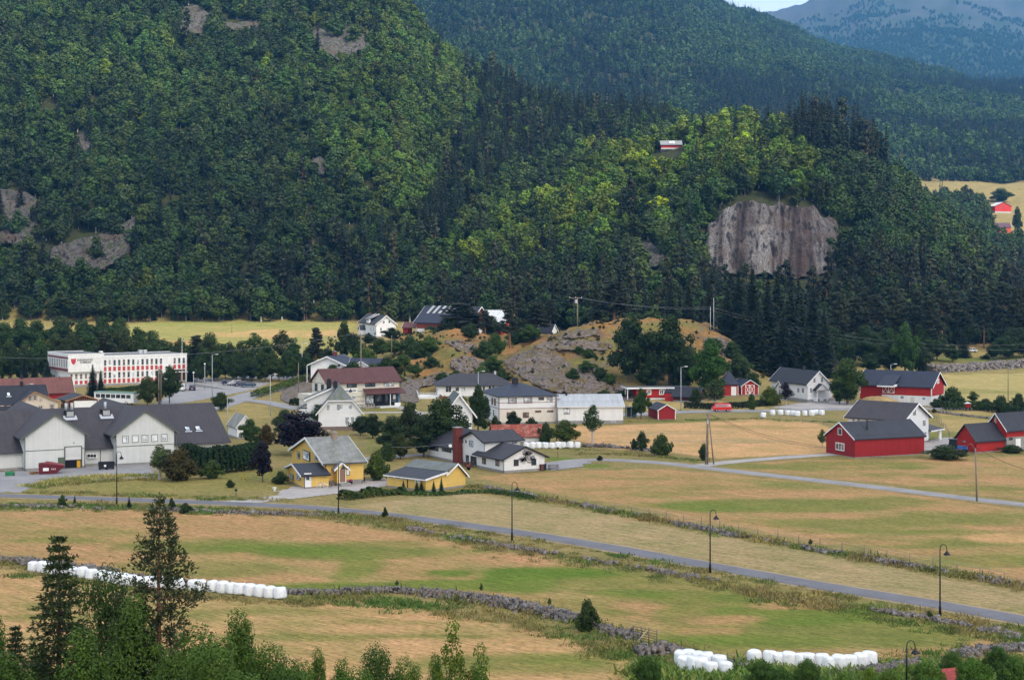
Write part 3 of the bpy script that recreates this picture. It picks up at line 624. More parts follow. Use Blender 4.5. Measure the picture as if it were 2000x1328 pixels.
    def win(s, ax, val, px, py, wpx, hpx, **k):
        p0 = s.hit(ax, val, px-wpx/2, py); p1 = s.hit(ax, val, px+wpx/2, py); z0 = s.hit(ax, val, px, py+hpx/2).z; z1 = s.hit(ax, val, px, py-hpx/2).z
        i = 0 if ax == 1 else 1; u0, u1 = sorted((p0[i], p1[i]))
        return s.win_at(ax, val, (u0+u1)/2, (z0+z1)/2, u1-u0, z1-z0, **k)
    def panel(s, name, ax, val, px0, px1, py0, py1, m, d=.05, out=-1, parent=None, base=.001):
        p0 = s.hit(ax, val, px0, (py0+py1)/2); p1 = s.hit(ax, val, px1, (py0+py1)/2); pm = (px0+px1)/2
        z0 = s.hit(ax, val, pm, py1).z; z1 = s.hit(ax, val, pm, py0).z
        i = 0 if ax == 1 else 1; u0, u1 = sorted((p0[i], p1[i])); q = sorted((val+out*base, val+out*d)); mb = MB()
        if ax == 1: mb.box(u0, u1, q[0], q[1], z0, z1)
        else: mb.box(q[0], q[1], u0, u1, z0, z1)
        return mb.build(name, m, parent or s.root)
    def door_at(s, ax, val, u, w_, h, m, z0=0.4, fr=WPAINT, out=-1, glass_=False):
        o = s.win_at(ax, val, u, z0+h/2, w_, h, 1, 1, fr, m, None, out, .07, .05, 'door')
        q = sorted((val+out*.018, val+out*.1)); mb = MB(); uu = u+w_*.32
        if ax == 1: mb.box(uu-.06, uu+.06, q[0], q[1], z0+1.0, z0+1.06)
        else: mb.box(q[0], q[1], uu-.06, uu+.06, z0+1.0, z0+1.06)
        mb.build('door_handle', SHIN, o)
        if glass_:
            mb = MB(); q = sorted((val+out*.019, val+out*.03))
            if ax == 1: mb.box(u-w_*.22, u+w_*.22, q[0], q[1], z0+h*.5, z0+h*.88)
            else: mb.box(q[0], q[1], u-w_*.22, u+w_*.22, z0+h*.5, z0+h*.88)
            mb.build('door_glass', PANE, o)
        return o
    def chimney(s, x, y, z0, z1, w_=.6, m=BRICK, cap=True, d=None):
        mb = MB(); d = d or w_; mb.box(x-w_/2, x+w_/2, y-d/2, y+d/2, z0, z1)
        o = mb.build('chimney', m, s.lastroof)
        if cap:
            mb = MB(); mb.box(x-w_/2-.06, x+w_/2+.06, y-d/2-.06, y+d/2+.06, z1, z1+.08); mb.box(x-w_/4, x+w_/4, y-d/4, y+d/4, z1+.08, z1+.25); mb.build('chimney_cap', CONC if m is not CHIMB else CHIMB, s.lastroof)
        return o
    def pipe(s, pts, r=.05, m=SHIN, name='drainpipe'):
        mb = MB(); mb.tube(pts, r, 6); return mb.build(name, m, s.root)
def xdoor(h, ax, val, px0, px1, py0, py1, leafs=2, m=WPAINT, back=RED2, out=-1):
    """barn door with crossed boards"""
    d = h.panel('barn_door', ax, val, px0, px1, py0, py1, back, .03, out)
    p0 = h.hit(ax, val, px0, (py0+py1)/2); p1 = h.hit(ax, val, px1, (py0+py1)/2); pm = (px0+px1)/2
    z0 = h.hit(ax, val, pm, py1).z; z1 = h.hit(ax, val, pm, py0).z; i = 0 if ax == 1 else 1; u0, u1 = sorted((p0[i], p1[i])); b = .13
    mb = MB(); W_ = (u1-u0)/leafs
    def bar(a, c, th):
        a = Vector(a); c = Vector(c); t = (c-a).normalized(); n_ = Vector((-t.y, t.x))*th/2
        q = [a-n_, c-n_, c+n_, a+n_]; f = (lambda u, z, k: (u, val+out*k, z)) if ax == 1 else (lambda u, z, k: (val+out*k, u, z))
        A_ = [f(p.x, p.y, .04) for p in q]; B_ = [f(p.x, p.y, .07) for p in q]; mb.face(A_); mb.face(B_[::-1])
        for k in range(4): j = (k+1) % 4; mb.face([A_[j], A_[k], B_[k], B_[j]])
    for k in range(leafs):
        a, c = u0+k*W_+.05, u0+(k+1)*W_-.05
        bar((a, z0), (a, z1), b); bar((c, z0), (c, z1), b); bar((a, z0+b/2), (c, z0+b/2), b); bar((a, z1-b/2), (c, z1-b/2), b); bar((a, z0), (c, z1), b); bar((a, z1), (c, z0), b)
    mb.build('crossed_boards', m, d); return d
# ------------------------------------------------------------ 1 town hall
h = House('municipal_hall', 'long two-storey white flat-roofed office block with red panels under its windows', 'office building', (134, 757.5), 33)
x1 = h.X(365); xw = h.X(201.5); zt = h.Z(1, 0, 134, 692.5); zm = h.Z(1, 0, 201.5, 695.5); zo = h.Z(1, 0, 134, 727)
PANEL = mat('red_facade_panel', (.48, .05, .05), .5, .2, 2); GREYR = mat('grey_roofing_felt', (.16, .165, .17), .9, .2, .4); FASR = mat('dull_red_cladding', (.19, .055, .06), .7, .15)
h.walls(xw, x1, 0, 14, zm, None, 'x', CONCW, z0=.75, fm=CONC); h.walls(.25, xw-.01, .15, 17.8, zo+.05, None, 'x', CONCW, z0=.75, fm=CONC)
h.walls(-.35, xw, -.75, 18, zt, None, 'x', CONCW, z0=zo, fm=None)
h.box('roof', -.1, xw-.25, -.5, 17.75, zt, zt+.06, GREYR); h.box('roof', xw+.25, x1-.25, .25, 13.75, zm, zm+.06, GREYR)
for a in ((xw, x1+.06, -.06, .2), (xw, x1+.06, 13.8, 14.06)): h.box('parapet', *a, zm-.02, zm+.16, WPAINT)
for a in ((-.42, xw+.06, -.81, -.55), (-.42, xw+.06, 17.8, 18.05), (-.42, -.15, -.55, 17.8)): h.box('parapet', *a, zt-.02, zt+.16, WPAINT)
zw0, zw1 = h.Z(1, 0, 205, 715), h.Z(1, 0, 205, 702.7); zp0, zp1 = h.Z(1, 0, 205, 725.3), h.Z(1, 0, 205, 716.2)
zl0, zl1 = h.Z(1, 0, 205, 739), h.Z(1, 0, 205, 726.5); zq0, zq1 = h.Z(1, 0, 205, 749), h.Z(1, 0, 205, 740)
xa = h.X(205.2); xb = h.X(314.3); dx = (xb-xa)/12
def bay(x, za, zb, zc_, zd, k):
    h.win_at(1, 0, x, (za+zb)/2, dx*.62, zb-za, 1, 1, WPAINT, [PANE, PANEB, PANE, PANEW][k % 4]); h.win_at(1, 0, x, (zc_+zd)/2, dx*.66, zd-zc_, 1, 1, WPAINT, PANEL, name='facade_panel', fw=.04)
for k in range(13): bay(xa+k*dx, zw0, zw1, zp0, zp1, (k*7+k//3) % 4); bay(xa+k*dx, zl0, zl1, zq0, zq1, (k*5+1) % 4)
for px in (341, 350, 358.7): bay(h.X(px), zw0, zw1, zp0, zp1, int(px) % 4)
h.panel('recess_shade_panel', 1, 0, 338, 361.5, 721.5, 743, mat('painted_recess_shade', (.03, .018, .02), .4), .03); h.panel('door', 1, 0, 353, 357, 727, 743, mat('entrance_wood', (.35, .24, .16)), .06)  # flat panel on the wall; the recess's shade is put into its dark colour
h.box('canopy_post', h.X(361.7), h.X(363.2), -.5, -.1, 0, 3.4, WPAINT); h.box('canopy', h.X(336), x1+.1, -.6, -.07, 3.3, 3.55, WPAINT)
dw = (h.X(148.5)-h.X(139)); zz = h.Z(1, .15, 139, 730.2), h.Z(1, .15, 139, 741.2), h.Z(1, .15, 139, 743.5), h.Z(1, .15, 139, 751.3)
for k in range(7):
    x = h.X(139.5, .15)+k*dw
    h.win_at(1, .15, x, (zz[0]+zz[1])/2, dw*.6, zz[0]-zz[1], 1, 1, WPAINT, PANEB); h.win_at(1, .15, x, (zz[2]+zz[3])/2, dw*.66, zz[2]-zz[3], 1, 1, WPAINT, PANEL, name='facade_panel', fw=.04)
for z0_, z1_ in ((zo+.15, zo+1.0), (zt-1.3, zt-.7)): h.box('cladding_band', -.40, -.351, -.5, 17.6, z0_, z1_, FASR)
for k in range(11): h.win_at(0, -.35, .6+k*1.6, (zo+1.1+zt-1.4)/2, 1.15, zt-1.4-zo-1.1, 2, 1)
h.win_at(0, .25, 9, 1.9, 1.1, 2.2, 1, 1); h.win_at(0, .25, 14, 2.2, 2.4, 1.6, 2, 1)
for px in (274, 282.5): x = h.X(px, 8); h.box('roof_vent', x-.5, x+.5, 7.4, 8.6, zm+.06, zm+1.1, mat('galvanised_steel', (.5, .52, .53), .4, .1))
h.box('roof_hatch', h.X(194, 6), h.X(199, 6), 5, 6.5, zt+.06, zt+.45, WPAINT)
for k in range(6): x = h.X(262)+k*1.7; h.win_at(1, .04, x, .35, 1.1, .45, 1, 1, WPAINT, PANE, name='basement_window')
BLKT = mat('black_lettering', (.02, .02, .022), .6)
def text_part(body, size, m, parent, x, y, z, rx=PI/2, rz=0, width=None, name='lettering'):
    c = bpy.data.curves.new('t', 'FONT'); c.body = body; c.size = size; c.extrude = .015; c.align_x = 'CENTER'; c.align_y = 'CENTER'; c.offset = size*.018
    o = bpy.data.objects.new('t', c); COL.objects.link(o); bpy.context.view_layer.update()
    me = bpy.data.meshes.new_from_object(o.evaluated_get(bpy.context.evaluated_depsgraph_get())); bpy.data.objects.remove(o)
    me.materials.clear(); me.materials.append(m)
    if width:
        xs = [v.co.x for v in me.vertices]; k = width/(max(xs)-min(xs))
        for v in me.vertices: v.co.x *= k
    q = bpy.data.objects.new(name, me); COL.objects.link(q); q.parent = parent; q.location = (x, y, z); q.rotation_euler = (rx, 0, rz); return q
yf = -.77
ua, ub = h.X(151, yf), h.X(181.5, yf); zA = h.Z(1, yf, 166, 703.3); zB = h.Z(1, yf, 168, 707.8)
text_part('HÆGEBOSTAD', (h.Z(1, yf, 160, 701.4)-h.Z(1, yf, 160, 705.6))*1.3, BLKT, h.root, (ua+ub)/2, yf, zA, width=ub-ua)
text_part('KOMMUNE', (h.Z(1, yf, 160, 705.9)-h.Z(1, yf, 160, 709.8))*1.3, BLKT, h.root, (h.X(156, yf)+h.X(178, yf))/2, yf, zB, width=h.X(178, yf)-h.X(156, yf))
mb = MB(); sx0, sx1 = h.X(138.7, yf), h.X(148.3, yf); z0_, z1_ = h.Z(1, yf, 143, 712.5), h.Z(1, yf, 143, 700.8); c_ = (sx0+sx1)/2; r_ = (sx1-sx0)/2
prof = [(-1, 1), (1, 1), (.98, .62), (.8, .38), (.5, .16), (0, 0), (-.5, .16), (-.8, .38), (-.98, .62)]
mb.prism([(c_+a*r_, z0_+b*(z1_-z0_)) for a, b in prof], yf-.03, yf+.015, 'y'); sh = mb.build('shield_emblem', mat('shield_red', (.50, .04, .07), .5, .1), h.root)
mb = MB()
for k in range(-2, 3): mb.box(c_+k*r_*.3-.05, c_+k*r_*.3+.05, yf-.045, yf-.031, z0_+(z1_-z0_)*.78, z0_+(z1_-z0_)*.9)
mb.build('shield_marks', mat('shield_pale_red', (.6, .18, .2), .5), sh)
mb = MB(); cx_, cz_ = h.X(191.5, yf), h.Z(1, yf, 191.5, 704.5); rr = (h.X(196.8, yf)-h.X(186.2, yf))/2
for k in range(12): a = 2*PI*k/12; mb.box(cx_+rr*math.cos(a)-.09, cx_+rr*math.cos(a)+.09, yf-.03, yf+.015, cz_+rr*math.sin(a)-.09, cz_+rr*math.sin(a)+.09)
mb.build('ring_of_stars', mat('pale_yellow_marks', (.55, .5, .35), .6), h.root)
# ------------------------------------------------------------ 2 warehouse
h = House('warehouse', 'large pale grey warehouse with dark tiled roof and two tall front gables', 'warehouse', (49, 920), 27.3)
xe = 35.2; g1 = (0, h.X(165)); g2 = (h.X(227), h.X(340)); ze, zr = 3.1, 9.0
h.walls(-34, xe, 2.3, 23.7, ze, zr-.1, 'x', GRW); r0 = h.roof(-34, xe, 2.3, 23.7, ze, zr-.1, 'x', T_DGR, .6, .5, barge=GPAINT, fascia=SHIN)
for (a, b), pe in ((g1, 852), (g2, 846)):
    zg = h.Z(1, 0, 49 if a == 0 else 227, pe)
    h.walls(a, b, 0, 30, zg, zr+.15, 'y', GRW); h.roof(a, b, 0, 30, zg, zr+.15, 'y', T_DGR, .8, .45, barge=GPAINT, bw=.3, fascia=SHIN)
    h.box('wall_trim', a-.02, b+.02, -.05, -.001, 3.25, 3.35, GPAINT)
for px, py in ((-30, 0), ): pass
for px in (245, 264, 283, 302, 320.5): h.win(1, 0, px, 857.8-(px-245)*.045, 10.5, 12, nx=2, nz=3, pane=PANEW, trim=GPAINT, fw=.12)
h.panel('loading_bay_shade', 1, 0, 126.8, 159.3, 872, 913.2, mat('painted_interior_shade', (.008, .008, .01), .9), .02)  # near-black sheet on the wall paints the unlit interior behind the door
h.panel('roller_door', 1, 0, 127.6, 158.3, 872.6, 897.5, siding('roller_door_slats', (.68, .67, .64), False, .5), .06)
o_ = h.panel('door_frame', 1, 0, 125.6, 160.2, 871, 872.5, GPAINT, .1); h.panel('door_frame', 1, 0, 125.4, 126.9, 872.5, 914.5, GPAINT, .1); h.panel('door_frame', 1, 0, 158.9, 160.4, 872.5, 912.5, GPAINT, .1)
h.panel('sliding_door', 1, 0, 113.2, 125.2, 893, 915.5, mat('olive_green_paint', (.10, .13, .085), .7, .15), .14)
h.panel('forklift_mast', 1, 0, 150, 157, 899, 912.5, mat('yellow_machine_paint', (.62, .33, .02), .5, .3, 3), .09)
h.win(1, 0, 143.8, 864.7, 2.2, 2.2, nx=1, fr=GPAINT, name='wall_lamp')
u = h.panel('cooling_unit', 1, 2.3, 170, 188.5, 887, 893.5, WPAINT, .55); c0 = h.hit(1, 1.74, 173.6, 890)
for px in (173.6, 179.4, 185.2):
    p = h.hit(1, 1.74, px, 890); mb = MB(); mb.lathe([(.26, -.02), (.26, .02)], 14, (p.x, 1.73, p.z), axis='y'); mb.build('fan', BPAINT, u)
for px, yv in ((48.5, 0), (165.5, 0), (226.6, 0), (195.8, 2.3), (344, 0)):
    x = h.X(px, yv); h.pipe([(x, yv-.08, 0), (x, yv-.08, 3.1 if yv else 5.2)], .06, GPAINT)
def skylight(h, px, py, y0, y1, ze, zr, lo, w_=.8, l=1.2, name='skylight', axis='x'):
    """roof window on the slope that rises from (lo, ze) to the ridge"""
    sl = (zr-ze)/((y1-y0)/2); o, d = h.ray(px, py)
    n_ = Vector((0, -sl, 1)); p = Vector((0, y0, ze+.24)); t = (p-o).dot(n_)/d.dot(n_); q = o+d*t
    a = math.atan(sl); T = Matrix.Rotation(a, 4, 'X'); mb = MB()
    mb.cbox(q, (w_+.2, l+.2, .1), 0, 0, T); f = mb.build(name, BPAINT, h.root); mb = MB(); mb.cbox(q+Vector((0, -.06*math.sin(a), .06)), (w_-.1, l-.15, .05), 0, 0, T); mb.build('pane', glass('skylight_glass', (.35, .4, .45), .1), f)
    mb = MB(); mb.cbox(q+Vector((0, -(l/2+.25)*math.cos(a), -(l/2+.25)*math.sin(a)+.03)), (w_+.4, .3, .04), 0, 0, T); mb.build('flashing', mat('pale_flashing', (.5, .52, .55), .4), f)
for px, py in ((366, 837.5), (386.5, 836.5)): skylight(h, px, py, 2.3, 23.7, ze, zr-.1, 2.3)
for px, py, n_ in ((137, 811, 2), (208, 808.5, 1)):
    sl = (zr-.1-ze)/10.7; o, d = h.ray(px, py+5); nn = Vector((0, -sl, 1)); p = Vector((0, 2.3, ze+.24)); q = o+d*((p-o).dot(nn)/d.dot(nn))
    mb = MB(); mb.box(q.x-.75, q.x+.75, q.y, q.y+1.6, q.z-.1, q.z+1.25); v = mb.build('roof_ventilator', BPAINT, h.root)
    mb = MB(); mb.box(q.x-.6, q.x+.6, q.y-.06, q.y-.002, q.z+.25, q.z+1.1); mb.build('louvre', mat('pale_grey_louvre', (.45, .46, .45), .5, .3, 6), v)
    mb = MB()
    for k in range(n_): mb.lathe([(.24, q.z+1.2), (.24, q.z+2.5)], 10, (q.x+(k-(n_-1)/2)*1.0, q.y+1, 0))
    mb.build('vent_pipe', MATS['galvanised_steel'], v)
    mb = MB(); mb.cbox((q.x, q.y-.1, q.z+.02), (2.3, 1.4, .05), 0, 0, Matrix.Rotation(math.atan(sl), 4, 'X')); mb.build('flashing', MATS['pale_flashing'], v)
# ------------------------------------------------------------ 3-5 left cottages
h = House('cream_house', 'cream wooden house with dark roof and orange-edged gable behind the warehouse', 'house', (37, 814), 27)
xr = h.X(113); zg = h.Z(1, 0, 113, 785)
h.walls(0, xr, 0, 9, zg, h.Z(1, 0, 68, 766), 'y', CREAM, rp=.4); h.roof(0, xr, -.01, 9, zg, h.Z(1, 0, 68, 766), 'y', T_BLK, .9, .5, barge=WOODT, rp=.4)
zm_ = h.Z(1, 3, 40, 790); h.walls(-22, xr-1.5, 3, 13, zm_-.4, zm_+3.9, 'x', CREAM); h.roof(-22, xr-1.5, 3, 13, zm_-.4, zm_+3.9, 'x', T_BLK, .8, .5, barge=WOODT)
h.chimney(h.X(42, 8), 8, zm_+3, zm_+4.8, .7, CHIMB)
skylight(h, 16.5, 770, 3, 13, zm_-.4, zm_+3.9, 3, .7, 1.0)
for px, py, w_, hh in ((59, 777.5, 6.5, 10), (68.5, 776.5, 7, 10.5), (79.5, 781, 4.5, 6), (47, 784, 4, 6), (79.5, 797, 8, 10), (101.5, 794.5, 8, 10)): h.win(1, 0, px, py, w_, hh, nx=2, nz=2, trim=WOODT)
for px in (4, 17): h.win(1, 3, px, 797, 7, 9, nx=2, nz=2, trim=WOODT)
h = House('red_tiled_house', 'low house with weathered red clay tile roof and white gable edges', 'house', (104, 782), 25)
zz = h.Z(1, 0, 104, 766); xr = h.X(142); xl = h.X(-20)
h.walls(xl, xr, 0, 8, zz, zz+3.4, 'x', RED); h.roof(xl, xr, 0, 8, zz, zz+3.4, 'x', T_RED, .5, .5)
h.chimney(h.X(42.5, 4), 4, zz+2.5, zz+4.3, .6, CHIMB)
h = House('carport', 'brown timber garage with orange-edged dark roof and big white door', 'garage', (131, 806), 27)
xr = h.X(191); zz = h.Z(1, 0, 131, 783); zt = h.Z(1, 0, 161, 773)
h.walls(0, xr, 0, 7, zz, zt, 'y', BROWNW); h.roof(0, xr, -.01, 9, zz, zt, 'y', T_FLT, .5, .5, barge=WOODT)
h.panel('garage_door', 1, 0, 145, 188.5, 782.5, 806, WPAINT, .06)
for px in (132, 142.5, 189): h.panel('post', 1, 0, px, px+1.5, 782, 806, WOODT, .1)
for k in range(9): h.panel('gable_board', 1, 0, 147+k*4.3, 147.6+k*4.3, 777.5, 782, WOODT, .05)
h.panel('doorway', 1, 0, 134.5, 141.5, 789, 806, BPAINT, .03)
# ------------------------------------------------------------ 6 small shed
h = House('small_white_shed', 'small white shed with grey shingle roof beside the warehouse end', 'shed', (463, 857.5), 25)
xr = h.X(494); yb = h.Y(445.5); ze = h.Z(1, 0, 463, 833); zr = h.Z(1, 0, 480, 812.5)
h.walls(0, xr, 0, yb, ze, zr, 'y', WHV); h.roof(0, xr, 0, yb, ze, zr, 'y', T_GRY, .35, .3); h.win(1, 0, 470, 838, 3, 4, nx=1)
# ------------------------------------------------------------ yellow house and garage
h = House('yellow_house', 'yellow wooden house with steep mossy grey roof and white gable edges', 'house', (634.5, 948), 22)
# front long face runs right; its gable looks left
yb = h.Y(570); xr = h.X(709.5); ze = h.Z(1, 0, 634.5, 905); zr = h.Z(0, 0, 600.5, 856)
h.walls(0, xr, 0, yb, ze, zr, 'x', YEL, z0=.7, fm=CONC); h.roof(0, xr, 0, yb, ze, zr, 'x', T_GRY, .55, .5, bw=.3, fascia=SHIN)
cx_ = h.hit(1, yb/2, 649.5, 848); h.chimney(cx_.x, yb/2-.9, zr-1.8, zr+.9, .75, mat('weathered_brick', (.34, .25, .19), .9, .35, 4))
for px, py, w_, hh in ((583.2, 889, 5.2, 12), (618.5, 892.5, 5.2, 12)): h.win(0, 0, px, py, w_, hh, nx=1, trim=BPAINT)
h.win(0, 0, 600, 889.5, 12, 15.5, nx=1, pane=PANEW, trim=BPAINT, fw=.14, depth=.2); h.win(0, 0, 601.2, 863, 4.2, 6, nx=1, trim=BPAINT); h.win(0, 0, 625, 920, 6, 7, nx=1, trim=BPAINT)
h.win(1, 0, 679.5, 918.5, 5, 17, nx=1, pane=PANEW, trim=GPAINT, fw=.12)
# porch with grey roof and brown door
p0 = h.X(652); p1 = h.X(679.5); zz = h.Z(1, -1.6, 661, 914); zq = h.Z(1, -1.6, 668, 905)
q0, q1 = h.X(658.5, -1.6), h.X(676.5, -1.6)
h.walls(q0, q1, -1.6, -.01, zz, zq, 'y', YEL, z0=.5); h.roof(q0, q1, -1.6, -.35, zz, zq, 'y', T_GRY, .5, .3, ends='lo', bw=.25)
h.door_at(1, -1.6, (h.X(666, -1.6)+h.X(672, -1.6))/2, 1.05, 2.2, mat('brown_door', (.26, .15, .10), .6), .5); h.win(0, q0, 651.5, 921, 6, 4, nx=2, fr=WPAINT, trim=RPAINT)
mb = MB(); mb.box(q0+.4, q1+.6, -2.2, -1.62, -.3, .45); mb.box(q0+.4, q1+.6, -2.6, -2.2, -.3, .25); mb.build('porch_steps', CONC, h.root)
# entrance wing on the gable side
B = h.loc(593, 954); y0_ = B.y; x0_ = B.x
yl = h.Y(561, x0_); ze2 = h.Z(0, x0_, 593, 929); zr2 = h.Z(0, x0_, 573.5, 906)
h.walls(x0_, -.01, y0_, yl, ze2, zr2, 'x', YEL, z0=.2); h.roof(x0_, -.4, y0_, yl, ze2, zr2, 'x', T_BLK, .6, .6, ends='lo', bw=.25)
for px, py in ((569.5, 930.5), (583.5, 932)): h.win(0, x0_, px, py, 8, 8.5, nx=2, nz=3, trim=BPAINT)
h.door_at(1, y0_, h.X(601, y0_), 1.1, 2.15, WPAINT, .2, glass_=True)
for x, y, z in ((-.02, -.1, ze), (x0_+.02, y0_-.08, ze2)): h.pipe([(x+.1, y, 0), (x+.1, y, z)], .06)
h = House('yellow_garage', 'low yellow double garage with black lean-to roof and grey shingle ridge', 'garage', (832, 961), 48)
# right gable face runs right-back, long front face runs left-back
xr = h.X(909); yb = h.Y(756); z1 = h.Z(1, 0, 832, 936); xg = h.X(873); zrg = h.Z(1, 0, 893, 907); zeg = h.Z(1, 0, 909, 927.5); zlo = h.Z(1, 0, 873, 931.5)
mb = MB(); mb.prism([(0, .3), (xg, .3), (xg, h.Z(1, 0, 873, 922)), (0, z1)], 0, yb, 'y'); mb.build('wall', YEL, h.root); h.box('foundation', .04, xr-.04, .04, yb-.04, -1, .3, CONC)
xm = (xg+xr)/2; zmid = h.Z(1, 0, 873, 922)
mb = MB(); mb.prism([(xg+.01, .3), (xr, .3), (xr, zeg), (xm, zrg), (xg+.01, zmid+.1)], 0, yb, 'y'); mb.build('wall', YEL, h.root)
mb = MB(); slab(mb, (-.5, yb+.3, z1+.05), (-.5, -.35, z1+.05), (xg+.1, -.35, zmid+.3), (xg+.1, yb+.3, zmid+.3), .15); mb.build('roof', T_FLT, h.root)
mb = MB(); slab(mb, (xg-.5, yb+.4, zmid+.25), (xg-.5, -.4, zmid+.25), (xm, -.4, zrg+.22), (xm, yb+.4, zrg+.22), .15); slab(mb, (xr+.4, -.4, zeg-.15), (xr+.4, yb+.4, zeg-.15), (xm, yb+.4, zrg+.2), (xm, -.4, zrg+.2), .15); mb.build('roof', T_GRM, h.root)
mb = MB()
for a, b in (((xg-.5, zmid-.35), (xm, zrg+.2)), ((xr+.45, zeg-.2), (xm, zrg+.2)), ((-.5, z1+.05), (xg-.3, zmid+.1))):
    q = [(a[0], a[1]+.06), (b[0], b[1]+.06), (b[0], b[1]-.22), (a[0], a[1]-.22)]; mb.prism(q, -.46, -.40, 'y')
mb.build('barge_board', WPAINT, h.root)
h.box('fascia', -.56, -.5, -.35, yb+.3, z1-.14, z1+.02, WPAINT)
for px in (764, 778, 790): h.win(0, 0, px, 930.5+(px-764)*.11, 11, 5.5, nx=1, fw=.06)
h.win(0, 0, 815, 938, 9, 9, nx=2, pane=PANEW); h.box('door_post', -.08, -.001, h.Y(797), h.Y(795.5), .3, z1-.3, BROWNW)
# ------------------------------------------------------------ 7 white half-hipped house
h = House('white_half_hip_house', 'tall white house with mossy grey half-hipped roof and two black chimneys', 'house', (622, 841), 8)
xr = h.X(705.5); ze = h.Z(1, 0, 622, 805); zr = h.Z(1, 1.5, 655.4, 754); D = 9.5
mb = MB(); xm = xr/2; zk = h.Z(1, 0, 641, 782.5); fr = (zk-ze)/(zr-ze); xa_, xb_ = xm*fr, xr-xm*fr
mb.prism([(0, .8), (xr, .8), (xr, ze), (xb_, zk), (xa_, zk), (0, ze)], 0, D, 'y'); mb.build('wall', WH, h.root); h.box('foundation', .05, xr-.05, .05, D-.05, -1.5, .8, BASEB)
t = .2; mb = MB(); oe = .55; og = .5; s_ = (zr-ze)/xm; hd = 2.4
e = ze-oe*s_+t
def P4(mb, pts, m=0):
    top = [Vector(p) for p in pts]; low = [p-Vector((0, 0, t)) for p in top]; n_ = len(pts)
    o = top[0]; u = (top[1]-o).normalized(); uv = []
    for p in top: d = p-o; k = d.dot(u); uv.append((k, -math.sqrt(max(0, d.length_squared-k*k))))
    mb.face(top, m, uv); mb.face(low[::-1], m, [(0, 0)]*n_)
    for k in range(n_): j = (k+1) % n_; mb.face([top[j], top[k], low[k], low[j]], m, [(0, 0)]*4)
P4(mb, [(-oe, -og, e), (-oe, D+og, e), (xm, D+og, zr+t), (xm, hd, zr+t), (xa_-.02, -og, zk+t)][::-1][1:]+[(xa_-.02, -og, zk+t)] if False else [(-oe, D+og, e), (-oe, -og, e), (xa_, -og, zk+t), (xm, hd, zr+t), (xm, D+og, zr+t)])
P4(mb, [(xr+oe, -og, e), (xr+oe, D+og, e), (xm, D+og, zr+t), (xm, hd, zr+t), (xb_, -og, zk+t)])
P4(mb, [(xa_-.1, -og-.1, zk+t-.08), (xb_+.1, -og-.1, zk+t-.08), (xm, hd, zr+t+.03)])
h.lastroof = mb.build('roof', T_GRM, h.root)
mb = MB()
for (a, b) in (((-oe-.05, e), (xa_, zk+t)), ((xr+oe+.05, e), (xb_, zk+t))): mb.prism([(a[0], a[1]+.03), (b[0], b[1]+.03), (b[0], b[1]-.3), (a[0], a[1]-.3)], -og-.06, -og, 'y')
mb.prism([(xa_-.1, zk+t-.1), (xb_+.1, zk+t-.1), (xb_+.1, zk-.12), (xa_-.1, zk-.12)], -og-.16, -og-.1, 'y'); mb.build('barge_board', WPAINT, h.root)
mb = MB(); cp = h.X(642.5, 5); h.chimney(cp, 5.4, zr-.9, zr+1.1, .95, CHIMB); cp = h.X(655, 3.2); h.chimney(cp, 3.2, zr-.5, zr+.75, .9, CHIMB)
# side wing
zd = h.Z(1, 4.6, 601, 781); h.box('side_wall', -2.3, xm-.6, 4.6, D-.1, .8, zd-.1, WH); h.box('foundation', -2.25, 0, 4.7, D-.2, -1.5, .8, BASEB)
mb = MB(); slab(mb, (-2.9, D+.4, zd), (-2.9, 4.1, zd), (xm-.1, 4.1, zr+.05), (xm-.1, D+.4, zr+.05), .16); dd = mb.build('dormer_roof', T_GRM, h.root)
mb = MB(); mb.prism([(-2.95, zd+.05), (xm-.3, zr+.03), (xm-.3, zr-.3), (-2.95, zd-.28)], 4.02, 4.09, 'y'); mb.build('barge_board', WPAINT, dd); mb = MB(); mb.prism([(-2.3, zd-.1), (xm-.6, zd-.1), (xm-.6, zr-.35)], 4.6, 4.7, 'y'); mb.build('dormer_cheek', WH, dd)
mb = MB(); slab(mb, (-4.4, 5.2, zd-1.9), (-2.35, 5.2, zd-1.1), (-2.35, D, zd-1.1), (-4.4, D, zd-1.9), .14); mb.build('lean_to_roof', T_GRM, h.root); h.box('lean_to_wall', -4.1, -2.31, 5.4, D-.2, -.5, zd-1.95, WH)
for px, py, w_, hh in ((641, 796, 7.5, 12), (663.5, 795.5, 13, 13), (684.3, 795, 8, 12.5), (678, 821.5, 9, 15), (688.5, 820, 8, 13)): h.win(1, 0, px, py, w_, hh, nx=1, pane=PANEW, trim=WPAINT)
h.win(1, 0, 642, 842, 7, 4, nx=1, name='basement_window')
# ------------------------------------------------------------ 8 shop
h = House('shop_building', 'two-storey ivory shop building with long brown tiled roof and brown awning', 'shop', (639, 801), 33)
xr = h.X(780); yb = h.Y(609.5); ze = h.Z(1, 0, 639, 747.5); zr = h.Z(0, 0, 623, 722)
h.walls(0, xr, 0, yb, ze, zr, 'x', IVORY); h.roof(0, xr, 0, yb, ze, zr, 'x', T_BRN, .6, .5, barge=RPAINT, fascia=RPAINT)
zb = ze/2+.2
for z in (ze-.35, ze-2.35, zb-.6, zb-1.8, .8): h.box('wall_band', -.01, h.X(712) if z < zb else xr+.01, -.04, -.001, z, z+.09, BPAINT); h.box('wall_band', -.04, -.001, -.01, yb, z, z+.09, BPAINT)
DKF = mat('dark_brown_frame', (.035, .02, .02), .5)
for px, pan in ((687, PANE), (723, PANE), (759.5, PANEW)): h.win(1, 0, px, 751.5-(px-687)*.035, 20, 11, nx=2, fr=DKF, pane=pan)
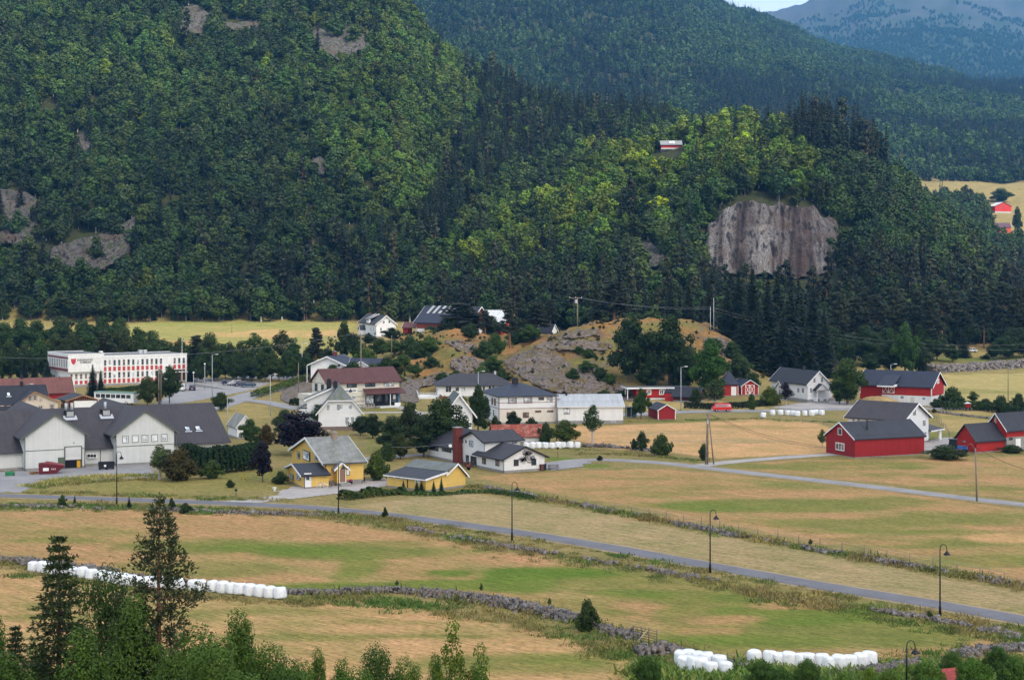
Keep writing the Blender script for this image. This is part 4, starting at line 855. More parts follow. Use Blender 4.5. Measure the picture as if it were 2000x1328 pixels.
for yy in (yb*.3, yb*.72): h.win_at(0, 0, yy, ze-1.4, 1.5, 1.7, 1, 1, DKF)
mb = MB(); xa_, xb_ = h.X(709), xr+.3; za, zz = h.Z(1, 0, 745, 757.5), h.Z(1, -2.2, 750, 768.5)
slab(mb, (xa_-.2, -2.3, zz), (xb_+.4, -2.3, zz), (xb_, -.02, za), (xa_, -.02, za), .15); mb.build('awning', T_BRN, h.root)
h.panel('shop_front', 1, 0, 713.5, 779, 769.5, 792, mat('dark_shopfront', (.012, .015, .02), .2), .03)
h.win(1, -.04, 722, 780, 15, 17, nx=2, fr=DKF, pane=PANEW); h.win(1, -.04, 739, 777, 14, 14, nx=1, fr=DKF, pane=PANE); h.win(1, -.04, 755, 778, 6, 19, nx=1, fr=DKF, pane=PANE, name='door'); h.win(1, -.04, 770.5, 777, 17, 16, nx=1, fr=DKF)
h.panel('poster', 1, -.1, 767.5, 772.5, 770.5, 779, WPAINT, .03); h.panel('blue_banner', 1, -.1, 777.3, 780.5, 768.5, 785, mat('blue_banner', (.12, .22, .38), .6), .04)
h.box('terrace', h.X(735), h.X(771), -2.2, -.05, -.3, .35, CONCW); h.panel('wall_panel', 1, -.6, 770.5, 781.5, 786, 793, WPAINT, .2)
h.box('terrace_post', h.X(762, -2.1), h.X(763, -2.1), -2.15, -2.0, .3, zz-.2, WPAINT)
sg = h.panel('sign_board', 1, 0, 670, 697.8, 759.5, 766.8, WPAINT, .08)
zs = h.Z(1, 0, 684, 763.3); th = (h.Z(1, 0, 684, 761)-h.Z(1, 0, 684, 765.5))
text_part('NISEN', th, BLKT, sg, (h.X(673)+h.X(681))/2, -.1, zs, width=h.X(681)-h.X(673)); text_part('HEIM', th, BLKT, sg, (h.X(688)+h.X(695))/2, -.1, zs, width=h.X(695)-h.X(688))
mb = MB(); cx_ = h.X(684.3); mb.prism([(cx_-.45, zs-.35), (cx_+.45, zs-.35), (cx_+.45, zs+.05), (cx_, zs+.5), (cx_-.45, zs+.05)], -.11, -.081, 'y'); mb.build('house_emblem', mat('blue_black_emblem', (.03, .04, .08), .5), sg)
h.win(1, 0, 691, 776, 8, 8, nx=1, pane=PANEW)
# balcony annex on the left
h.box('annex', -4.2, -.01, 1.0, yb-.8, zb-.9, zb+.3, IVORY); h.box('annex_wall', -3.9, -.02, 1.4, yb-1, -1, zb-.9, IVORY); h.win_at(1, 1.4, -2, 1.9, 2.6, 2.6, 2, 2, WPAINT)
def lattice(h, pts, hgt=1.0, name='lattice_fence', m=None, posts=True, label=None):
    o = MB(); m = m or mat('pale_pink_paint', (.66, .58, .52), .6)
    for (xa, ya, za), (xb, yb2, zb2) in zip(pts, pts[1:]):
        A_, B_ = Vector((xa, ya, za)), Vector((xb, yb2, zb2)); n_ = max(1, round((B_-A_).length/1.1))
        for k in range(n_):
            p, q = A_.lerp(B_, k/n_), A_.lerp(B_, (k+1)/n_); u = Vector((0, 0, hgt))
            o.tube([p, p+u], .045, 4); o.tube([p+u*.05, q+u*.95], .03, 4); o.tube([p+u*.95, q+u*.05], .03, 4); o.tube([p+u, q+u], .04, 4); o.tube([p+u*.03, q+u*.03], .03, 4)
        o.tube([B_, B_+Vector((0, 0, hgt))], .045, 4)
    w_ = o.build(name, m); return w_
o = lattice(h, [tuple(G(699, 795)), tuple(G(715, 799)), tuple(G(731, 797))], 1.0); tag(o, 'pale crossed lattice fence in front of the brown-roofed shop', 'fence')
# ------------------------------------------------------------ 9 white house behind the shop
h = House('white_blue_roof_house', 'white bungalow with dark blue roof and red chimney behind the shop', 'house', tuple(GY(607, 468)), -14)
h.A.z = float(GY(640, 468).z); h.root.location = h.A; h.M = Matrix.Translation(h.A) @ Matrix.Rotation(h.yaw, 4, 'Z'); h.Mi = h.M.inverted()
T_BLU = tiles('dark_blue_roof', (.03, .037, .06), .35, .3, .2)
xr = h.X(673); ze = h.Z(1, 0, 640, 712); zr = h.Z(1, 0, 640.5, 697)
h.walls(0, xr, 0, 12, ze, zr, 'y', WH, deep=3); h.roof(0, xr, 0, 12, ze, zr, 'y', T_BLU, .8, .8, bw=.3)
h.chimney(xr/2, 6, zr-.3, zr+1.2, 1.0, BRICK); h.win(1, 0, 662, 714, 6, 6, nx=1)
h.walls(xr+.01, xr+9, 4, 10, ze-.6, ze+1.6, 'x', WH, deep=3); h.roof(xr, xr+9, 4, 10, ze-.6, ze+1.4, 'x', T_BLU, .6, .6)
xc = h.X(706, 1.5); h.walls(xc-2.6, xc+2.6, 1.5, 8, ze-.7, ze+.9, 'y', WH, deep=3); h.roof(xc-2.6, xc+2.6, 1.5, 8, ze-.7, ze+.9, 'y', T_BLU, .5, .5)
h.box('porch_post', -1.0, -.85, -.6, -.45, -2, ze-.3, WPAINT)
# ------------------------------------------------------------ 10 grey hipped bungalow
h = House('grey_hip_house', 'white bungalow with broad dark grey hipped roof below the rocky knoll', 'house', (855.7, 777), 6)
xr = h.X(1000); ze = h.Z(1, 0, 855, 751.5); zr = h.Z(1, 5, 930, 730)
h.walls(0, xr, 0, 10, ze, None, 'x', WHV); h.hip(0, xr, 0, 10, ze, zr, 4.6, T_CHR, .8)
for px, py, w_, hh, nx in ((876, 760, 12, 12, 2), (893, 760, 8, 9, 1), (905, 760, 8, 9, 1), (945, 758, 5, 10, 1), (957, 757, 6, 10, 1), (963.5, 757, 5, 8, 1)): h.win(1, 0, px, py, w_, hh, nx=nx, fr=WPAINT, pane=PANE if px != 905 else PANEW)
for yy in (2.5, 6): h.win_at(0, 0, yy, 1.9, 1.6, 1.5, 2, 1)
h.chimney(h.X(967, 5), 5, zr-.3, zr+.7, .5, MATS['galvanised_steel'], False)
h.box('terrace', -5.2, -.02, -1.5, 8, -1.2, .5, CONCW); mb = MB()
for a, b in (((-5.2, -1.5), (-.1, -1.5)), ((-5.2, -1.5), (-5.2, 8))):
    A_, B_ = Vector((*a, .5)), Vector((*b, .5)); n_ = 8
    for k in range(n_+1): p = A_.lerp(B_, k/n_); mb.tube([p, p+Vector((0, 0, 1))], .035, 4)
    for z in (.5, .75, 1.0): mb.tube([A_+Vector((0, 0, z)), B_+Vector((0, 0, z))], .03, 4)
mb.build('terrace_railing', WPAINT, h.root); h.box('wall_panel', .3, 6, -.9, -.7, -.8, .5, mat('rust_red_boards', (.25, .07, .05), .7))
# ------------------------------------------------------------ 11-12 white block and long shed
h = House('white_block_house', 'square two-storey white house with red window frames and dark hipped roof', 'house', (974.3, 829), 14)
xr = h.X(1086); yb = h.Y(942); ze = h.Z(1, 0, 974.3, 774); zr = h.Z(1, yb/2, 1020, 749)
h.walls(0, xr, 0, yb, ze, None, 'x', WH); h.hip(0, xr, 0, yb, ze, zr, 5.6, T_BLU, .55)
zb = h.Z(1, 0, 974.3, 799)
for z, m_ in ((zb, RPAINT), (h.Z(1, 0, 974.3, 787.5), RPAINT)): h.box('wall_band', -.03, xr+.03, -.04, -.001, z, z+.1, m_); h.box('wall_band', -.04, -.001, 0, yb, z, z+.1, m_)
h.box('corner_board', -.05, .12, -.06, -.041, .4, ze-.1, RPAINT); h.box('corner_board', xr-.12, xr+.05, -.06, -.041, zb, ze-.1, RPAINT); h.box('lower_wall', .001, xr-.001, -.015, -.001, .4, zb-.02, mat('ivory_render', (.70, .65, .56), .9, .1, 1))
for px, py, w_, hh, nx in ((1000.5, 782.5, 17, 11.5, 2), (1031, 781.5, 17, 11.5, 2), (1057, 778.5, 11, 6, 2), (1073.5, 780, 11, 11, 1)): h.win(1, 0, px, py, w_, hh, nx=nx, fr=RPAINT, pane=PANEW if px != 1057 else PANE)
for px, py, w_, hh in ((995, 810, 11, 10), (1027, 810.5, 12, 11), (1051, 803.5, 12, 4), (1074.5, 803, 12, 4)): h.win(1, -.015, px, py, w_, hh, nx=2, fr=RPAINT, pane=PANEB)
for fy in (.22, .38, .78): h.win_at(0, 0, yb*fy, ze-1.5, 1.5, 1.5, 2, 1, RPAINT)
for fy in (.3, .75): h.win_at(0, 0, yb*fy, 2.1, 1.5, 1.6, 1, 1, WPAINT)
p_ = h.hit(1, yb/2, 1006, 746); h.chimney(p_.x, yb/2, zr-.6, zr+1.15, 1.2, CHIMB)
h = House('white_long_shed', 'long white workshop with pale grey metal roof beside the square white house', 'shed', (1090.5, 828), 5)
xr = h.X(1217); ze = h.Z(1, 0, 1090, 794); zr = h.Z(1, 5, 1150, 771)
h.walls(0, xr, 0, 10, ze, zr, 'x', WHV, z0=.7); h.roof(0, xr, 0, 10, ze, zr, 'x', T_MET, .4, .3, barge=WPAINT, fascia=WPAINT)
h.win(1, 0, 1107, 803, 12, 12, nx=1, fr=RPAINT, pane=PANEW)
for px in (1195, 1200.5): h.win(1, .04, px, 821, 3.4, 5.5, nx=1, name='basement_window')
h.chimney(h.X(1106, 4.5), 4.5, zr-.5, zr+.6, .4, CHIMB, False)
# ------------------------------------------------------------ 13 white house group
h = House('white_brick_chimney_house', 'sprawling white house with charcoal roofs and tall red brick chimney', 'house', (984.3, 924), 30)
xr = h.X(1063.5); yb = h.Y(931); ze = h.Z(1, 0, 984.3, 896.5); zr = h.Z(1, 0, 1027, 873)
h.walls(0, xr, 0, yb, ze, zr, 'y', WH); h.roof(0, xr, 0, yb, ze, zr, 'y', T_CHR, .6, .5, barge=BPAINT)
for px, py in ((1008, 903.5), (1042.5, 902)): h.win(1, 0, px, py, 9.5, 13, nx=1, fr=DKF)
for px, py in ((945.5, 900), (971.7, 904)): h.win(0, 0, px, py, 7.5, 12, nx=1, fr=DKF, pane=PANEB)
B = h.loc(946.6, 914.5); bx, by = B.x, B.y
ya = h.Y(905, bx); zE = h.Z(0, bx, 946.6, 863); zR = h.Z(0, bx, 916, 842.5); x2 = h.X(1016, by)
h.walls(bx, x2, by, ya, zE, zR, 'x', WH); h.roof(bx, x2, by, ya, zE, zR, 'x', T_CHR, .55, .6, barge=BPAINT)
h.win(0, bx, 920.5, 866.5, 8, 12, nx=1, fr=DKF, pane=PANEW); h.win(0, bx, 910.3, 862, 4, 8, nx=1, fr=WPAINT); h.win(0, bx, 913, 897.5, 6, 18, nx=1, fr=DKF, name='door'); h.win(0, bx, 926, 899, 13, 16, nx=2, fr=DKF); h.win(1, by, 1005, 862.5, 9, 7, nx=1, fr=DKF, pane=PANEW)
C_ = h.loc(886.5, 903); cx_, cy_ = C_.x, C_.y
yc_ = h.Y(836.5, cx_); zE3 = h.Z(0, cx_, 886.5, 874); W3 = 9.0; zR3 = zE3+2.6
h.walls(cx_, cx_+W3, cy_, yc_, zE3, zR3, 'y', WH); h.roof(cx_, cx_+W3, cy_, yc_, zE3, zR3, 'y', T_CHR, .6, .5, barge=BPAINT)
for px, py in ((847.5, 873.5), (872.5, 876.5)): h.win(0, cx_, px, py, 18, 12, nx=3, fr=DKF)
q = h.hit(0, bx, 900, 880); mb = MB(); q2 = h.loc(900, 909); zt_ = h.Z(0, bx-.6, 900, 836); mb.box(bx-1.25, bx-.02, q.y-.62, q.y+.62, -.3, zt_); ch_ = mb.build('chimney', BRICK, h.root)
mb = MB(); mb.box(bx-1.35, bx+.08, q.y-.72, q.y+.72, zt_, zt_+.12); mb.build('chimney_cap', CONC, ch_)
mb = MB(); mb.lathe([(.02, 0), (.17, .03), (.29, .09), (.31, .11)], 16, (0, 0, 0)); o = mb.build('satellite_dish', WPAINT, h.root); o.location = (bx-1.6, q.y+.9, zt_-3.2); o.rotation_euler = (R(60), R(-20), 0)
for x, y, z in ((-.08, -.08, ze), (bx-.08, by-.08, zE), (cx_-.08, cy_-.05, zE3)): h.pipe([(x, y, 0), (x, y, z)], .05)
# ------------------------------------------------------------ 14-15
h = House('rusty_roof_shed', 'small white shed with rusty red metal roof behind the white house', 'shed', (1020, 866), 8)
xr = h.X(1065); ze = h.Z(1, 0, 1020, 852.5); zr = ze+1.9
h.walls(-5.5, xr, 0, 6, ze, zr, 'x', WH); h.roof(-5.5, xr, 0, 6, ze, zr, 'x', T_RST, .35, .3, barge=None)
h = House('white_gable_house', 'white gabled house mostly hidden by large trees', 'house', (872, 860), 8)
xr = h.X(922); ze = h.Z(1, 0, 922, 804); zr = h.Z(1, 0, 899, 771)
h.walls(0, xr, 0, 10, ze, zr, 'y', WH); h.roof(0, xr, 0, 10, ze, zr, 'y', T_GRM, .9, .6, bw=.4)
# ------------------------------------------------------------ 16-19 red outbuildings
h = House('red_flat_roof_hall', 'long low red building with white-edged flat roof by the road', 'outbuilding', (1243, 781), 7)
xr = h.X(1349); ze = h.Z(1, 0, 1243, 758.5)
h.walls(0, xr, 0, 7, ze, None, 'x', RED2, z0=.5, fm=CONCW); h.box('roof', -2.6, xr+.4, -.5, 7.4, ze, ze+.08, GREYR)
for a in ((-2.7, xr+.45, -.6, -.5), (-2.7, -2.6, -.5, 7.5)): h.box('fascia', *a, ze-.12, ze+.22, WPAINT)
for y in (0, 3, 6.5): h.box('post', -2.4, -2.2, y, y+.18, -.5, ze, WPAINT)
for px in (1267.5, 1292): h.win(1, 0, px, 766, 9, 10, nx=2, fr=WPAINT, pane=PANE, fw=.2)
h = House('dark_red_cabin', 'small dark red cabin with black roof and tiny porch under the trees', 'cabin', (1314.5, 784.5), -25)
h = h
xr = 6.5; ze = h.Z(0, 0, 1314.5, 773); zr = ze+2.0; W_ = 6
h.walls(0, xr, 0, W_, ze, zr, 'x', DKR); h.roof(0, xr, 0, W_, ze, zr, 'x', T_BLK, .5, .4, barge=GPAINT)
mb = MB(); mb.box(-2.6, -.02, 1.2, 3.4, 0, 2.1); o = mb.build('porch', RED2, h.root)
h.walls(-2.6, -.01, 1.3, 3.5, 2.1, 2.9, 'x', RED2, z0=2.1, fm=None); h.roof(-2.6, -.3, 1.3, 3.5, 2.1, 2.9, 'x', T_BLK, .2, .2, ends='lo', bw=.15); h.win_at(0, 0, 4.6, 1.7, .9, 1.6, 1, 2, WPAINT)
h = House('small_red_shed', 'small red shed with white corners beside the yellow field', 'shed', (1285.5, 820), 10)
xr = h.X(1319); yb = h.Y(1266); ze = h.Z(1, 0, 1285.5, 802); zr = h.Z(1, 0, 1302, 791.5)
h.walls(0, xr, 0, yb, ze, zr, 'y', RED, z0=.1); h.roof(0, xr, 0, yb, ze, zr, 'y', T_BLK, .25, .25, bw=.16)
for x in (0, xr): h.box('corner_board', x-.08, x+.08, -.05, -.001, .1, ze, WPAINT)
h = House('red_garage', 'small red garage with white crossed double doors', 'garage', (1448.5, 772), 12)
xr = h.X(1481); ze = h.Z(1, 0, 1448, 754.5); zr = h.Z(1, 0, 1465.5, 743)
h.walls(0, xr, 0, 8, ze, zr, 'y', RED2, z0=.2); h.roof(0, xr, 0, 8, ze, zr, 'y', T_BLU, .35, .35, bw=.18)
xdoor(h, 1, 0, 1455.5, 1473.5, 751.5, 770)
for x in (0, xr): h.box('corner_board', x-.09, x+.09, -.06, -.001, .2, ze, WPAINT)
h = House('red_storehouse', 'red storehouse with pointed black roof and white door behind the lime tree', 'outbuilding', (1414, 774), 6)
xr = h.X(1441.5); ze = h.Z(1, 0, 1441, 748.5); zr = ze+3.1
h.walls(0, xr, 0, 5, ze, None, 'x', RED2, z0=.2); h.hip(0, xr, 0, 5, ze, zr, xr/2-.05, T_BLU, .35)
h.panel('door', 1, 0, 1428, 1438, 755, 772, WPAINT, .06); h.box('corner_board', xr-.09, xr+.05, -.06, -.001, .2, ze, WPAINT)
# ------------------------------------------------------------ 20 white farmhouse
def porch(h, ax_out, x0, x1, y0, y1, ze, zr, m, n_=2):
    h.roof(x0, x1, y0, y1, ze, zr, 'y', m, .25, .2, ends='lo', bw=.15); mb = MB()
    for x in (x0+.1, x1-.1):
        mb.box(x-.08, x+.08, y0+.05, y0+.21, 0, ze)
    mb.build('porch_post', WPAINT, h.root)
    mb = MB(); mb.prism([(x0, ze), (x1, ze), ((x0+x1)/2, zr)], y0+.02, y0+.1, 'y'); mb.build('porch_gable', WPAINT, h.root)
    h.box('porch_deck', x0-.1, x1+.1, y0-.2, y1-.01, -.3, .35, CONC)
h = House('white_farmhouse', 'white farmhouse with black roof, columned porch and blue side door', 'house', (1577.4, 786.5), 21)
xr = h.X(1620); yb = h.Y(1505.5); ze = h.Z(1, 0, 1577.4, 749.5); zr = h.Z(1, 0, 1600, 726)
h.walls(0, xr, 0, yb, ze, zr, 'y', WH, z0=.8); h.roof(0, xr, 0, yb, ze, zr, 'y', T_BLK, .5, .45, bw=.28)
for px, py, w_, hh in ((1590.6, 742.5, 5, 10), (1605, 741.6, 5, 10), (1584, 762.6, 5.5, 10)): h.win(1, 0, px, py, w_, hh, nx=2, nz=3, pane=PANE)
for px, py, w_, hh in ((1559.4, 762, 5, 9.5), (1568.6, 762.4, 5, 9.5), (1514, 757, 5, 7)): h.win(0, 0, px, py, w_, hh, nx=2, nz=3)
p0, p1 = h.X(1596, -1.8), h.X(1617, -1.8); zz = h.Z(1, -1.8, 1606, 762); porch(h, 1, p0, p1, -1.8, 0, zz, zz+1.4, T_BLK); h.door_at(1, 0, (h.X(1601)+h.X(1608))/2, 1.1, 2.1, WPAINT, .35)
h.box('porch_rail', p0, p0+.08, -1.7, 0, .35, 1.3, WPAINT); h.chimney(xr/2+.3, yb*.42, zr-.4, zr+.9, .8, CHIMB); y2_ = h.Y(1533, 0)
h.walls(-1.6, -.01, y2_-1.6, y2_+1.6, ze-1.6, ze-.2, 'x', WH, z0=.6); h.roof(-1.6, .6, y2_-1.6, y2_+1.6, ze-1.6, ze-.2, 'x', T_BLK, .35, .3, ends='lo'); h.win_at(0, -1.6, y2_, 2.0, .9, 1.5, 2, 3)
h.walls(xr+.01, xr+3.2, 4.0, 9, ze-1.6, ze+.1, 'y', WH, z0=.8); h.roof(xr+.3, xr+3.2, 4.0, 9, ze-1.6, ze+.1, 'y', T_BLK, .3, .3); h.door_at(1, 4.0, xr+.9, 1.0, 2.1, mat('blue_door', (.03, .09, .25), .5), .8)
mb = MB(); mb.box(xr+.3, xr+3.4, 2.0, 3.98, -.4, .75)
for k in range(4): mb.box(xr+3.4+k*.3, xr+3.7+k*.3, 2.2, 3.6, -.4, .6-k*.16)
mb.build('side_steps', CONC, h.root); mb = MB()
for a, b in (((xr+.3, 2.05, .75), (xr+3.4, 2.05, .75)), ((xr+3.4, 2.05, .75), (xr+4.7, 2.05, .05))):
    A_, B_ = Vector(a), Vector(b)
    for k in range(7): p = A_.lerp(B_, k/6); mb.tube([p, p+Vector((0, 0, .95))], .035, 4)
    mb.tube([A_+Vector((0, 0, .95)), B_+Vector((0, 0, .95))], .05, 4)
mb.build('stair_railing', WPAINT, h.root)
# ------------------------------------------------------------ 21 red barn
h = House('red_barn', 'large red barn with dark roof, white crossed doors and white stone base', 'barn', (1819.4, 792.5), 57)
xr = h.X(1843.5); yb = h.Y(1680); ze = h.Z(0, 0, 1819.4, 755); zr = h.Z(1, 0, 1835, 727); zb = h.Z(1, 0, 1819.4, 774)
h.walls(0, xr, 0, yb, ze, zr, 'y', RED2, z0=zb, fm=None); yl = h.Y(1752); h.box('stone_base', .05, xr-.05, .05, yb-.05, -2, zb, CONCW)
h.roof(0, xr, 0, yb, ze, zr, 'y', T_BLU, .6, .6, bw=.28)
xdoor(h, 0, 0, 1724, 1747, 751, 767.5); h.box('lower_cladding', -.08, .049, h.Y(1722), yb, -1, zb+.02, RED2)
for x, y in ((0, 0), (xr, 0), (0, yb)): h.box('corner_board', x-.1, x+.12, y-.1, y+.12, zb, ze, WPAINT)
for px, py in ((1762, 776), (1804.5, 778.5)): h.win(0, .05, px, py, 7, 6, nx=2, pane=glass('blue_glass', (.08, .11, .2)))
h.panel('base_door', 0, .05, 1778, 1786, 775, 789, mat('pale_door', (.6, .6, .6)), .05); h.win(1, 0, 1831.8, 744, 4.5, 10, nx=2, nz=3, pane=PANEW)
ym, y1_ = h.Y(1752), h.Y(1720); mb = MB(); slab(mb, (-2.4, y1_, ze-.1), (-2.4, ym, ze-.1), (xr*.3, ym, ze+(zr-ze)*.6+.45), (xr*.3, y1_, ze+(zr-ze)*.6+.45), .16); dr = mb.build('dormer_roof', T_BLU, h.root)
mb = MB(); mb.box(-2.5, -2.4, ym-.05, y1_+.05, ze-.35, ze-.05); mb.box(-2.4, .2, ym-.12, ym-.02, ze-.3, ze+.25); mb.build('fascia', WPAINT, dr)
# ramp mound
c_ = h.M @ Vector((-4.5, (ym+y1_)/2+1, 0)); mb = MB(); ng = 16
def mound(name, cx, cy, rx, ry, hh, m, rz=0, sink=.4, n_=20, label=None, cat=None, kind=None, rough=.25, power=1.0):
    V = []; Fq = []
    for i in range(n_+1):
        r = i/n_
        for j in range(n_*2):
            a = PI*j/n_; x, y = rx*r*math.cos(a), ry*r*math.sin(a); z = hh*max(0, 1-r**2)**power
            X_ = cx+x*math.cos(rz)-y*math.sin(rz); Y_ = cy+x*math.sin(rz)+y*math.cos(rz)
            V.append((X_, Y_, float(hz(X_, Y_))-sink+z*(1+rough*float(fbm(np.array(X_/2.), np.array(Y_/2.), 3, 3)))))
    w2 = n_*2
    for i in range(n_):
        for j in range(w2): k = (j+1) % w2; Fq.append((i*w2+j, (i+1)*w2+j, (i+1)*w2+k, i*w2+k))
    o = np_mesh(name, V, Fq, m, smooth=True); return tag(o, label, cat, kind=kind)
DRYG = mat('dry_grass_bank', (.40, .28, .12), .95, .3, .8)
mound('bank', c_.x, c_.y, 7, 4, zb+.3, DRYG, h.yaw+PI/2, kind='structure', rough=.1, power=.8)
# ------------------------------------------------------------ 22 white house in the middle
h = House('white_long_house', 'long white house with dark brown-grey roof behind the front red barn', 'house', (1764.5, 872), 50)
xr = h.X(1813.5); yb = h.Y(1656); ze = h.Z(0, 0, 1764.5, 820.5); zr = h.Z(1, 0, 1789, 789)
h.walls(0, xr, 0, yb, ze, zr, 'y', WH); h.roof(0, xr, 0, yb, ze, zr, 'y', T_DGR, .55, .6, bw=.32)
h.win(1, 0, 1785.8, 805.5, 6, 12.5, nx=2, nz=3, pane=PANE); h.win(1, 0, 1804.7, 826, 6, 12, nx=2, nz=3); h.win(1, 0, 1806.5, 849, 5, 12, nx=2)
for px in (1667, 1677): h.win(0, 0, px, 820, 5, 6, nx=2)
h.walls(xr+.01, xr+4.6, 2, 8.5, h.Z(1, 2, 1830, 840), None, 'x', WH, z0=.2); zz = h.Z(1, 0, 1830, 838)
mb = MB(); slab(mb, (xr-.1, -.5, zz), (xr+6, -.5, zz), (xr+3.2, 8, zz+2.3), (xr-.1, 8, zz+2.3), .18); mb.build('annex_roof', T_DGR, h.root)
for x in (xr+4.4, ): h.box('porch_post', x, x+.9, -.2, .0, 0, zz-.1, WPAINT); h.box('fascia', xr, xr+6, -.58, -.51, zz-.25, zz-.01, WPAINT)
h.win_at(1, 2, xr+1.5, 2.3, 1.2, .6, 2, 1)
# ------------------------------------------------------------ 23-24 front barns
h = House('red_front_barn', 'dark red barn with black sheet roof and white-edged gable in the foreground', 'barn', (1669.5, 894.5), 24)
xr = h.X(1805.3); yb = h.Y(1613.5); ze = h.Z(1, 0, 1669.5, 858); zr = h.Z(0, 0, 1640, 826)
h.walls(0, xr, 0, yb, ze, zr, 'x', RED, z0=.15); h.roof(0, xr, 0, yb, ze, zr, 'x', T_FLT, .3, .3, bw=.2)
h.win(0, 0, 1640.6, 842.8, 8, 13, nx=1); h.win(0, 0, 1640.8, 872, 17, 15, nx=3, pane=PANEB, fw=.14)
p = h.hit(1, yb*.25, 1693.7, 830); mb = MB(); mb.tube([(p.x, p.y, ze), (p.x, p.y, h.Z(1, p.y, 1693.7, 819.5))], .17, 10); mb.build('flue_pipe', BPAINT, h.lastroof)
h = House('small_red_barn', 'small red barn with weathered dark roof joined to the right-hand barn', 'barn', (1906.3, 885), 31)
xr = h.X(1964); yb = h.Y(1867.5); ze = h.Z(1, 0, 1906.3, 860); zr = h.Z(0, 0, 1885, 829.5)
h.walls(0, xr, 0, yb, ze, zr, 'x', RED2, z0=.2); h.roof(0, xr, 0, yb, ze, zr, 'x', T_FLT, .4, .4, barge=GPAINT, bw=.16, ends='lo')
h.win(0, 0, 1883, 862, 7, 3, nx=2, fr=GPAINT, pane=PANEW); mb = MB(); mb.box(-.04, .04, -.04, .04, .2, ze); mb.build('corner_board', BPAINT, h.root)
h = House('right_red_barn', 'tall red barn over grey concrete ground floor at the right edge', 'barn', (1966, 881), 31)
yb = h.Y(1928); xr = 16; ze = h.Z(1, 0, 1966, 838); zr = h.Z(0, 0, 1942.6, 808); zb = h.Z(1, 0, 1966, 854)
h.walls(0, xr, 0, yb, ze, zr, 'x', RED2, z0=zb, fm=CONC); h.roof(0, xr, 0, yb, ze, zr, 'x', T_FLT, .5, .5, bw=.2)
h.win(1, .04, 1974, 857, 7, 5, nx=1, fr=BPAINT); h.panel('door', 1, .04, 1983.5, 1993, 856.5, 873, WPAINT, .06); h.panel('hatch', 0, 0, 1942, 1946.5, 811, 826, mat('weathered_hatch', (.4, .33, .25), .8), .05)
# ------------------------------------------------------------ 25 bus shelter
h = House('bus_shelter', 'dark glass bus shelter beside the road near the white workshop', 'bus shelter', (1223.5, 816), 8)
TG = glass('teal_shelter_glass', (.02, .05, .055), .1)
h.box('roof', -.2, 2.5, -.2, 1.8, 2.3, 2.42, SHIN)
for a in ((0, 2.3, 1.5, 1.56), (0, .06, 0, 1.5), (1.1, 2.3, -.02, .03)): h.box('glass_wall', *a, .15, 2.28, TG)
for x, y in ((0, -.05), (1.06, -.05), (2.3, -.05), (2.3, 1.5)): h.box('post', x-.04, x+.06, y-.04, y+.06, 0, 2.3, MATS['galvanised_steel'])
h.box('bench', .2, 1.0, 1.0, 1.4, .4, .5, mat('red_bench', (.4, .03, .03)))
# ------------------------------------------------------------ 26-28 houses beyond the knoll
h = House('white_hill_farmhouse', 'white farmhouse with grey dormer roof beyond the green shrubs', 'house', tuple(GY(735, 556)), 18)
xr = h.X(773); yb = h.Y(701.5); ze = h.Z(1, 0, 735, 633); zr = h.Z(1, 0, 755.6, 617)
h.walls(0, xr, 0, yb, ze, zr, 'y', WH, deep=3); h.roof(0, xr, 0, yb, ze, zr, 'y', T_CHR, .5, .5, bw=.3)
for px, py in ((749.5, 629), (760.5, 628.5), (744, 643), (766, 642)): h.win(1, 0, px, py, 4, 6, nx=2)
h.win(1, 0, 754.5, 620.8, 2, 2.4, nx=1)
ym = yb*.45; mb = MB(); slab(mb, (-.5, ym+2.2, ze+1.3), (-.5, ym-2.2, ze+1.3), (xr/2, ym-2.2, zr+.35), (xr/2, ym+2.2, zr+.35), .15); d_ = mb.build('dormer_roof', T_CHR, h.root); mb = MB(); mb.box(-.25, .3, ym-2, ym+2, ze, ze+1.25); mb.build('dormer_wall', WH, d_)
for y_, f_ in ((ym-2.25, 0), (ym+2.25, 0)):
    mb = MB(); mb.tube([(-.5, y_, ze+1.35), (xr/2, y_, zr+.4)], .1, 4); mb.build('barge_board', WPAINT, d_)
h.walls(-1.8, -.01, yb*.62, yb*.62+3, ze-2.3, ze-1, 'x', WH, deep=3); h.roof(-1.8, 0, yb*.62, yb*.62+3, ze-2.3, ze-1, 'x', T_CHR, .3, .3, ends='lo')
for k in (.15, .3, .85): h.win_at(0, 0, yb*k, ze-1.9, 1.3, 1.3, 2, 1)
h.chimney(xr/2, yb*.6, zr-.2, zr+.9, .6, CHIMB)
h = House('hill_barn', 'red and white barn with dark roof and pale skylight strips on the rise', 'barn', tuple(GY(813.5, 560)), -28)
xr = h.X(917); ze = h.Z(1, 0, 813.5, 627.5); zr = ze+4.9; zb = h.Z(1, 0, 813.5, 641.5); W_ = 14
h.walls(0, xr, 0, W_, ze, zr, 'x', REDF, z0=zb, fm=CONCW, deep=3); h.roof(0, xr, 0, W_, ze, zr, 'x', T_BLU, .9, .8, bw=.3)
for k in range(6):
    x = h.X(838+k*11.3, 4); sl = (zr-ze)/(W_/2); mb = MB(); a = math.atan(sl); mb.cbox((x, 5.2, ze+5.2*sl+.30), (1.0, 4.4, .06), 0, 0, Matrix.Rotation(a, 4, 'X') @ Matrix.Rotation(R(-8), 4, 'Z')); mb.build('skylight_strip', mat('pale_skylight', (.34, .36, .36), .7), h.lastroof)
for px in (821, 855): h.win(1, .04, px, 648.5, 2.6, 3.4, nx=1, name='base_window')
h.box('lean_to_roof', xr*.35, xr*.85, -1.0, -.01, zb+.1, zb+.3, T_BRN)
h = House('orange_red_barn', 'orange-red barn with white sheet roof half hidden by pines', 'barn', tuple(GY(935, 566)), -28)
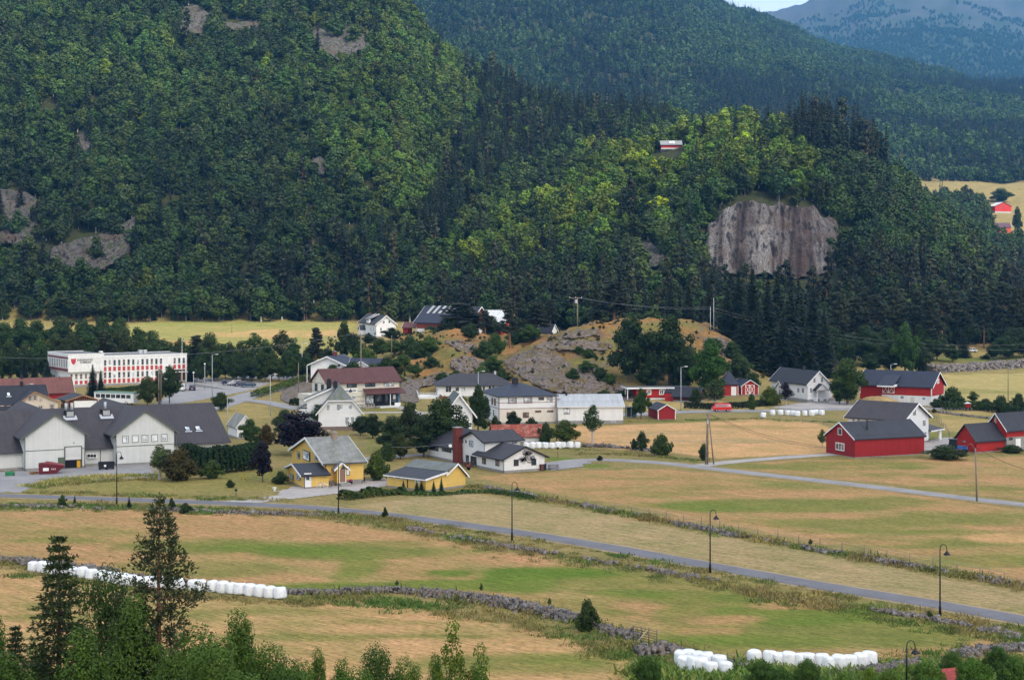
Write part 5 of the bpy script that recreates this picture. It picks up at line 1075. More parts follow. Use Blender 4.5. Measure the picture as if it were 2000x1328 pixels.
xr = h.X(984); h.walls(0, xr, 0, 10, 4.0, 8.2, 'x', ORR, deep=3, fm=ORR); h.roof(0, xr, 0, 10, 4.0, 8.2, 'x', T_WHT, .8, .5)
h = House('carport_shed', 'small red open carport between white farmhouse and barn', 'carport', tuple(GY(787, 566)), -10)
xr = h.X(811); h.walls(0, xr-2.5, 0, 6, 2.6, 3.6, 'x', RED, deep=3); h.roof(0, xr, 0, 6, 2.6, 4.2, 'x', T_BRN, .5, .4); h.box('post', xr-.2, xr, 0, .2, -1, 2.6, WPAINT)
h = House('white_hut', 'small white hut with black roof beside the grassy knoll', 'hut', tuple(GY(1077.5, 536)), 30)
xr = h.X(1089); ze = h.Z(1, 0, 1077.5, 647.5); yb = 9
h.walls(0, xr, 0, yb, ze, ze+2.2, 'y', WH, deep=4); h.roof(0, xr, 0, yb, ze, ze+2.2, 'y', T_BLK, .4, .4, bw=.25)
# ------------------------------------------------------------ 29-33 far buildings
gz = hz((1312-1000)/F*_SY, _SY); cand = np.where((_SY > 700) & (_SY < 900) & (HY+F*(CZ-gz)/_SY < 292))[0]; CABY = float(_SY[cand[0]]) if len(cand) else 870.; print('CABIN', CABY, HY+F*(CZ-hz((312)/F*CABY, CABY))/CABY)
h = House('hilltop_cabin', 'small red cabin with pale grey roof alone on the wooded hilltop', 'cabin', GY(1291.5, CABY)+Vector((0, 0, 1.2)), 0)
xr = h.X(1331); h.walls(0, xr, 0, 6, 2.9, 4.3, 'x', RED, z0=.3, fm=CONC, deep=2.5); h.roof(0, xr, 0, 6, 2.9, 4.9, 'x', tiles('dull_grey_metal_roof', (.20, .215, .23), 3, .3, .1, lines=.05), .6, .5, barge=None)
for px in (1309.5, 1315.5): h.win(1, 0, px, 278, 5, 5, nx=1, pane=PANEW)
h.box('terrace', -.2, xr+.2, -1.8, -.05, .2, .35, WPAINT); h.box('terrace_railing', -.2, xr+.2, -1.85, -1.78, .35, .95, mat('pale_boards', (.4, .4, .4)))
h = House('distant_white_house', 'distant white house with dull red roof at the edge of the far field', 'house', (1836, 349), -5)
xr = h.X(1862); h.walls(0, xr, 0, 9, 3.0, 6, 'x', WH, deep=6); h.roof(0, xr, 0, 9, 3.0, 6, 'x', T_RED, .6, .5)
for k in range(4): h.win_at(1, 0, xr*(.15+.22*k), 1.9, 1.7, 1.4, 2, 1)
h = House('distant_red_barn', 'distant red gabled barn with pale roof on the far field', 'barn', (1943.5, 417), 22)
xr = h.X(1975.5); h.walls(0, xr, 0, 8, 5.6, 8.6, 'y', RED2, z0=1.6, fm=CONC, deep=6); h.roof(0, xr, 0, 8, 5.6, 8.6, 'y', T_MET, .4, .4, barge=RPAINT)
for px, py in ((1951, 401.5), (1960, 401.5), (1951, 407), (1960, 407)): h.win(1, 0, px, py, 3, 2, nx=1, fr=RPAINT)
h = House('distant_orange_barn', 'distant orange-red shed with dark purple-grey roof below the far barn', 'barn', (1944, 455), 0)
xr = h.X(1974.5); h.walls(0, xr, 0, 7, 4.0, 6.5, 'x', ORR, deep=6, fm=ORR); h.roof(0, xr, 0, 7, 4.0, 6.8, 'x', tiles('plum_grey_roof', (.09, .05, .07), .4), .5, .4)
h = House('house_among_pines', 'dark-roofed white house glimpsed between the pine trunks', 'house', tuple(GY(1868, 655)), 4)
xr = h.X(1935); ze = h.Z(1, 0, 1900, 622); h.walls(0, xr, 0, 9, ze, ze+3, 'x', WH, deep=5); h.roof(0, xr, 0, 9, ze, ze+3.2, 'x', T_BLK, .9, .6)
for k in range(5): h.win_at(1, 0, xr*(.1+.2*k), ze-1.6, 1.7, 1.4, 2, 1)
h = House('red_roof_hut', 'red-tiled roof tip of a hut among bushes at the bottom edge', 'hut', (1826, 1370), 20)
h.walls(0, 2.6, 0, 2.6, 1.0, 1.9, 'x', DKR, z0=.1); h.roof(0, 2.6, 0, 2.6, 1.0, 1.9, 'x', tiles('bright_red_roof', (.38, .06, .05), .3), .2, .2, barge=RPAINT)
# ------------------------------------------------------------ cliffs and rock faces
def rock_mat(name, dark, mid_, pale, stain, vscale=.35, zs=.05, patch=.12, moss=None, tone=False):
    m, n, b, out = node_mat(name)
    s1 = noise(n, 1, 6, .62, mapping=(vscale, vscale, zs)); s2 = noise(n, patch, 6, .7); s3 = noise(n, .9, 6, .75)
    c = ramp(n, s1, [(.36, dark), (.43, mid_), (.50, pale), (.56, mid_), (.60, pale), (.68, dark)])
    c = mixc(n, ramp(n, s2, [(.50, gray(0)), (.64, gray(.75))]), c, stain)
    c = mixc(n, 1.0, c, ramp(n, s3, [(.3, gray(.5)), (.5, gray(.95)), (.72, gray(1.35))]), 'MULTIPLY')
    if moss: c = mixc(n, ramp(n, noise(n, .3, 6, .75), [(.5, gray(0)), (.58, gray(.9))]), c, moss)
    if tone:
        at = N(n, 'ShaderNodeAttribute', attribute_name='tone'); c = mixc(n, 1.0, c, ramp(n, at.outputs['Fac'], [(0, (.16, .15, .17)), (.35, (.55, .42, .40)), (.6, (1.05, 1, 1)), (1, (1.9, 1.85, 1.8))]), 'MULTIPLY')
    n.links.new(c, b.inputs['Base Color']); b.inputs['Roughness'].default_value = .9
    bp = N(n, 'ShaderNodeBump', i_Strength=1.0, i_Distance=.6); n.links.new(s3, bp.inputs['Height']); n.links.new(bp.outputs[0], b.inputs['Normal'])
    return m
CLIFF = rock_mat('cliff_rock', (.006, .006, .007), (.045, .044, .048), (.125, .122, .118), (.075, .055, .042), .32, .018, .05, tone=True)
CRAG = rock_mat('crag_rock', (.008, .007, .008), (.042, .037, .038), (.11, .10, .095), (.075, .05, .035), .4, .06, .08, moss=(.03, .045, .015))
LEDGE = rock_mat('knoll_rock', (.014, .010, .009), (.10, .075, .062), (.27, .225, .195), (.19, .095, .042), .9, .3, .3, moss=(.14, .11, .035))
CLIFFS = []
def cliff(top, bot, m, Yf=None, proud=4., amp=2.0, sc=7., nu=70, nv=34, name='rock_face', pad=8, skirt=16, vis=True):
    """rock face between an upper and a lower edge; Yf None follows the slope, else a standing wall at that distance"""
    xs = np.linspace(max(top[0][0], bot[0][0]), min(top[-1][0], bot[-1][0]), nu)
    ty = np.interp(xs, *zip(*top)); by = np.interp(xs, *zip(*bot)); ty = ty+fbm(xs/14, xs*0, 3, 5)*5; by = by+fbm(xs/14, xs*0, 3, 9)*5
    V = np.zeros((nv+2, nu+2, 3))
    for j in range(nu+2):
        jj = min(max(j-1, 0), nu-1); px = xs[jj]
        for i in range(nv+2):
            ii = min(max(i-1, 0), nv-1); v = ii/(nv-1); py = by[jj]+(ty[jj]-by[jj])*v
            Y = (Yf+v*16) if Yf else G(px, py).y-proud
            V[i, j] = (px, py, Y)
    nz = fbm(V[..., 0]/sc, V[..., 1]/(sc*1.3), 5, 77)*amp+fbm(V[..., 0]/(sc*4), V[..., 1]/(sc*8), 3, 7)*amp*1.6-np.abs(fbm(V[..., 0]/(sc*.9), V[..., 1]/(sc*2.2), 4, 57))*amp*1.5
    Y = V[..., 2]+nz; px = V[..., 0]; py = V[..., 1]
    X = (px-1000)/F*Y; Z = zat(py, Y)
    e = np.zeros(Y.shape, bool); e[0] = e[-1] = True; e[:, 0] = e[:, -1] = True
    tone_ = .62+.25*fbm(px/34, py/160, 4, 12)+.16*fbm(px/7, py/90, 4, 13)
    for cx, cw, ck in ((1447, 5, .8), (1438, 3, .4), (1478, 3, .35), (1524, 4, .6), (1508, 3, .3), (1405, 5, .4), (1560, 30, .32), (1600, 16, .25), (1545, 4, .4)): tone_ = tone_-ck*np.exp(-((px-cx-(530-py)*.05-3*fbm(py/30, py*0, 2, 4))/cw)**2)*np.clip(.75+fbm(px/5, py/40, 3, 15), 0, 1.2)
    tone_ = tone_+.28*np.exp(-((px-1420)/10)**2)+.3*np.exp(-((px-1485)/14)**2)*(py > 440)+.3*np.exp(-((px-1605)/12)**2-((py-520)/14)**2)
    Y = Y+e*(skirt+proud); Z = Z-e*1.5
    o = grid_mesh(name, X, Y, Z, m); tag(o, kind='structure')
    ta = o.data.attributes.new('tone', 'FLOAT', 'POINT'); ta.data.foreach_set('value', np.clip(tone_, 0, 1).astype(np.float32).ravel())
    CLIFFS.append(([(a, b-2) for a, b in top]+[(a, b-pad) for a, b in bot[::-1]], float(np.median(Y))+25)); return o
cliff([(1372, 480), (1384, 440), (1400, 428), (1412, 408), (1440, 398), (1470, 392), (1508, 405), (1522, 397), (1560, 406), (1588, 400), (1602, 422), (1632, 430), (1652, 490)], [(1372, 505), (1400, 528), (1450, 542), (1500, 534), (1560, 546), (1610, 532), (1652, 530)], CLIFF, 712, 4, 1.1, 26, 120, 60, skirt=22, pad=15)
CLIFFS[0] = ([(1376, 515), (1386, 470), (1378, 450), (1398, 440), (1408, 410), (1425, 408), (1440, 390), (1490, 388), (1520, 400), (1545, 396), (1552, 410), (1590, 400), (1598, 426), (1575, 440), (1588, 470), (1604, 475), (1608, 500), (1592, 512), (1640, 518), (1650, 545), (1600, 552), (1560, 564), (1540, 548), (1500, 560), (1440, 556), (1400, 545)], CLIFFS[0][1])
for tp, bt, a_ in (([(-30, 375), (20, 368), (55, 375), (72, 395)], [(-30, 470), (30, 478), (60, 465), (72, 450)], 3),
             ([(98, 480), (160, 468), (210, 455), (250, 430), (272, 418)], [(98, 512), (150, 522), (200, 528), (240, 500), (272, 440)], 3),
             ([(352, 15), (380, 8), (415, 30)], [(352, 55), (385, 66), (415, 55)], 2), ([(470, 42), (500, 38), (520, 45)], [(470, 62), (495, 72), (520, 60)], 2),
             ([(590, 70), (625, 58), (650, 66), (690, 52), (728, 60)], [(590, 85), (625, 100), (665, 118), (700, 98), (728, 104)], 3),
             ([(430, 45), (475, 42)], [(430, 55), (475, 60)], 2), ([(145, 268), (165, 262), (180, 270)], [(145, 285), (165, 296), (180, 288)], 2), ([(22, 322), (45, 318)], [(22, 335), (45, 342)], 2),
             ([(600, 318), (625, 308), (640, 318)], [(600, 330), (620, 342), (640, 334)], 2), ([(850, 230), (872, 232)], [(850, 245), (872, 250)], 1.5),
             ([(1225, 480), (1270, 470), (1300, 500)], [(1225, 520), (1265, 524), (1300, 512)], 2)):
    cliff(tp, bt, CRAG, None, 7, a_, 6, 46, 24, pad=0)
for tp, bt in (([(1070, 655), (1110, 645), (1170, 644)], [(1070, 664), (1120, 660), (1170, 655)]), ([(1045, 672), (1090, 663), (1140, 664), (1195, 672)], [(1045, 680), (1100, 684), (1160, 684), (1195, 682)]),
               ([(985, 700), (1030, 684), (1075, 682), (1105, 700), (1120, 722)], [(985, 712), (1020, 735), (1060, 760), (1095, 768), (1120, 764)]),
               ([(1100, 722), (1130, 716), (1170, 722), (1200, 742), (1245, 758)], [(1100, 765), (1130, 778), (1170, 782), (1200, 782), (1245, 780)]),
               ([(1375, 660), (1400, 658), (1445, 672)], [(1375, 680), (1410, 690), (1445, 700)]), ([(870, 664), (900, 662), (930, 672)], [(870, 670), (900, 684), (930, 690)]), ([(880, 700), (910, 694), (950, 705)], [(880, 718), (915, 728), (950, 722)]),
               ([(800, 745), (840, 730), (880, 726), (920, 728)], [(800, 760), (840, 752), (880, 738), (920, 740)])):
    cliff(tp, bt, LEDGE, None, 1.2, .9, 5, 60, 26, skirt=4)
cliff([(548, 772), (562, 748), (580, 738), (604, 736), (618, 745)], [(548, 782), (562, 786), (585, 788), (604, 788), (618, 786)], LEDGE, None, 1.5, .8, 5, 40, 22, skirt=5, name='boulder_outcrop')
cliff([(782, 745), (792, 735), (806, 740), (818, 752)], [(782, 782), (792, 786), (806, 786), (818, 783)], LEDGE, None, 1.5, .8, 5, 24, 18, skirt=5, name='boulder_outcrop')
# ------------------------------------------------------------ leaf clouds and trunks as arrays
def cards(P, Nn, size, rng, asp=.62):
    n_ = len(P); t = rng.normal(size=(n_, 3)); u = np.cross(Nn, t); u /= np.linalg.norm(u, axis=1)[:, None]+1e-9; v = np.cross(Nn, u)
    s = (size*rng.uniform(.6, 1.35, n_))[:, None]
    V = np.stack([P-u*s, P-v*s*asp, P+u*s, P+v*s*asp], 1).reshape(-1, 3)
    return V, np.arange(4*n_).reshape(-1, 4)
def leafcloud(lobes, n_, size, seed, up=.35, inner=.5, sq=.8):
    rng = np.random.default_rng(seed); L = np.array(lobes, float); w_ = L[:, 3]**2; k = rng.choice(len(L), n_, p=w_/w_.sum())
    d = rng.normal(size=(n_, 3)); d /= np.linalg.norm(d, axis=1)[:, None]
    r = L[k, 3]*(inner+(1-inner)*rng.random(n_)**.6)*rng.uniform(.85, 1.12, n_)
    P = L[k, :3]+d*r[:, None]*np.array([1, 1, sq])
    Nn = d+rng.normal(size=(n_, 3))*.45+np.array([0, 0, up]); Nn /= np.linalg.norm(Nn, axis=1)[:, None]
    return cards(P, Nn, size, rng)
def crown_lobes(rng, H, Rc, zc_, zr_, n_, lr=(.3, .45), shape=0):
    out = []
    for k in range(n_):
        a = rng.uniform(0, 2*PI); q = rng.uniform(-1, 1); rr = math.sqrt(max(0, 1-q*q))
        if shape == 1: rr *= (1-.55*max(0, q)); 
        s = rng.uniform(.3, .88)**.7
        out.append((Rc*rr*s*math.cos(a), Rc*rr*s*math.sin(a), zc_+zr_*q*s*1.05, Rc*rng.uniform(*lr)*(1-.25*max(0, q))))
    for q in (-.55, -.2, .15, .5, .8): out.append((0, 0, zc_+zr_*q, Rc*(.66-.3*abs(q)-(.15 if shape else 0)*max(0, q))))
    return out
def trunk_quads(specs, n_=6):
    mb = MB()
    for pts, rad in specs: mb.tube(pts, rad, n_, cap=False)
    V = np.array(mb.v, float); return V, np.arange(len(V)).reshape(-1, 4)
def join(parts):
    V, Fq, M_ = [], [], []; o = 0
    for v, f, m in parts: V.append(v); Fq.append(f+o); M_.append(np.full(len(f), m)); o += len(v)
    return np.concatenate(V), np.concatenate(Fq), np.concatenate(M_)
def broad_parts(seed, H=10., Rc=3.6, n_=900, leaf=.5, zlow=.25, nl=16, shape=0, sq=.85, twigs=True, lr=(.3, .45)):
    rng = np.random.default_rng(seed); zc_ = H*(zlow+1)/2; zr_ = H*(1-zlow)/2
    lob = crown_lobes(rng, H, Rc, zc_, zr_*.9, nl, lr, shape); leaf_ = leafcloud(lob, n_, leaf, seed+1, sq=sq)
    top = H*.82; bend = rng.normal(size=2)*.15
    sp = [([(0, 0, -1), (bend[0]*.3, bend[1]*.3, H*.25), (bend[0], bend[1], H*.55), (0, 0, top)], [H*.024, H*.019, H*.012, H*.004])]
    if twigs:
        for l in lob[:-5][:14]:
            z0 = min(H*.6, max(H*.15, l[2]*.55)); sp.append(([(0, 0, z0), (l[0]*.5, l[1]*.5, (z0+l[2])/2+.1), (l[0], l[1], l[2])], [H*.008, H*.005, H*.002]))
    return leaf_, trunk_quads(sp)
def spruce_parts(seed, H=14., Rm=2.6, levels=26, per=11, leaf=.42, low=.04, sparse=1., cardn=5):
    rng = np.random.default_rng(seed); P, Nn, S_ = [], [], []
    for i in range(levels):
        f = i/(levels-1); z = H*(low+(1-low)*f**.95); L = Rm*(1-f)**.85*rng.uniform(.85, 1.1)+.12; nb_ = max(4, int(per*(1-f*.5)*sparse))
        a0 = rng.uniform(0, 6.28)
        for b in range(nb_):
            a = a0+6.283*b/nb_+rng.normal()*.18; Lb = L*rng.uniform(.7, 1.15); m_ = max(2, int(cardn*(Lb/Rm)+1.5))
            for k in range(m_):
                t = (k+.6)/m_; x = Lb*t; dz = -.38*x*(1-.35*t)+rng.normal()*.06
                side = rng.normal()*.16*Lb*(1-t*.5)
                P.append((x*math.cos(a)-side*math.sin(a), x*math.sin(a)+side*math.cos(a), z+dz-abs(side)*.3)); Nn.append((math.cos(a)*.5+rng.normal()*.25, math.sin(a)*.5+rng.normal()*.25, .8)); S_.append(leaf*(.65+.55*(1-t))*(.55+.6*(1-f)))
    P = np.array(P); Nn = np.array(Nn); Nn /= np.linalg.norm(Nn, axis=1)[:, None]; V, Fq = cards(P, Nn, np.array(S_), rng, .55)
    return (V, Fq), trunk_quads([([(0, 0, -1), (0, 0, H*.5), (0, 0, H)], [H*.016, H*.01, .02])], 5)
def pine_parts(seed, H=14., Rc=2.8, n_=900, leaf=.4, bare=.5, nl=15):
    rng = np.random.default_rng(seed); lob = []; sp = [([(0, 0, -1), (.1, 0, H*.4), (-.1, .1, H*.75), (0, 0, H*.97)], [H*.017, H*.013, H*.008, .03])]
    for k in range(nl):
        f = (k+.5)/nl; z = H*(bare+(1-bare)*f*.97); a = k*2.4+rng.normal()*.4; r = Rc*(1-f)**.6*rng.uniform(.5, 1)
        x, y = r*math.cos(a), r*math.sin(a); lob.append((x, y, z+.2, Rc*rng.uniform(.26, .42)*(1-.3*f))); sp.append(([(0, 0, z-r*.25), (x*.6, y*.6, z-.1), (x, y, z+.1)], [H*.006, H*.004, H*.002]))
        if k % 2 == 0: lob.append((x*.5, y*.5, z+.3, Rc*.26))
    for k in range(3): a = rng.uniform(0, 6.28); z = H*(bare-.06-.07*k); sp.append(([(0, 0, z), (.9*math.cos(a), .9*math.sin(a), z+.1)], [.06, .02]))
    lob += [(l[0]*.6+rng.normal()*.3, l[1]*.6+rng.normal()*.3, l[2]-.1, l[3]*1.05) for l in lob]
    return leafcloud(lob, n_, leaf, seed+2, up=.5, sq=.62, inner=.15), trunk_quads(sp, 5)
LEAF = foliage('leaf_green', (.031, .056, .014)); NEED = foliage('needle_green', (.015, .025, .011), .3, hue=(1.3, 1.15, .7), trans=.05); PINEL = foliage('pine_needle', (.025, .033, .015), .3, hue=(1.3, 1.1, .7), trans=.08); PURP = foliage('purple_leaf', (.007, .0035, .0075), .3, hue=(1.5, 1, 1.2), trans=.05)
BARK = mat('grey_bark', (.13, .115, .10), .9, .35, 3); PBARK = mat('pine_bark', (.24, .12, .07), .9, .35, 3); BBARK = mat('birch_bark', (.50, .48, .45), .8, .45, 4); SBARK = mat('spruce_bark', (.07, .05, .04), .9, .3, 3)
FLEAF = foliage('forest_leaf', (.0245, .0475, .0115), .3, inst=True, trans=.12, patch=.2); FNEED = foliage('forest_needle', (.0105, .0185, .010), .25, hue=(1.2, 1.1, .8), inst=True, trans=0); FPINE = foliage('forest_pine', (.017, .024, .0115), .25, hue=(1.2, 1.1, .8), inst=True, trans=0)
# ------------------------------------------------------------ forest (uncountable trees): one scattered object per wood
def proto_coll(name, items):
    c = bpy.data.collections.new(name)
    for k, (pl, pt, ml, mt) in enumerate(items):
        V, Fq, M_ = join([(pl[0], pl[1], 0), (pt[0], pt[1], 1)]); o = np_mesh('%s_%02d' % (name, k), V, Fq, ml, link=False); o.data.materials.append(mt)
        o.data.polygons.foreach_set('material_index', M_.astype(np.int32)); c.objects.link(o)
    return c
wood_items = [(*broad_parts(100+k, 11, 3.3, 1150, .43, .12, 11, k % 2, .95, False, (.38, .55)), FLEAF, BBARK if k % 2 else BARK) for k in range(5)]+[(*spruce_parts(200+k, 15, 2.5, 26, 9, .62, .03, 1, 5), FNEED, SBARK) for k in range(3)]+[(*pine_parts(300+k, 14, 2.7, 520, .6, .3, 14), FPINE, PBARK) for k in range(3)]
woods = proto_coll('wood_kinds', wood_items)
far_items = [(*broad_parts(400+k, 12, 4.2, 170, 1.35, .1, 9, 0, .9, False), FLEAF, BARK) for k in range(3)]+[(*spruce_parts(500+k, 17, 3.0, 10, 6, 1.4, .03, 1, 3), FNEED, SBARK) for k in range(2)]
farwoods = proto_coll('far_wood_kinds', far_items)
def scatter(name, pts, pick, scale, tint, coll, rot=None):
    n_ = len(pts); me = bpy.data.meshes.new(name); me.vertices.add(n_); me.vertices.foreach_set('co', np.asarray(pts, np.float32).ravel())
    a = me.attributes.new('pick', 'INT', 'POINT'); a.data.foreach_set('value', np.asarray(pick, np.int32))
    a = me.attributes.new('scl', 'FLOAT_VECTOR', 'POINT'); a.data.foreach_set('vector', np.asarray(scale, np.float32).ravel())
    rz = np.zeros((n_, 3), np.float32); rz[:, 2] = RNG.uniform(0, 6.28, n_); rz[:, :2] = RNG.normal(size=(n_, 2))*.03
    a = me.attributes.new('rot', 'FLOAT_VECTOR', 'POINT'); a.data.foreach_set('vector', rz.ravel())
    a = me.attributes.new('tint', 'FLOAT_COLOR', 'POINT'); a.data.foreach_set('color', np.concatenate([tint, np.ones((n_, 1))], 1).astype(np.float32).ravel())
    o = bpy.data.objects.new(name, me); COL.objects.link(o)
    g = bpy.data.node_groups.new(name+'_nodes', 'GeometryNodeTree'); g.interface.new_socket('Geometry', in_out='INPUT', socket_type='NodeSocketGeometry'); g.interface.new_socket('Geometry', in_out='OUTPUT', socket_type='NodeSocketGeometry')
    gi = g.nodes.new('NodeGroupInput'); go = g.nodes.new('NodeGroupOutput'); ip = g.nodes.new('GeometryNodeInstanceOnPoints'); ci = g.nodes.new('GeometryNodeCollectionInfo')
    ci.inputs['Collection'].default_value = coll; ci.inputs['Separate Children'].default_value = True; ci.inputs['Reset Children'].default_value = True
    ip.inputs['Pick Instance'].default_value = True
    def at(nm, tp):
        x = g.nodes.new('GeometryNodeInputNamedAttribute'); x.data_type = tp; x.inputs['Name'].default_value = nm; return x.outputs['Attribute']
    m2p = g.nodes.new('GeometryNodeMeshToPoints')
    g.links.new(gi.outputs[0], m2p.inputs[0]); g.links.new(m2p.outputs[0], ip.inputs['Points']); g.links.new(ci.outputs[0], ip.inputs['Instance'])
    g.links.new(at('pick', 'INT'), ip.inputs['Instance Index']); g.links.new(at('rot', 'FLOAT_VECTOR'), ip.inputs['Rotation']); g.links.new(at('scl', 'FLOAT_VECTOR'), ip.inputs['Scale']); g.links.new(ip.outputs[0], go.inputs[0])
    md = o.modifiers.new('scatter', 'NODES'); md.node_group = g; return o
GH = np.minimum.accumulate(np.where(YG < 140, 1e9, HY+F*(CZ-ZG-5)/np.maximum(YG, 1)), axis=0)            # skyline of the nearer ground, per column
def scat_pts(n_, c0, c1, Y0, Y1, rng, margin=6, top=12, keep=None):
    Y = np.sqrt(rng.uniform(Y0**2, Y1**2, n_)); c = rng.uniform(c0, c1, n_); X = (c-1000)/F*Y; z = hz(X, Y); px, py = proj(X, Y, z); _, pt = proj(X, Y, z+top)
    i = np.clip(np.searchsorted(YS, Y)-2, 0, len(YS)-1); j = np.clip(np.searchsorted(CS, c), 0, len(CS)-1)
    ok = (pt < GH[i, j]+margin) & (py > -60)
    spare0 = rng.random(n_) < .10; spare = spare0
    for ci_, (P, yv) in enumerate(CLIFFS): spare = spare & (ci_ > 0) if ci_ == 0 else spare0; ok &= spare | ~(inpoly(px, py-F*5/Y, P) & (Y < yv)) & (spare | ~(inpoly(px, py-F*1/Y, P) & (Y < yv))) & (spare | ~(inpoly(px, py-F*9/Y, P) & (Y < yv)))
    if keep is not None: ok &= keep(px, py, c, Y)
    return X[ok], Y[ok], z[ok], px[ok], py[ok]
rng = np.random.default_rng(5)
cab = lambda px, py: (px > 1268) & (px < 1350) & (py > 255) & (py < 335)
def keep1(px, py, c, Y):
    k = np.where(c < 1050, Y > np.where(c > 860, 612, 688)+vnoise(c/30, c*0, 3)*8, np.where(c < 1470, Y > 592, Y > 622+vnoise(c/25, c*0, 4)*14))
    k &= ~((c > 1268) & (c < 1350) & (Y < CABY+9) & (Y > CABY-56))
    k &= ~((Y > 1000) & inpoly(px, py, [(1825, 345), (1866, 376), (1905, 396), (1925, 420), (1938, 475), (2200, 520), (2200, 330)]))
    k &= ~((c > 1500) & (Y < 690) & (inpoly(px, py, [(1625, 705), (1640, 670), (1700, 668), (1720, 705)]) | inpoly(px, py, [(1815, 708), (1825, 655), (1960, 640), (1960, 705)])))
    return k
X, Y, z, px, py = scat_pts(21000, -180, 2180, 590, 1290, rng, keep=keep1)
con = np.full(len(X), .10)
def zone(P, v): 
    con[inpoly(px, py, P)] = v
zone([(860, 60), (1300, 190), (1300, 265), (1150, 320), (1010, 350), (930, 430), (880, 480), (800, 560), (720, 620), (540, 620), (560, 520), (640, 480), (760, 470), (850, 400), (900, 290), (940, 200)], .82)
zone([(640, 560), (1100, 500), (1400, 560), (1400, 700), (640, 700)], .45); zone([(1460, 540), (2200, 560), (2200, 760), (1460, 760)], .55); zone([(560, 520), (760, 520), (760, 640), (560, 640)], .5)
CREST = [(1515, 235), (1600, 225), (1700, 240), (1775, 290), (1790, 345), (1720, 350), (1640, 330), (1560, 320)]
zone(CREST, .97); zone([(1350, 560), (1460, 545), (1460, 640), (1350, 640)], .8); zone([(1240, 215), (1300, 200), (1300, 260), (1260, 270)], .7)
u = rng.random(len(X)); iscon = u < con; pineP = np.where((px > 1460) & (py > 545), .7, np.where(py > 520, .4, .08)); ispine = iscon & (rng.random(len(X)) < pineP)
pick = np.where(ispine, 8+rng.integers(0, 3, len(X)), np.where(iscon, 5+rng.integers(0, 3, len(X)), rng.integers(0, 5, len(X))))
base = rng.uniform(.6, 1.3, len(X)); base = base*np.where(inpoly(px, py, CREST), 1.35, 1)*np.where(ispine, 1.1, 1)
fat = np.where(iscon, 1.1, 1.35); scl = np.stack([fat*base*rng.uniform(.85, 1.15, len(X)), fat*base*rng.uniform(.85, 1.15, len(X)), base*rng.uniform(.85, 1.25, len(X))*1.05], 1)
tint = np.ones((len(X), 3))*rng.uniform(.6, 1.7, len(X))[:, None]*(1+.5*fbm(X/35, Y/45, 3, 64))[:, None]; tint[:, 0] *= rng.uniform(.8, 1.25, len(X)); tint[:, 2] *= rng.uniform(.8, 1.25, len(X))
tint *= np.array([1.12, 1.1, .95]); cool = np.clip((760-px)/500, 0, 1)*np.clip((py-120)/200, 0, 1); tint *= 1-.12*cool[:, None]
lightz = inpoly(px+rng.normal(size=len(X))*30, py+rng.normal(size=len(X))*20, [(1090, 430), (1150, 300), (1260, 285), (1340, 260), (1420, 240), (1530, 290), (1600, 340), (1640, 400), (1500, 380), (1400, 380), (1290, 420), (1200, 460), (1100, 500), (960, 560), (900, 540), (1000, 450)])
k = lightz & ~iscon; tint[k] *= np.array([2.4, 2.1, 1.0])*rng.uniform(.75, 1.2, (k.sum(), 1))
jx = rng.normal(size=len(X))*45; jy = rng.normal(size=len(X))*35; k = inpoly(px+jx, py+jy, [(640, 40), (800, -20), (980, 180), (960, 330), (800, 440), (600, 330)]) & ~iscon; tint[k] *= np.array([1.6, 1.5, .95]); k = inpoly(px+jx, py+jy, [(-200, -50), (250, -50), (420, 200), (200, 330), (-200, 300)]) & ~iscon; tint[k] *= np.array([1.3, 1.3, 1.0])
k = (rng.random(len(X)) < .012) & ~iscon; tint[k] *= np.array([2.2, 1.9, .6])
Xu, Yu, zu, pxu, pyu = scat_pts(4200, 1450, 2180, 588, 720, rng, keep=lambda px, py, c, Y: (Y > 588+vnoise(c/30, c*0, 6)*24) & ~inpoly(px, py, [(1830, 705), (1840, 678), (1950, 672), (1955, 705)]))
nu_ = len(Xu); su = rng.uniform(.35, .75, nu_); X = np.concatenate([X, Xu]); Y = np.concatenate([Y, Yu]); z = np.concatenate([z, zu]); pick = np.concatenate([pick, rng.integers(0, 6, nu_)]); scl = np.concatenate([scl, np.stack([su*1.3, su*1.3, su], 1)]); tint = np.concatenate([tint, np.ones((nu_, 3))*rng.uniform(.6, 1.2, (nu_, 1))])
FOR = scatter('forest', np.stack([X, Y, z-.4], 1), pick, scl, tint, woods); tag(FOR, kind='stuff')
X, Y, z, px, py = scat_pts(62000, -120, 2150, 1290, 3150, rng, margin=4, top=14, keep=lambda px, py, c, Y: ~((Y < 1480) & (c > 1770) & (py > 355) & (py < 520)))
nb_ = fbm(X/180, Y/260, 3, 12); con = np.clip(.25+nb_*1.2+np.where(inpoly(px, py, [(1500, 150), (2100, 170), (2100, 250), (1700, 210), (1500, 190)]), .5, 0)+np.where((px > 1180) & (px < 1700) & (py > 150) & (py < 260), .35, 0), .03, .95)
isc = rng.random(len(X)) < con; pick = np.where(isc, 3+rng.integers(0, 2, len(X)), rng.integers(0, 3, len(X)))
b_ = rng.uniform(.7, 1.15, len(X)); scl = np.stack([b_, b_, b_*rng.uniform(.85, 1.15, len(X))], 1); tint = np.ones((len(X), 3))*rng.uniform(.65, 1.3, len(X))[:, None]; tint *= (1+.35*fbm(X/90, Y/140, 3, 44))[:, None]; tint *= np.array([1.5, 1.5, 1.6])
thin = (fbm(X/60, Y/90, 3, 99) > .38) & (Y > 2100) & (rng.random(len(X)) < .75); kk = ~thin
FARX = 1
FAR = scatter('far_forest', np.stack([X, Y, z-.5], 1)[kk], pick[kk], scl[kk], tint[kk], farwoods); tag(FAR, kind='stuff')
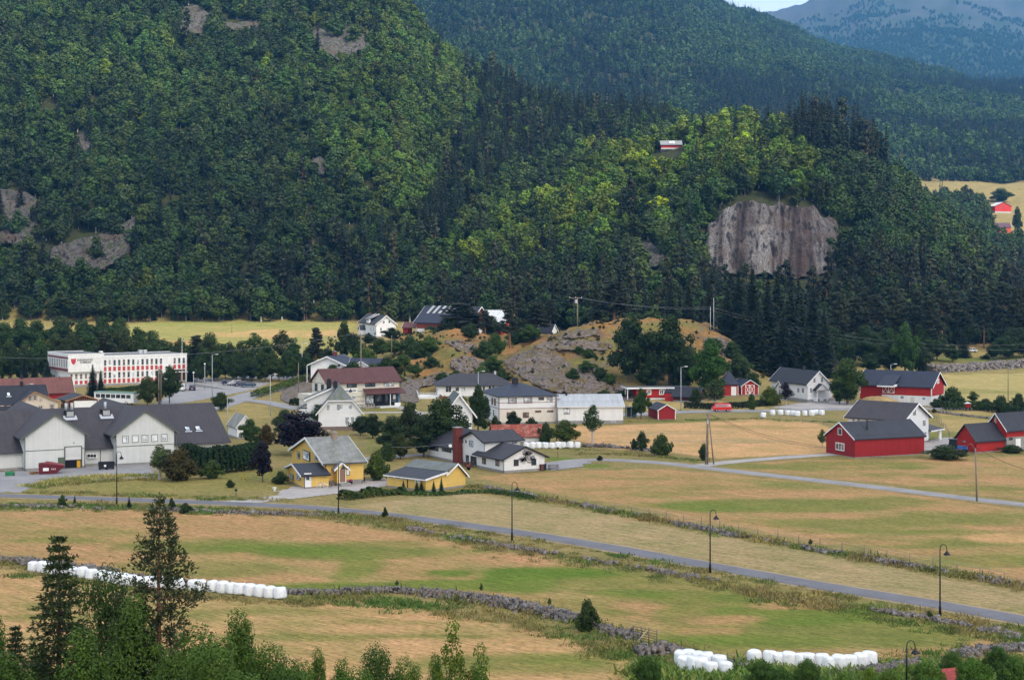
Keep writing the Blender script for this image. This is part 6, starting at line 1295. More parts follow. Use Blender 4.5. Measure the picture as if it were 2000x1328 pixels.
X, Y, z, px, py = scat_pts(42000, 1200, 2150, 3300, 5600, rng, margin=3, top=16)
kk = fbm(X/60, Y/90, 4, 9)+.9*np.clip((4600-Y)/1100, -1, 1) > rng.uniform(-.75, .75, len(X)); n_ = kk.sum()
scatter('high_forest', np.stack([X, Y, z-1], 1)[kk], rng.integers(0, 3, n_), np.ones((n_, 3))*rng.uniform(.6, 1.2, (n_, 1)), np.ones((n_, 3))*rng.uniform(.8, 1.2, (n_, 1)), farwoods)['kind'] = 'stuff'
# ------------------------------------------------------------ individual trees
PROTO = {}
def ext(pl): V = pl[0]; return float(np.quantile(V[:, 2], .9985)), float(2*np.quantile(np.hypot(V[:, 0], V[:, 1]), .975))
def proto(key, pl, pt, ml, mt, H, W_): a, b = ext(pl); PROTO.setdefault(key, []).append((pl, pt, ml, mt, a, b if key not in ('spruce', 'pine') else W_, []))
for k in range(3): proto('broad', *broad_parts(20+k, 10, 3.6, 8000, .21, .08, 40, 0, .95, lr=(.2, .36)), LEAF, BARK, 10.3, 7.6)
for k in range(2): proto('lime', *broad_parts(30+k, 10, 3.0, 8000, .21, .08, 36, 1, 1.0, lr=(.2, .36)), LEAF, BARK, 10.3, 6.2)
for k in range(2): proto('airy', *broad_parts(40+k, 10, 2.6, 2300, .2, .22, 24, 1, 1.0, lr=(.2, .34)), LEAF, BBARK, 10.2, 5.4)
for k in range(3): proto('bush', *broad_parts(50+k, 3, 1.9, 4200, .13, -.1, 30, 0, .8, lr=(.18, .36)), LEAF, BARK, 3.15, 4.2)
for k in range(2): proto('spruce', *spruce_parts(60+k, 14, 2.7, 40, 18, .40, .01, 1, 9), NEED, SBARK, 14, 4.6)
for k in range(3): proto('pine', *pine_parts(70+k, 14, 2.9, 6500, .22, .34, 24), PINEL, PBARK, 14, 5.8)
proto('purple', *broad_parts(80, 10, 3.6, 5200, .24, .12, 26, 0, .9, lr=(.22, .38)), PURP, BARK, 10.3, 7.6); proto('purple_small', *broad_parts(81, 10, 3.2, 2600, .22, .3, 18, 1, .95), PURP, BBARK, 10.2, 6.4)
NAMES = {'broad': 'broadleaf_tree', 'lime': 'broadleaf_tree', 'airy': 'birch_tree', 'bush': 'bush', 'spruce': 'spruce_tree', 'pine': 'pine_tree', 'purple': 'copper_beech', 'purple_small': 'copper_beech'}
ORDN = ['first', 'second', 'third', 'fourth', 'fifth', 'sixth', 'seventh', 'eighth', 'ninth', 'tenth', 'eleventh', 'twelfth', 'thirteenth', 'fourteenth', 'fifteenth', 'sixteenth', 'seventeenth', 'eighteenth', 'nineteenth', 'twentieth']
ORDN += ['twenty-'+q for q in ORDN[:9]]+['thirtieth']+['thirty-'+q for q in ORDN[:9]]+['fortieth']+['forty-'+q for q in ORDN[:9]]+['fiftieth']+['fifty-'+q for q in ORDN[:9]]+['sixtieth']+['sixty-'+q for q in ORDN[:9]]
def number(group, text):
    L = sorted([o for o in COL.objects if o.get('group') == group and o.parent is None], key=lambda o: o.location.x/o.location.y)
    for k, o in enumerate(L): o['label'] = text % ORDN[k]
CATS = {'broad': 'tree', 'lime': 'tree', 'airy': 'tree', 'bush': 'bush', 'spruce': 'tree', 'pine': 'tree', 'purple': 'tree', 'purple_small': 'tree'}
tr = np.random.default_rng(99)
MESHC = {}
def tree(kind, px, base, top, w_, label, tint=(1, 1, 1), group=None, Y=None, trunk=None, var=None, name=None):
    p = GY(px, Y) if Y else G(px, base)
    if Y and base: p.z = zat(base, Y) if False else p.z
    ztop = zat(top, p.y); H_ = ztop-p.z; ppm = F/p.y; L = PROTO[kind]; k = (int(tr.integers(0, len(L))) if var is None else var) % len(L); pl, pt, ml, mt, H0, W0, _ = L[k]
    sx = w_/ppm/W0; sz = max(.05, H_/H0); nm = name or NAMES[kind]
    root = empty(nm, p, float(tr.uniform(0, 6.28)), label, CATS[kind], group)
    if (kind, k) not in MESHC:
        a = np_mesh('crown', pl[0], pl[1], ml, link=False); b = np_mesh('trunk', pt[0], pt[1], mt, link=False, smooth=True); MESHC[(kind, k)] = (a, b); c_, t_ = a, b
        c_, t_ = a.copy(), b.copy()
    else: a, b = MESHC[(kind, k)]; c_, t_ = a.copy(), b.copy()
    for o, n2 in ((c_, 'crown'), (t_, 'trunk')):
        COL.objects.link(o); o.parent = root; o.name = n2
    root.scale = (sx, sx, sz); c_.color = (*tint, 1)
    if trunk: t_.material_slots[0].link = 'OBJECT'; t_.material_slots[0].material = trunk
    return root
DG = (.75, .8, .8); MG = (1, 1, 1); LG = (1.5, 1.45, 1.0); YG_ = (2.0, 1.7, .8); OL = (1.5, 1.15, .9); PL = (1.9, 1.85, 1.9)
# belt behind the town hall
belt_l = 'trees in the belt behind the white town hall'
for k, (px, top, w_) in enumerate([(-12, 655, 44), (18, 668, 40), (48, 672, 34), (78, 664, 36), (108, 652, 40), (140, 650, 42), (172, 648, 44), (204, 645, 44), (236, 640, 48), (268, 640, 46), (298, 646, 42), (330, 668, 34), (352, 660, 30), (384, 655, 44), (410, 650, 44), (436, 672, 30), (448, 668, 26), (470, 666, 30), (497, 650, 44), (520, 668, 34), (552, 645, 42), (572, 668, 34), (610, 672, 30), (640, 680, 34), (225, 662, 40), (160, 668, 38), (290, 670, 36), (372, 676, 34)]):
    tree('pine' if k in (7, 13) else ('airy' if k in (12, 17, 18, 20) else ('broad' if k % 3 else 'lime')), px, 0, top, w_*1.35, 'dark green tree in the belt behind the white town hall', (1.05+.2*(k % 3), 1.1+.15*(k % 4)/2, .95), belt_l, Y=506+(k*7) % 16)
for k, (px, top) in enumerate([(-10, 684), (22, 680), (62, 682), (85, 676), (395, 682), (425, 684), (462, 686), (488, 684), (508, 688), (530, 690), (560, 686), (578, 690), (600, 690), (5, 690), (40, 690), (68, 698), (385, 695), (400, 700), (418, 698), (440, 700), (455, 694), (478, 700), (492, 703), (350, 700), (610, 700), (590, 698), (632, 703), (655, 700)]):
    tree('broad', px, 0, top, 34, 'low dark green tree at the foot of the belt behind the car park', (.9, 1.0, .8), 'low trees along the car park edge', Y=480+(k % 4)*4)
for a in (('spruce', 48, 752, 690, 26, 'dark spruce at far left behind the red tiled roof', DG), ('spruce', 68, 752, 694, 22, 'slim dark spruce left of the blue-grey spruce', DG), ('spruce', 93, 752, 704, 34, 'blue-grey spruce beside the left end of the town hall', (1.9, 2.3, 3.2)),
          ('spruce', 181, 782, 712, 34, 'taller of two spruces in front of the town hall sign wall', MG), ('spruce', 197, 783, 724, 28, 'shorter of two spruces in front of the town hall sign wall', MG),
          ('spruce', 372, 745, 672, 22, 'narrow dark spruce at the right end of the town hall', DG),
          ('broad', 288, 792, 735, 44, 'rounded green tree right of the pale workshop bus in the car park', (1.5, 1.3, .8)), ('broad', 312, 790, 722, 30, 'middle tree behind the wooden pole by the car park', (1.2, 1.1, .8)), ('broad', 331, 788, 714, 44, 'tallest dark green tree in front of the town hall entrance', (1.0, 1.05, .8)),
          ('broad', 432, 802, 766, 42, 'small low-branched fruit tree on the traffic island', (1.5, 1.3, .8)), ('lime', 518, 746, 690, 40, 'rounded lime tree left in the roadside row', (1.3, 1.2, .7)), ('lime', 545, 745, 699, 30, 'middle lime tree in the roadside row', (1.5, 1.35, .7)), ('lime', 572, 744, 699, 32, 'right lime tree in the roadside row near the signs', (1.2, 1.3, .7)),
          ('pine', 617, 0, 640, 44, 'dark spreading pine behind the white blue-roofed house', MG), ('broad', 672, 0, 625, 36, 'tall dark pine-like tree before the yellow field', DG), ('broad', 690, 0, 650, 40, 'dark bushy tree left of the white hill farmhouse', DG)):
    kind, px, b, t_, w_, lb, ti = a; tree(kind, px, b, t_, w_, lb, ti, Y=None if b else 500)
# village trees
for a in (('purple', 580, 888, 803, 106, 'huge dark purple copper beech behind the yellow house', MG), ('purple', 513, 941, 862, 46, 'small round dark purple beech with pale trunk on the lawn', MG),
          ('airy', 628, 838, 790, 60, 'pale green willow at the corner of the tall white house', PL), ('broad', 555, 852, 800, 50, 'green tree behind the purple beech', MG), ('broad', 488, 870, 818, 44, 'light green tree beside the small white shed', (1.3, 1.5, 1.1)), ('bush', 520, 868, 828, 36, 'reddish-brown shrub between shed and beech', (2.6, 1.0, .9)),
          ('broad', 704, 850, 812, 44, 'dark green tree right of the tall white house', MG), ('broad', 728, 856, 808, 46, 'broad dark tree between white house and grey path', DG), ('broad', 765, 884, 812, 64, 'big green tree above the garage lane', MG), ('broad', 800, 868, 786, 60, 'tree with a reddish cast beside the shop path', OL),
          ('broad', 862, 888, 776, 108, 'largest dark green tree hiding the white gabled house', (.85, .9, .75)), ('broad', 828, 892, 812, 64, 'dark tree directly left of the charcoal-roofed house', (.9, .95, .8)), ('broad', 782, 896, 846, 46, 'olive brown shrubby tree behind the yellow garage', OL),
          ('bush', 735, 938, 882, 52, 'yellow-green bush between the yellow house and its garage', YG_), ('bush', 756, 900, 862, 36, 'small green tree over the garden path', LG), ('lime', 934, 850, 752, 46, 'tall column-like tree between grey bungalow and white block', (.9, 1, .8)), ('broad', 905, 850, 776, 40, 'dark tree beside the white barge board', DG),
          ('bush', 967, 852, 812, 30, 'dark bush at the left corner of the white block', DG), ('lime', 1003, 846, 803, 34, 'conical dark shrub in front of the white block', DG), ('bush', 1038, 844, 815, 34, 'low dark shrub below the small red windows', DG), ('bush', 1066, 866, 825, 36, 'green bush beside the rusty roof', MG), ('broad', 1103, 872, 820, 58, 'yellow-green tree by the white long shed', YG_),
          ('airy', 1157, 866, 791, 38, 'single slender birch with white trunk at the field edge', (1.3, 1.4, 1.1)), ('bush', 1254, 880, 841, 27, 'dark oval bush on the stone pile by the field', MG), ('bush', 1238, 878, 856, 16, 'small bush left of the dark oval bush', MG), ('bush', 1292, 890, 847, 44, 'wide green bush beside the gravel heap', LG),
          ('bush', 1374, 899, 865, 20, 'small round clipped tree beside the tripod pole', MG), ('lime', 1252, 818, 759, 38, 'leafy green tree beside the bus shelter', (1.2, 1.35, .9)), ('purple_small', 1024, 920, 875, 42, 'small dark purple tree in front of the white gable', MG),
          ('purple_small', 1536, 792, 748, 30, 'thin dark purple conifer before the white farmhouse', MG), ('bush', 1505, 792, 754, 44, 'bright green bush left of the white farmhouse', YG_), ('airy', 1397, 799, 742, 54, 'small spreading tree behind the red van', (1.4, 1.3, 1)), ('bush', 1358, 788, 758, 28, 'green bush beside the dark red cabin', MG), ('bush', 1468, 800, 768, 20, 'small light bush in front of the crossed garage doors', LG),
          ('lime', 1386, 782, 662, 74, 'bright green ash tree in the middle of the village', (1.15, 1.65, .9)), ('broad', 1232, 745, 614, 88, 'tall dark tree at the rocky knoll, left of a pair', (.8, .9, .75)), ('broad', 1308, 752, 616, 98, 'tall dark tree at the rocky knoll, right of a pair', (.72, .85, .75)), ('broad', 1275, 760, 690, 60, 'lower dark tree between the two tall knoll trees', DG), ('broad', 1345, 765, 680, 60, 'dark tree left of the bright green ash', DG), ('broad', 1440, 758, 690, 48, 'green tree right of the bright ash', MG),
          ('broad', 1655, 790, 700, 74, 'rounded green tree between farmhouse and red barn', (1.2, 1.25, .85)), ('broad', 1640, 790, 728, 40, 'lower green tree behind the farmhouse annex', MG), ('bush', 1860, 795, 755, 48, 'green bush at the right end of the red barn', LG), ('bush', 1829, 796, 778, 30, 'low bush in front of the red barn base', MG), ('airy', 1901, 792, 764, 24, 'young roadside tree right of the red barn', LG), ('bush', 1955, 806, 772, 44, 'dark bush above the right barn roof', MG), ('bush', 1990, 800, 768, 36, 'dark bush at the right edge by the road', MG), ('bush', 1925, 800, 778, 34, 'low roadside bush between barn and edge', MG),
          ('bush', 1845, 896, 868, 84, 'wide dark bush in front of the blue tractor', (1.2, 1.1, .9)), ('bush', 1975, 884, 868, 50, 'low bush in front of the grey barn wall', MG), ('airy', 1606, 876, 838, 22, 'sparse young tree at the corner of the red front barn', YG_), ('bush', 1824, 806, 797, 10, 'small reddish shrub beside the road', (2.5, 1, .9)),
          ('bush', 352, 938, 874, 76, 'dark red-green shrub at the end of the hedge', (1.6, .8, .8)), ('airy', 312, 936, 868, 56, 'olive shrub in front of the warehouse wall', (2.4, 2.0, 1.6)), ('bush', 415, 934, 898, 50, 'light green part-grown bush before the dark hedge', LG), ('bush', 449, 952, 936, 20, 'tiny round shrub on the lawn', MG), ('bush', 548, 945, 920, 34, 'low shrub left of the yellow house porch', MG),
          ('bush', 1147, 1232, 1170, 50, 'dense green bush at the right end of the long stone wall', MG), ('airy', 940, 1160, 1138, 8, 'tiny sapling on the field beside the wall', LG), ('airy', 1073, 1188, 1166, 8, 'second tiny sapling growing behind the wall', LG), ('airy', 775, 1148, 1132, 8, 'pale sapling at the top of the wall', YG_), ('bush', 752, 1012, 990, 13, 'dark green sapling on the road verge', DG),
          ('bush', 122, 990, 966, 20, 'light green bush on the left road verge', LG), ('spruce', 146, 984, 966, 8, 'tiny spruce on the left road verge', MG), ('spruce', 252, 992, 970, 12, 'small spruce on the verge right of the lamp', MG), ('bush', 335, 996, 972, 16, 'dark shrub behind the pine tip', DG), ('bush', 362, 1002, 982, 30, 'low green shrub on the verge by the pine tip', MG),
          ('airy', 1583, 1068, 1052, 10, 'tiny green sapling on the upper stone wall', LG), ('bush', 1815, 1208, 1192, 16, 'small bush at the foot of the right lamp', LG)):
    kind, px, b, t_, w_, lb, ti = a; tree(kind, px, b, t_, w_, lb, ti)
for k, px in enumerate((788, 814, 823, 847, 862)): tree('spruce', px, 961+(k > 2)*3, 938 if k < 4 else 932, 13, 'little blue-green spruce in the row before the yellow garage', (1.5, 2.0, 2.2), 'little spruces before the yellow garage')
# shrubs on the knoll slopes and around
sh = 'shrubs on the green slope below the white hill farmhouse'
for k, (px, base, w_, h_) in enumerate([(650, 742, 40, 30), (690, 735, 44, 30), (715, 712, 46, 34), (742, 690, 44, 30), (770, 694, 50, 30), (800, 690, 44, 36), (728, 738, 40, 28), (756, 726, 46, 30), (788, 722, 44, 30), (815, 700, 50, 34), (838, 690, 52, 34), (700, 700, 36, 28), (812, 734, 34, 22), (842, 716, 34, 20), (775, 748, 36, 20), (945, 700, 40, 36), (962, 730, 44, 36), (980, 748, 40, 30), (940, 740, 34, 26), (1010, 672, 44, 30), (1035, 668, 44, 34), (920, 660, 40, 30), (968, 690, 40, 40), (1120, 742, 30, 24), (1145, 730, 36, 26), (1170, 740, 34, 24), (1190, 752, 30, 24), (1150, 700, 30, 20), (1180, 775, 26, 14), (1215, 776, 30, 14), (1130, 690, 26, 14), (865, 745, 30, 18), (890, 740, 26, 16), (630, 735, 34, 22), (1260, 748, 44, 30), (1330, 760, 40, 34), (1395, 690, 40, 30), (1430, 700, 40, 34), (1450, 735, 44, 40), (1470, 760, 36, 34)]):
    tree('bush' if k % 4 else 'broad', px, base, base-h_, w_, 'green shrub on the slopes around the rocky knoll', [(1.4, 1.6, .8), (.9, 1, .8), (1.6, 1.7, .8), (1.1, 1.2, .8)][k % 4], 'shrubs on the slopes around the rocky knoll')
# pines on and around the knoll
for a in (('pine', 900, 0, 592, 110, 'big dark spreading pine in front of the hill barn', .9, 545), ('pine', 925, 0, 612, 70, 'dark pine right beside the big spreading pine', .9, 548), ('broad', 880, 0, 622, 50, 'dark leafy tree under the big spreading pine', .7, 540), ('broad', 960, 0, 618, 50, 'dark leafy tree before the white sheet roof', .8, 545), ('broad', 1015, 0, 622, 60, 'dark green tree right of the bare-trunked pine', .8, 530), ('broad', 1035, 0, 640, 50, 'low dark green tree left of the white hut', .8, 520), ('pine', 862, 0, 640, 34, 'small pine right of the hill barn wall', 1, 550), ('pine', 948, 0, 606, 40, 'slim pine in front of the orange-red barn', 1.1, 530), ('pine', 996, 0, 586, 50, 'tall pine with bare reddish trunk and side branches', 1.1, 505), ('pine', 1048, 0, 590, 60, 'dark pine left of the white hut', 1, 520), ('pine', 1075, 0, 585, 40, 'slim pine above the white hut', 1, 560),
          ('lime', 745, 0, 610, 30, 'green tree right of the white hill farmhouse', .9, 575), ('broad', 720, 0, 655, 40, 'dark garden tree before the white hill farmhouse', .8, 535), ('broad', 765, 0, 640, 42, 'dark garden tree right before the white hill farmhouse', .8, 535), ('broad', 840, 0, 636, 34, 'light green tree in front of the hill barn door', 1.6, 540),
          ('spruce', 1164, 0, 545, 34, 'dark spruce behind the knoll pole', .8, 560), ('pine', 1200, 0, 548, 90, 'wide dark pine on the skyline of the grassy knoll', .9, 560), ('spruce', 1310, 0, 545, 40, 'dark spruce left in the group behind the grassy knoll', .8, 575), ('spruce', 1345, 0, 540, 44, 'dark spruce right in the group behind the grassy knoll', .8, 570), ('spruce', 1385, 0, 545, 44, 'dark spruce behind the thin pale poles', .8, 560)):
    kind, px, b, t_, w_, lb, ti, Yd = a; tree(kind, px, b, t_, w_, lb, (ti, ti, ti), Y=Yd)
gl = 'tall dark spruces behind the white farmhouse'
for k, (px, top, w_, Yd) in enumerate([(1420, 560, 44, 520), (1442, 530, 52, 525), (1470, 528, 56, 530), (1500, 545, 52, 505), (1518, 530, 56, 525), (1545, 548, 52, 510), (1560, 545, 56, 530), (1588, 560, 52, 520), (1610, 600, 40, 500), (1478, 600, 44, 490), (1530, 610, 44, 490), (1450, 620, 40, 492), (1575, 640, 40, 485)]):
    tree('spruce', px, 0, top, w_*1.5, 'tall dark spruce in the dense group behind the white farmhouse', (.8, .85, .8), gl, Y=Yd)
for k, (px, top, w_, Yd) in enumerate([(1640, 570, 60, 560), (1668, 580, 60, 570), (1690, 560, 60, 575), (1715, 575, 60, 560), (1745, 560, 64, 575), (1790, 565, 60, 570), (1815, 575, 60, 560), (1840, 560, 60, 600), (1862, 568, 50, 620), (1885, 580, 40, 610), (1905, 560, 44, 640), (1922, 570, 40, 600), (1940, 560, 44, 630), (1960, 550, 60, 620), (1985, 560, 60, 590), (2010, 560, 60, 590)]):
    tree('pine', px, 0, top, w_, 'dark pine in the open wood behind the red barn', (.85, .9, .85), 'pines in the open wood behind the red barn', Y=Yd)
for k, (px, top, w_, Yd) in enumerate([(1628, 640, 60, 540), (1655, 652, 54, 545), (1690, 636, 64, 550), (1712, 650, 56, 540), (1735, 640, 60, 548), (1805, 640, 56, 560), (1830, 655, 44, 565), (1700, 690, 40, 520), (1860, 672, 36, 560), (1940, 668, 40, 566), (1965, 655, 50, 570), (2000, 640, 60, 575)]): tree('broad', px, 0, top, w_, 'x', (.8, .95, .8), 'leafy undergrowth trees behind the red barn', Y=Yd)
number('leafy undergrowth trees behind the red barn', '%s dark leafy tree from the left behind the red barn')
for a in (('lime', 1768, 0, 630, 54, 'bright green birch above the red barn roof', (1.3, 1.6, .9), 500), ('broad', 1738, 0, 665, 60, 'dark round tree left above the red barn roof', DG, 505), ('broad', 1795, 0, 668, 56, 'dark round tree right above the red barn roof', DG, 505), ('spruce', 1881, 0, 645, 36, 'lone dark spruce before the stone terrace', MG, 575), ('broad', 1978, 0, 640, 70, 'dark tree at the right edge behind the stone terrace', DG, 575), ('bush', 1925, 0, 693, 22, 'low bush on the stone terrace', MG, 570)):
    kind, px, b, t_, w_, lb, ti, Yd = a; tree(kind, px, b, t_, w_, lb, ti, Y=Yd)
for k, (px, py_, t_, w_) in enumerate([(1925, 350, 328, 24), (1945, 350, 322, 26), (1965, 352, 324, 24), (1985, 352, 320, 26), (1912, 352, 332, 20), (1890, 350, 330, 16)]): tree('broad', px, py_+4, t_, w_, 'distant roadside tree in the row on the far field', DG, 'distant trees on the far field')
for a in ((1955, 395, 368, 48, 'distant dark round tree above the red far barn'), (1987, 455, 404, 20, 'distant dark column-like tree beside the far barns'), (1897, 385, 370, 8, 'distant small pointed tree on the far field')): tree('broad', a[0], a[1], a[2], a[3], a[4], DG)
for k, (px, top) in enumerate([(-25, 640), (8, 646), (40, 638), (72, 642), (120, 634), (160, 640), (200, 634), (235, 636)]): tree('broad', px, 0, top-16, 62, 'x', (1.0, 1.15, .95), belt_l, Y=545+(k*5) % 12)
number(belt_l, '%s dark green tree from the left in the belt behind the town hall'); number('low trees along the car park edge', '%s low tree from the left at the foot of the belt behind the car park'); number('shrubs on the slopes around the rocky knoll', '%s green shrub from the left on the slopes around the rocky knoll')
number(gl, '%s tall dark spruce from the left in the group behind the white farmhouse'); number('pines in the open wood behind the red barn', '%s dark pine from the left in the open wood behind the red barn'); number('distant trees on the far field', '%s distant tree from the left in the row on the far field'); number('little spruces before the yellow garage', '%s little blue-green spruce from the left before the yellow garage')
# scrub on the knolls: uncountable
rk = np.random.default_rng(31); n_ = 9000; c = rk.uniform(560, 1500, n_); Y = rk.uniform(426, 600, n_); X = (c-1000)/F*Y; zz = hz(X, Y); i = np.clip(np.searchsorted(YS, Y)-1, 0, len(YS)-2); j = np.clip(np.searchsorted(CS, c)-1, 0, len(CS)-2)
dn = np.where(c < 850, .55, np.where(c < 1000, .4, .30))*(kn[i, j] > .1)+.45*((c < 850) & (c > 640) & (Y > 445)); ok = (rk.random(n_) < dn) & (fbm(X/6, Y/6, 3, 41) > .08)
X, Y, zz, c = X[ok], Y[ok], zz[ok], c[ok]; n_ = len(X); s_ = rk.uniform(.05, .13, n_)*np.exp(rk.normal(size=n_)*.35); tt = np.ones((n_, 3))*rk.uniform(.8, 1.6, n_)[:, None]; br = rk.random(n_) < .4; tt[br] *= np.array([2.4, 1.2, .9])
hs = [(o.matrix_world.translation if False else o.location) for o in COL.objects if o.type == 'EMPTY' and o.get('category') in ('house', 'barn', 'hut', 'carport', 'shop')]
SCR = scatter('knoll_scrub', np.stack([X, Y, zz-.15], 1), rk.integers(0, 5, n_), np.stack([s_*1.3, s_*1.3, s_*.9], 1), tt, woods); SCR['kind'] = 'stuff'
# clipped and wild hedges
def hedge(name, pts, width, hgt, n_, leaf, m, tint, label, cat='hedge', seed=3, tap=.0):
    W = [G(*p) for p in pts]; x, y = smooth_line(W, .8); o0 = W[0]; r = np.random.default_rng(seed)
    k = r.integers(0, len(x), n_); u = r.uniform(-1, 1, n_); v = r.random(n_)**.6; hh = hgt*(1+(.18 if hgt > 1.3 else .75)*fbm(x/2.5, y/2.5, 3, seed))
    tx = np.gradient(x); ty = np.gradient(y); l = np.hypot(tx, ty); nx, ny = -ty/l, tx/l
    prof_ = np.sqrt(np.clip(1-(v**3), .05, 1)); off = np.sign(u)*np.abs(u)**.4*width/2*prof_
    P = np.stack([x[k]+nx[k]*off+r.normal(size=n_)*.15, y[k]+ny[k]*off+r.normal(size=n_)*.15, hz(x[k], y[k])+v*hh[k]], 1)-np.array(o0)
    Nn = np.stack([nx[k]*u, ny[k]*u, v*.9], 1)+r.normal(size=(n_, 3))*.4; Nn /= np.linalg.norm(Nn, axis=1)[:, None]
    V, Fq = cards(P, Nn, leaf, r); root = empty(name, o0, 0, label, cat); o = np_mesh('foliage', V, Fq, m, root); o.color = (*tint, 1); return root
hedge('tall_hedge', [(362, 922), (410, 926), (460, 920), (505, 914)], 3.0, 4.6, 15000, .22, LEAF, (.62, .8, .62), 'tall dark conifer hedge between warehouse and yellow house lawn')
hedge('dark_hedge', [(1340, 797), (1400, 800), (1460, 796), (1520, 790)], 1.6, 1.5, 6000, .2, LEAF, (.55, .5, .5), 'long dark clipped hedge behind the red van')
hedge('flowering_hedge', [(498, 776), (530, 766), (570, 752), (600, 742)], 3.0, 1.8, 5000, .2, LEAF, (2.4, 2.0, .6), 'yellow-green hedge along the road left of the shop')
hedge('hedge', [(570, 792), (600, 790), (625, 788)], 1.6, 1.6, 2500, .2, LEAF, (.8, .9, .6), 'low green hedge beside the rock left of the shop')
hedge('clipped_hedge', [(206, 768), (240, 766), (272, 762)], 1.4, 1.4, 2500, .2, LEAF, (1, 1.2, .8), 'clipped green hedge in front of the town hall')
hedge('shrub_bank', [(205, 778), (235, 776), (262, 780)], 4, 1.8, 4500, .2, LEAF, (2.6, 2.2, 1.7), 'grey-green flowering shrub bank before the town hall')
hedge('garden_hedge', [(1845, 800), (1900, 800), (1960, 806), (2010, 812)], 2.2, 2.0, 6000, .2, LEAF, (.85, 1, .75), 'dark roadside shrubbery behind the right barns')
hedge('verge_shrubs', [(672, 976), (700, 972), (740, 968), (785, 964)], 2.2, 1.1, 4500, .14, LEAF, (1.3, 1.3, .8), 'tangled green shrubs along the drive below the yellow house')
hedge('wild_roses', [(790, 966), (850, 969), (912, 962), (960, 962), (1000, 968), (1040, 975)], 1.5, .55, 3600, .12, LEAF, (1.2, 1.5, .9), 'low green brambles in front of the yellow garage')
# rough grass: uncountable
def tuft(seed, n_=26, h_=.27, sp=.42):
    r = np.random.default_rng(seed); V = []; Fq = []
    for k in range(n_):
        a = r.uniform(0, 6.28); x, y = r.normal(size=2)*sp; hh = h_*r.uniform(.5, 1.2); w_ = .05; dx, dy = math.cos(a)*w_, math.sin(a)*w_; lx, ly = r.normal(size=2)*.15
        o = len(V); V += [(x-dx, y-dy, 0), (x+dx, y+dy, 0), (x+dx*.4+lx, y+dy*.4+ly, hh), (x-dx*.4+lx, y-dy*.4+ly, hh)]; Fq.append((o, o+1, o+2, o+3))
    return np.array(V), np.array(Fq)
GRS = foliage('rough_grass_blades', (.25, .225, .095), .25, hue=(.6, 1.0, .6), inst=True, trans=.2)
gc = bpy.data.collections.new('tufts')
for k in range(4): t_ = tuft(k); o = np_mesh('tuft_%02d' % k, t_[0], t_[1], GRS, link=False); gc.objects.link(o)
def grass(name, bands, n_, tintf, sc=(.6, 1.4), spread=1.6):
    PX, PY, TT = [], [], []; r = np.random.default_rng(len(name)+int(n_*10))
    for pts, wd in bands:
        x, y = smooth_line([G(*p) for p in pts], .5); tx = np.gradient(x); ty = np.gradient(y); l = np.hypot(tx, ty); m_ = int(n_*len(x)); m_ = int(len(x)*.5*wd*n_)
        k = r.integers(0, len(x), m_); o = r.normal(size=m_)*wd*.33; PX.append(x[k]-ty[k]/l[k]*o); PY.append(y[k]+tx[k]/l[k]*o)
    X = np.concatenate(PX); Y = np.concatenate(PY); keep = fbm(X/3, Y/3, 3, 5) > -.45; X, Y = X[keep], Y[keep]; Z = hz(X, Y); n2 = len(X)
    s = r.uniform(*sc, n2)*(1+.5*fbm(X/5, Y/5, 2, 6)); g_ = np.clip(.5+fbm(X/6, Y/6, 3, 8)*1.5, 0, 1)[:, None]; t = np.array(tintf[0])*g_+np.array(tintf[1])*(1-g_); t = t*r.uniform(.75, 1.25, (n2, 1))
    o = scatter(name, np.stack([X, Y, Z-.03], 1), r.integers(0, 4, n2), np.stack([s, s, s], 1), t, gc); o['kind'] = 'stuff'; return o
V1 = [(-60, 992), (100, 990), (250, 992), (420, 1000), (560, 1003), (700, 1012), (800, 1032), (900, 1052), (1000, 1072), (1100, 1090), (1200, 1104), (1300, 1122), (1400, 1142), (1500, 1160), (1600, 1178), (1700, 1196), (1800, 1214), (1900, 1232), (2050, 1262)]
grass('verge_grass', [(V1, 5.0), ([(-60, 982), (300, 988), (700, 1006), (1000, 1048), (1400, 1120), (1800, 1192), (2050, 1240)], 1.6)], 1.6, ((.42, .82, .36), (1.2, 1.02, .95)))
grass('wall_side_grass', [([(560, 1180), (700, 1172), (820, 1182), (900, 1200), (1000, 1208), (1080, 1228), (1160, 1255), (1240, 1290)], 4.5), ([(0, 1125), (80, 1122), (200, 1145), (330, 1160), (450, 1170), (600, 1180)], 1.8), ([(1200, 1262), (1280, 1290), (1450, 1310), (1650, 1310), (1800, 1290), (1960, 1270)], 4.5)], 1.8, ((.42, .82, .36), (1.15, 1.0, .9)))
grass('field_edge_grass', [([(925, 955), (1050, 978), (1180, 996), (1300, 1018), (1400, 1038), (1550, 1066), (1700, 1092), (1850, 1120), (2050, 1160)], 2.6), ([(60, 952), (140, 945), (220, 938), (300, 935)], 3.0), ([(60, 962), (200, 966), (400, 972), (560, 978)], 3.0), ([(1130, 888), (1200, 886), (1300, 893), (1370, 900)], 3.4), ([(1220, 824), (1330, 822), (1480, 818), (1640, 826)], 1.6), ([(1080, 874), (1120, 878), (1250, 884)], 2)], 1.2, ((.5, .85, .4), (1.2, 1.05, .9)))
grass('meadow_weeds', [([(55, 950), (110, 940), (180, 934), (250, 930), (300, 930)], 3.0)], 2.5, ((1.3, 1.4, 1.0), (2.2, 1.9, 1.7)), (.8, 2.0))
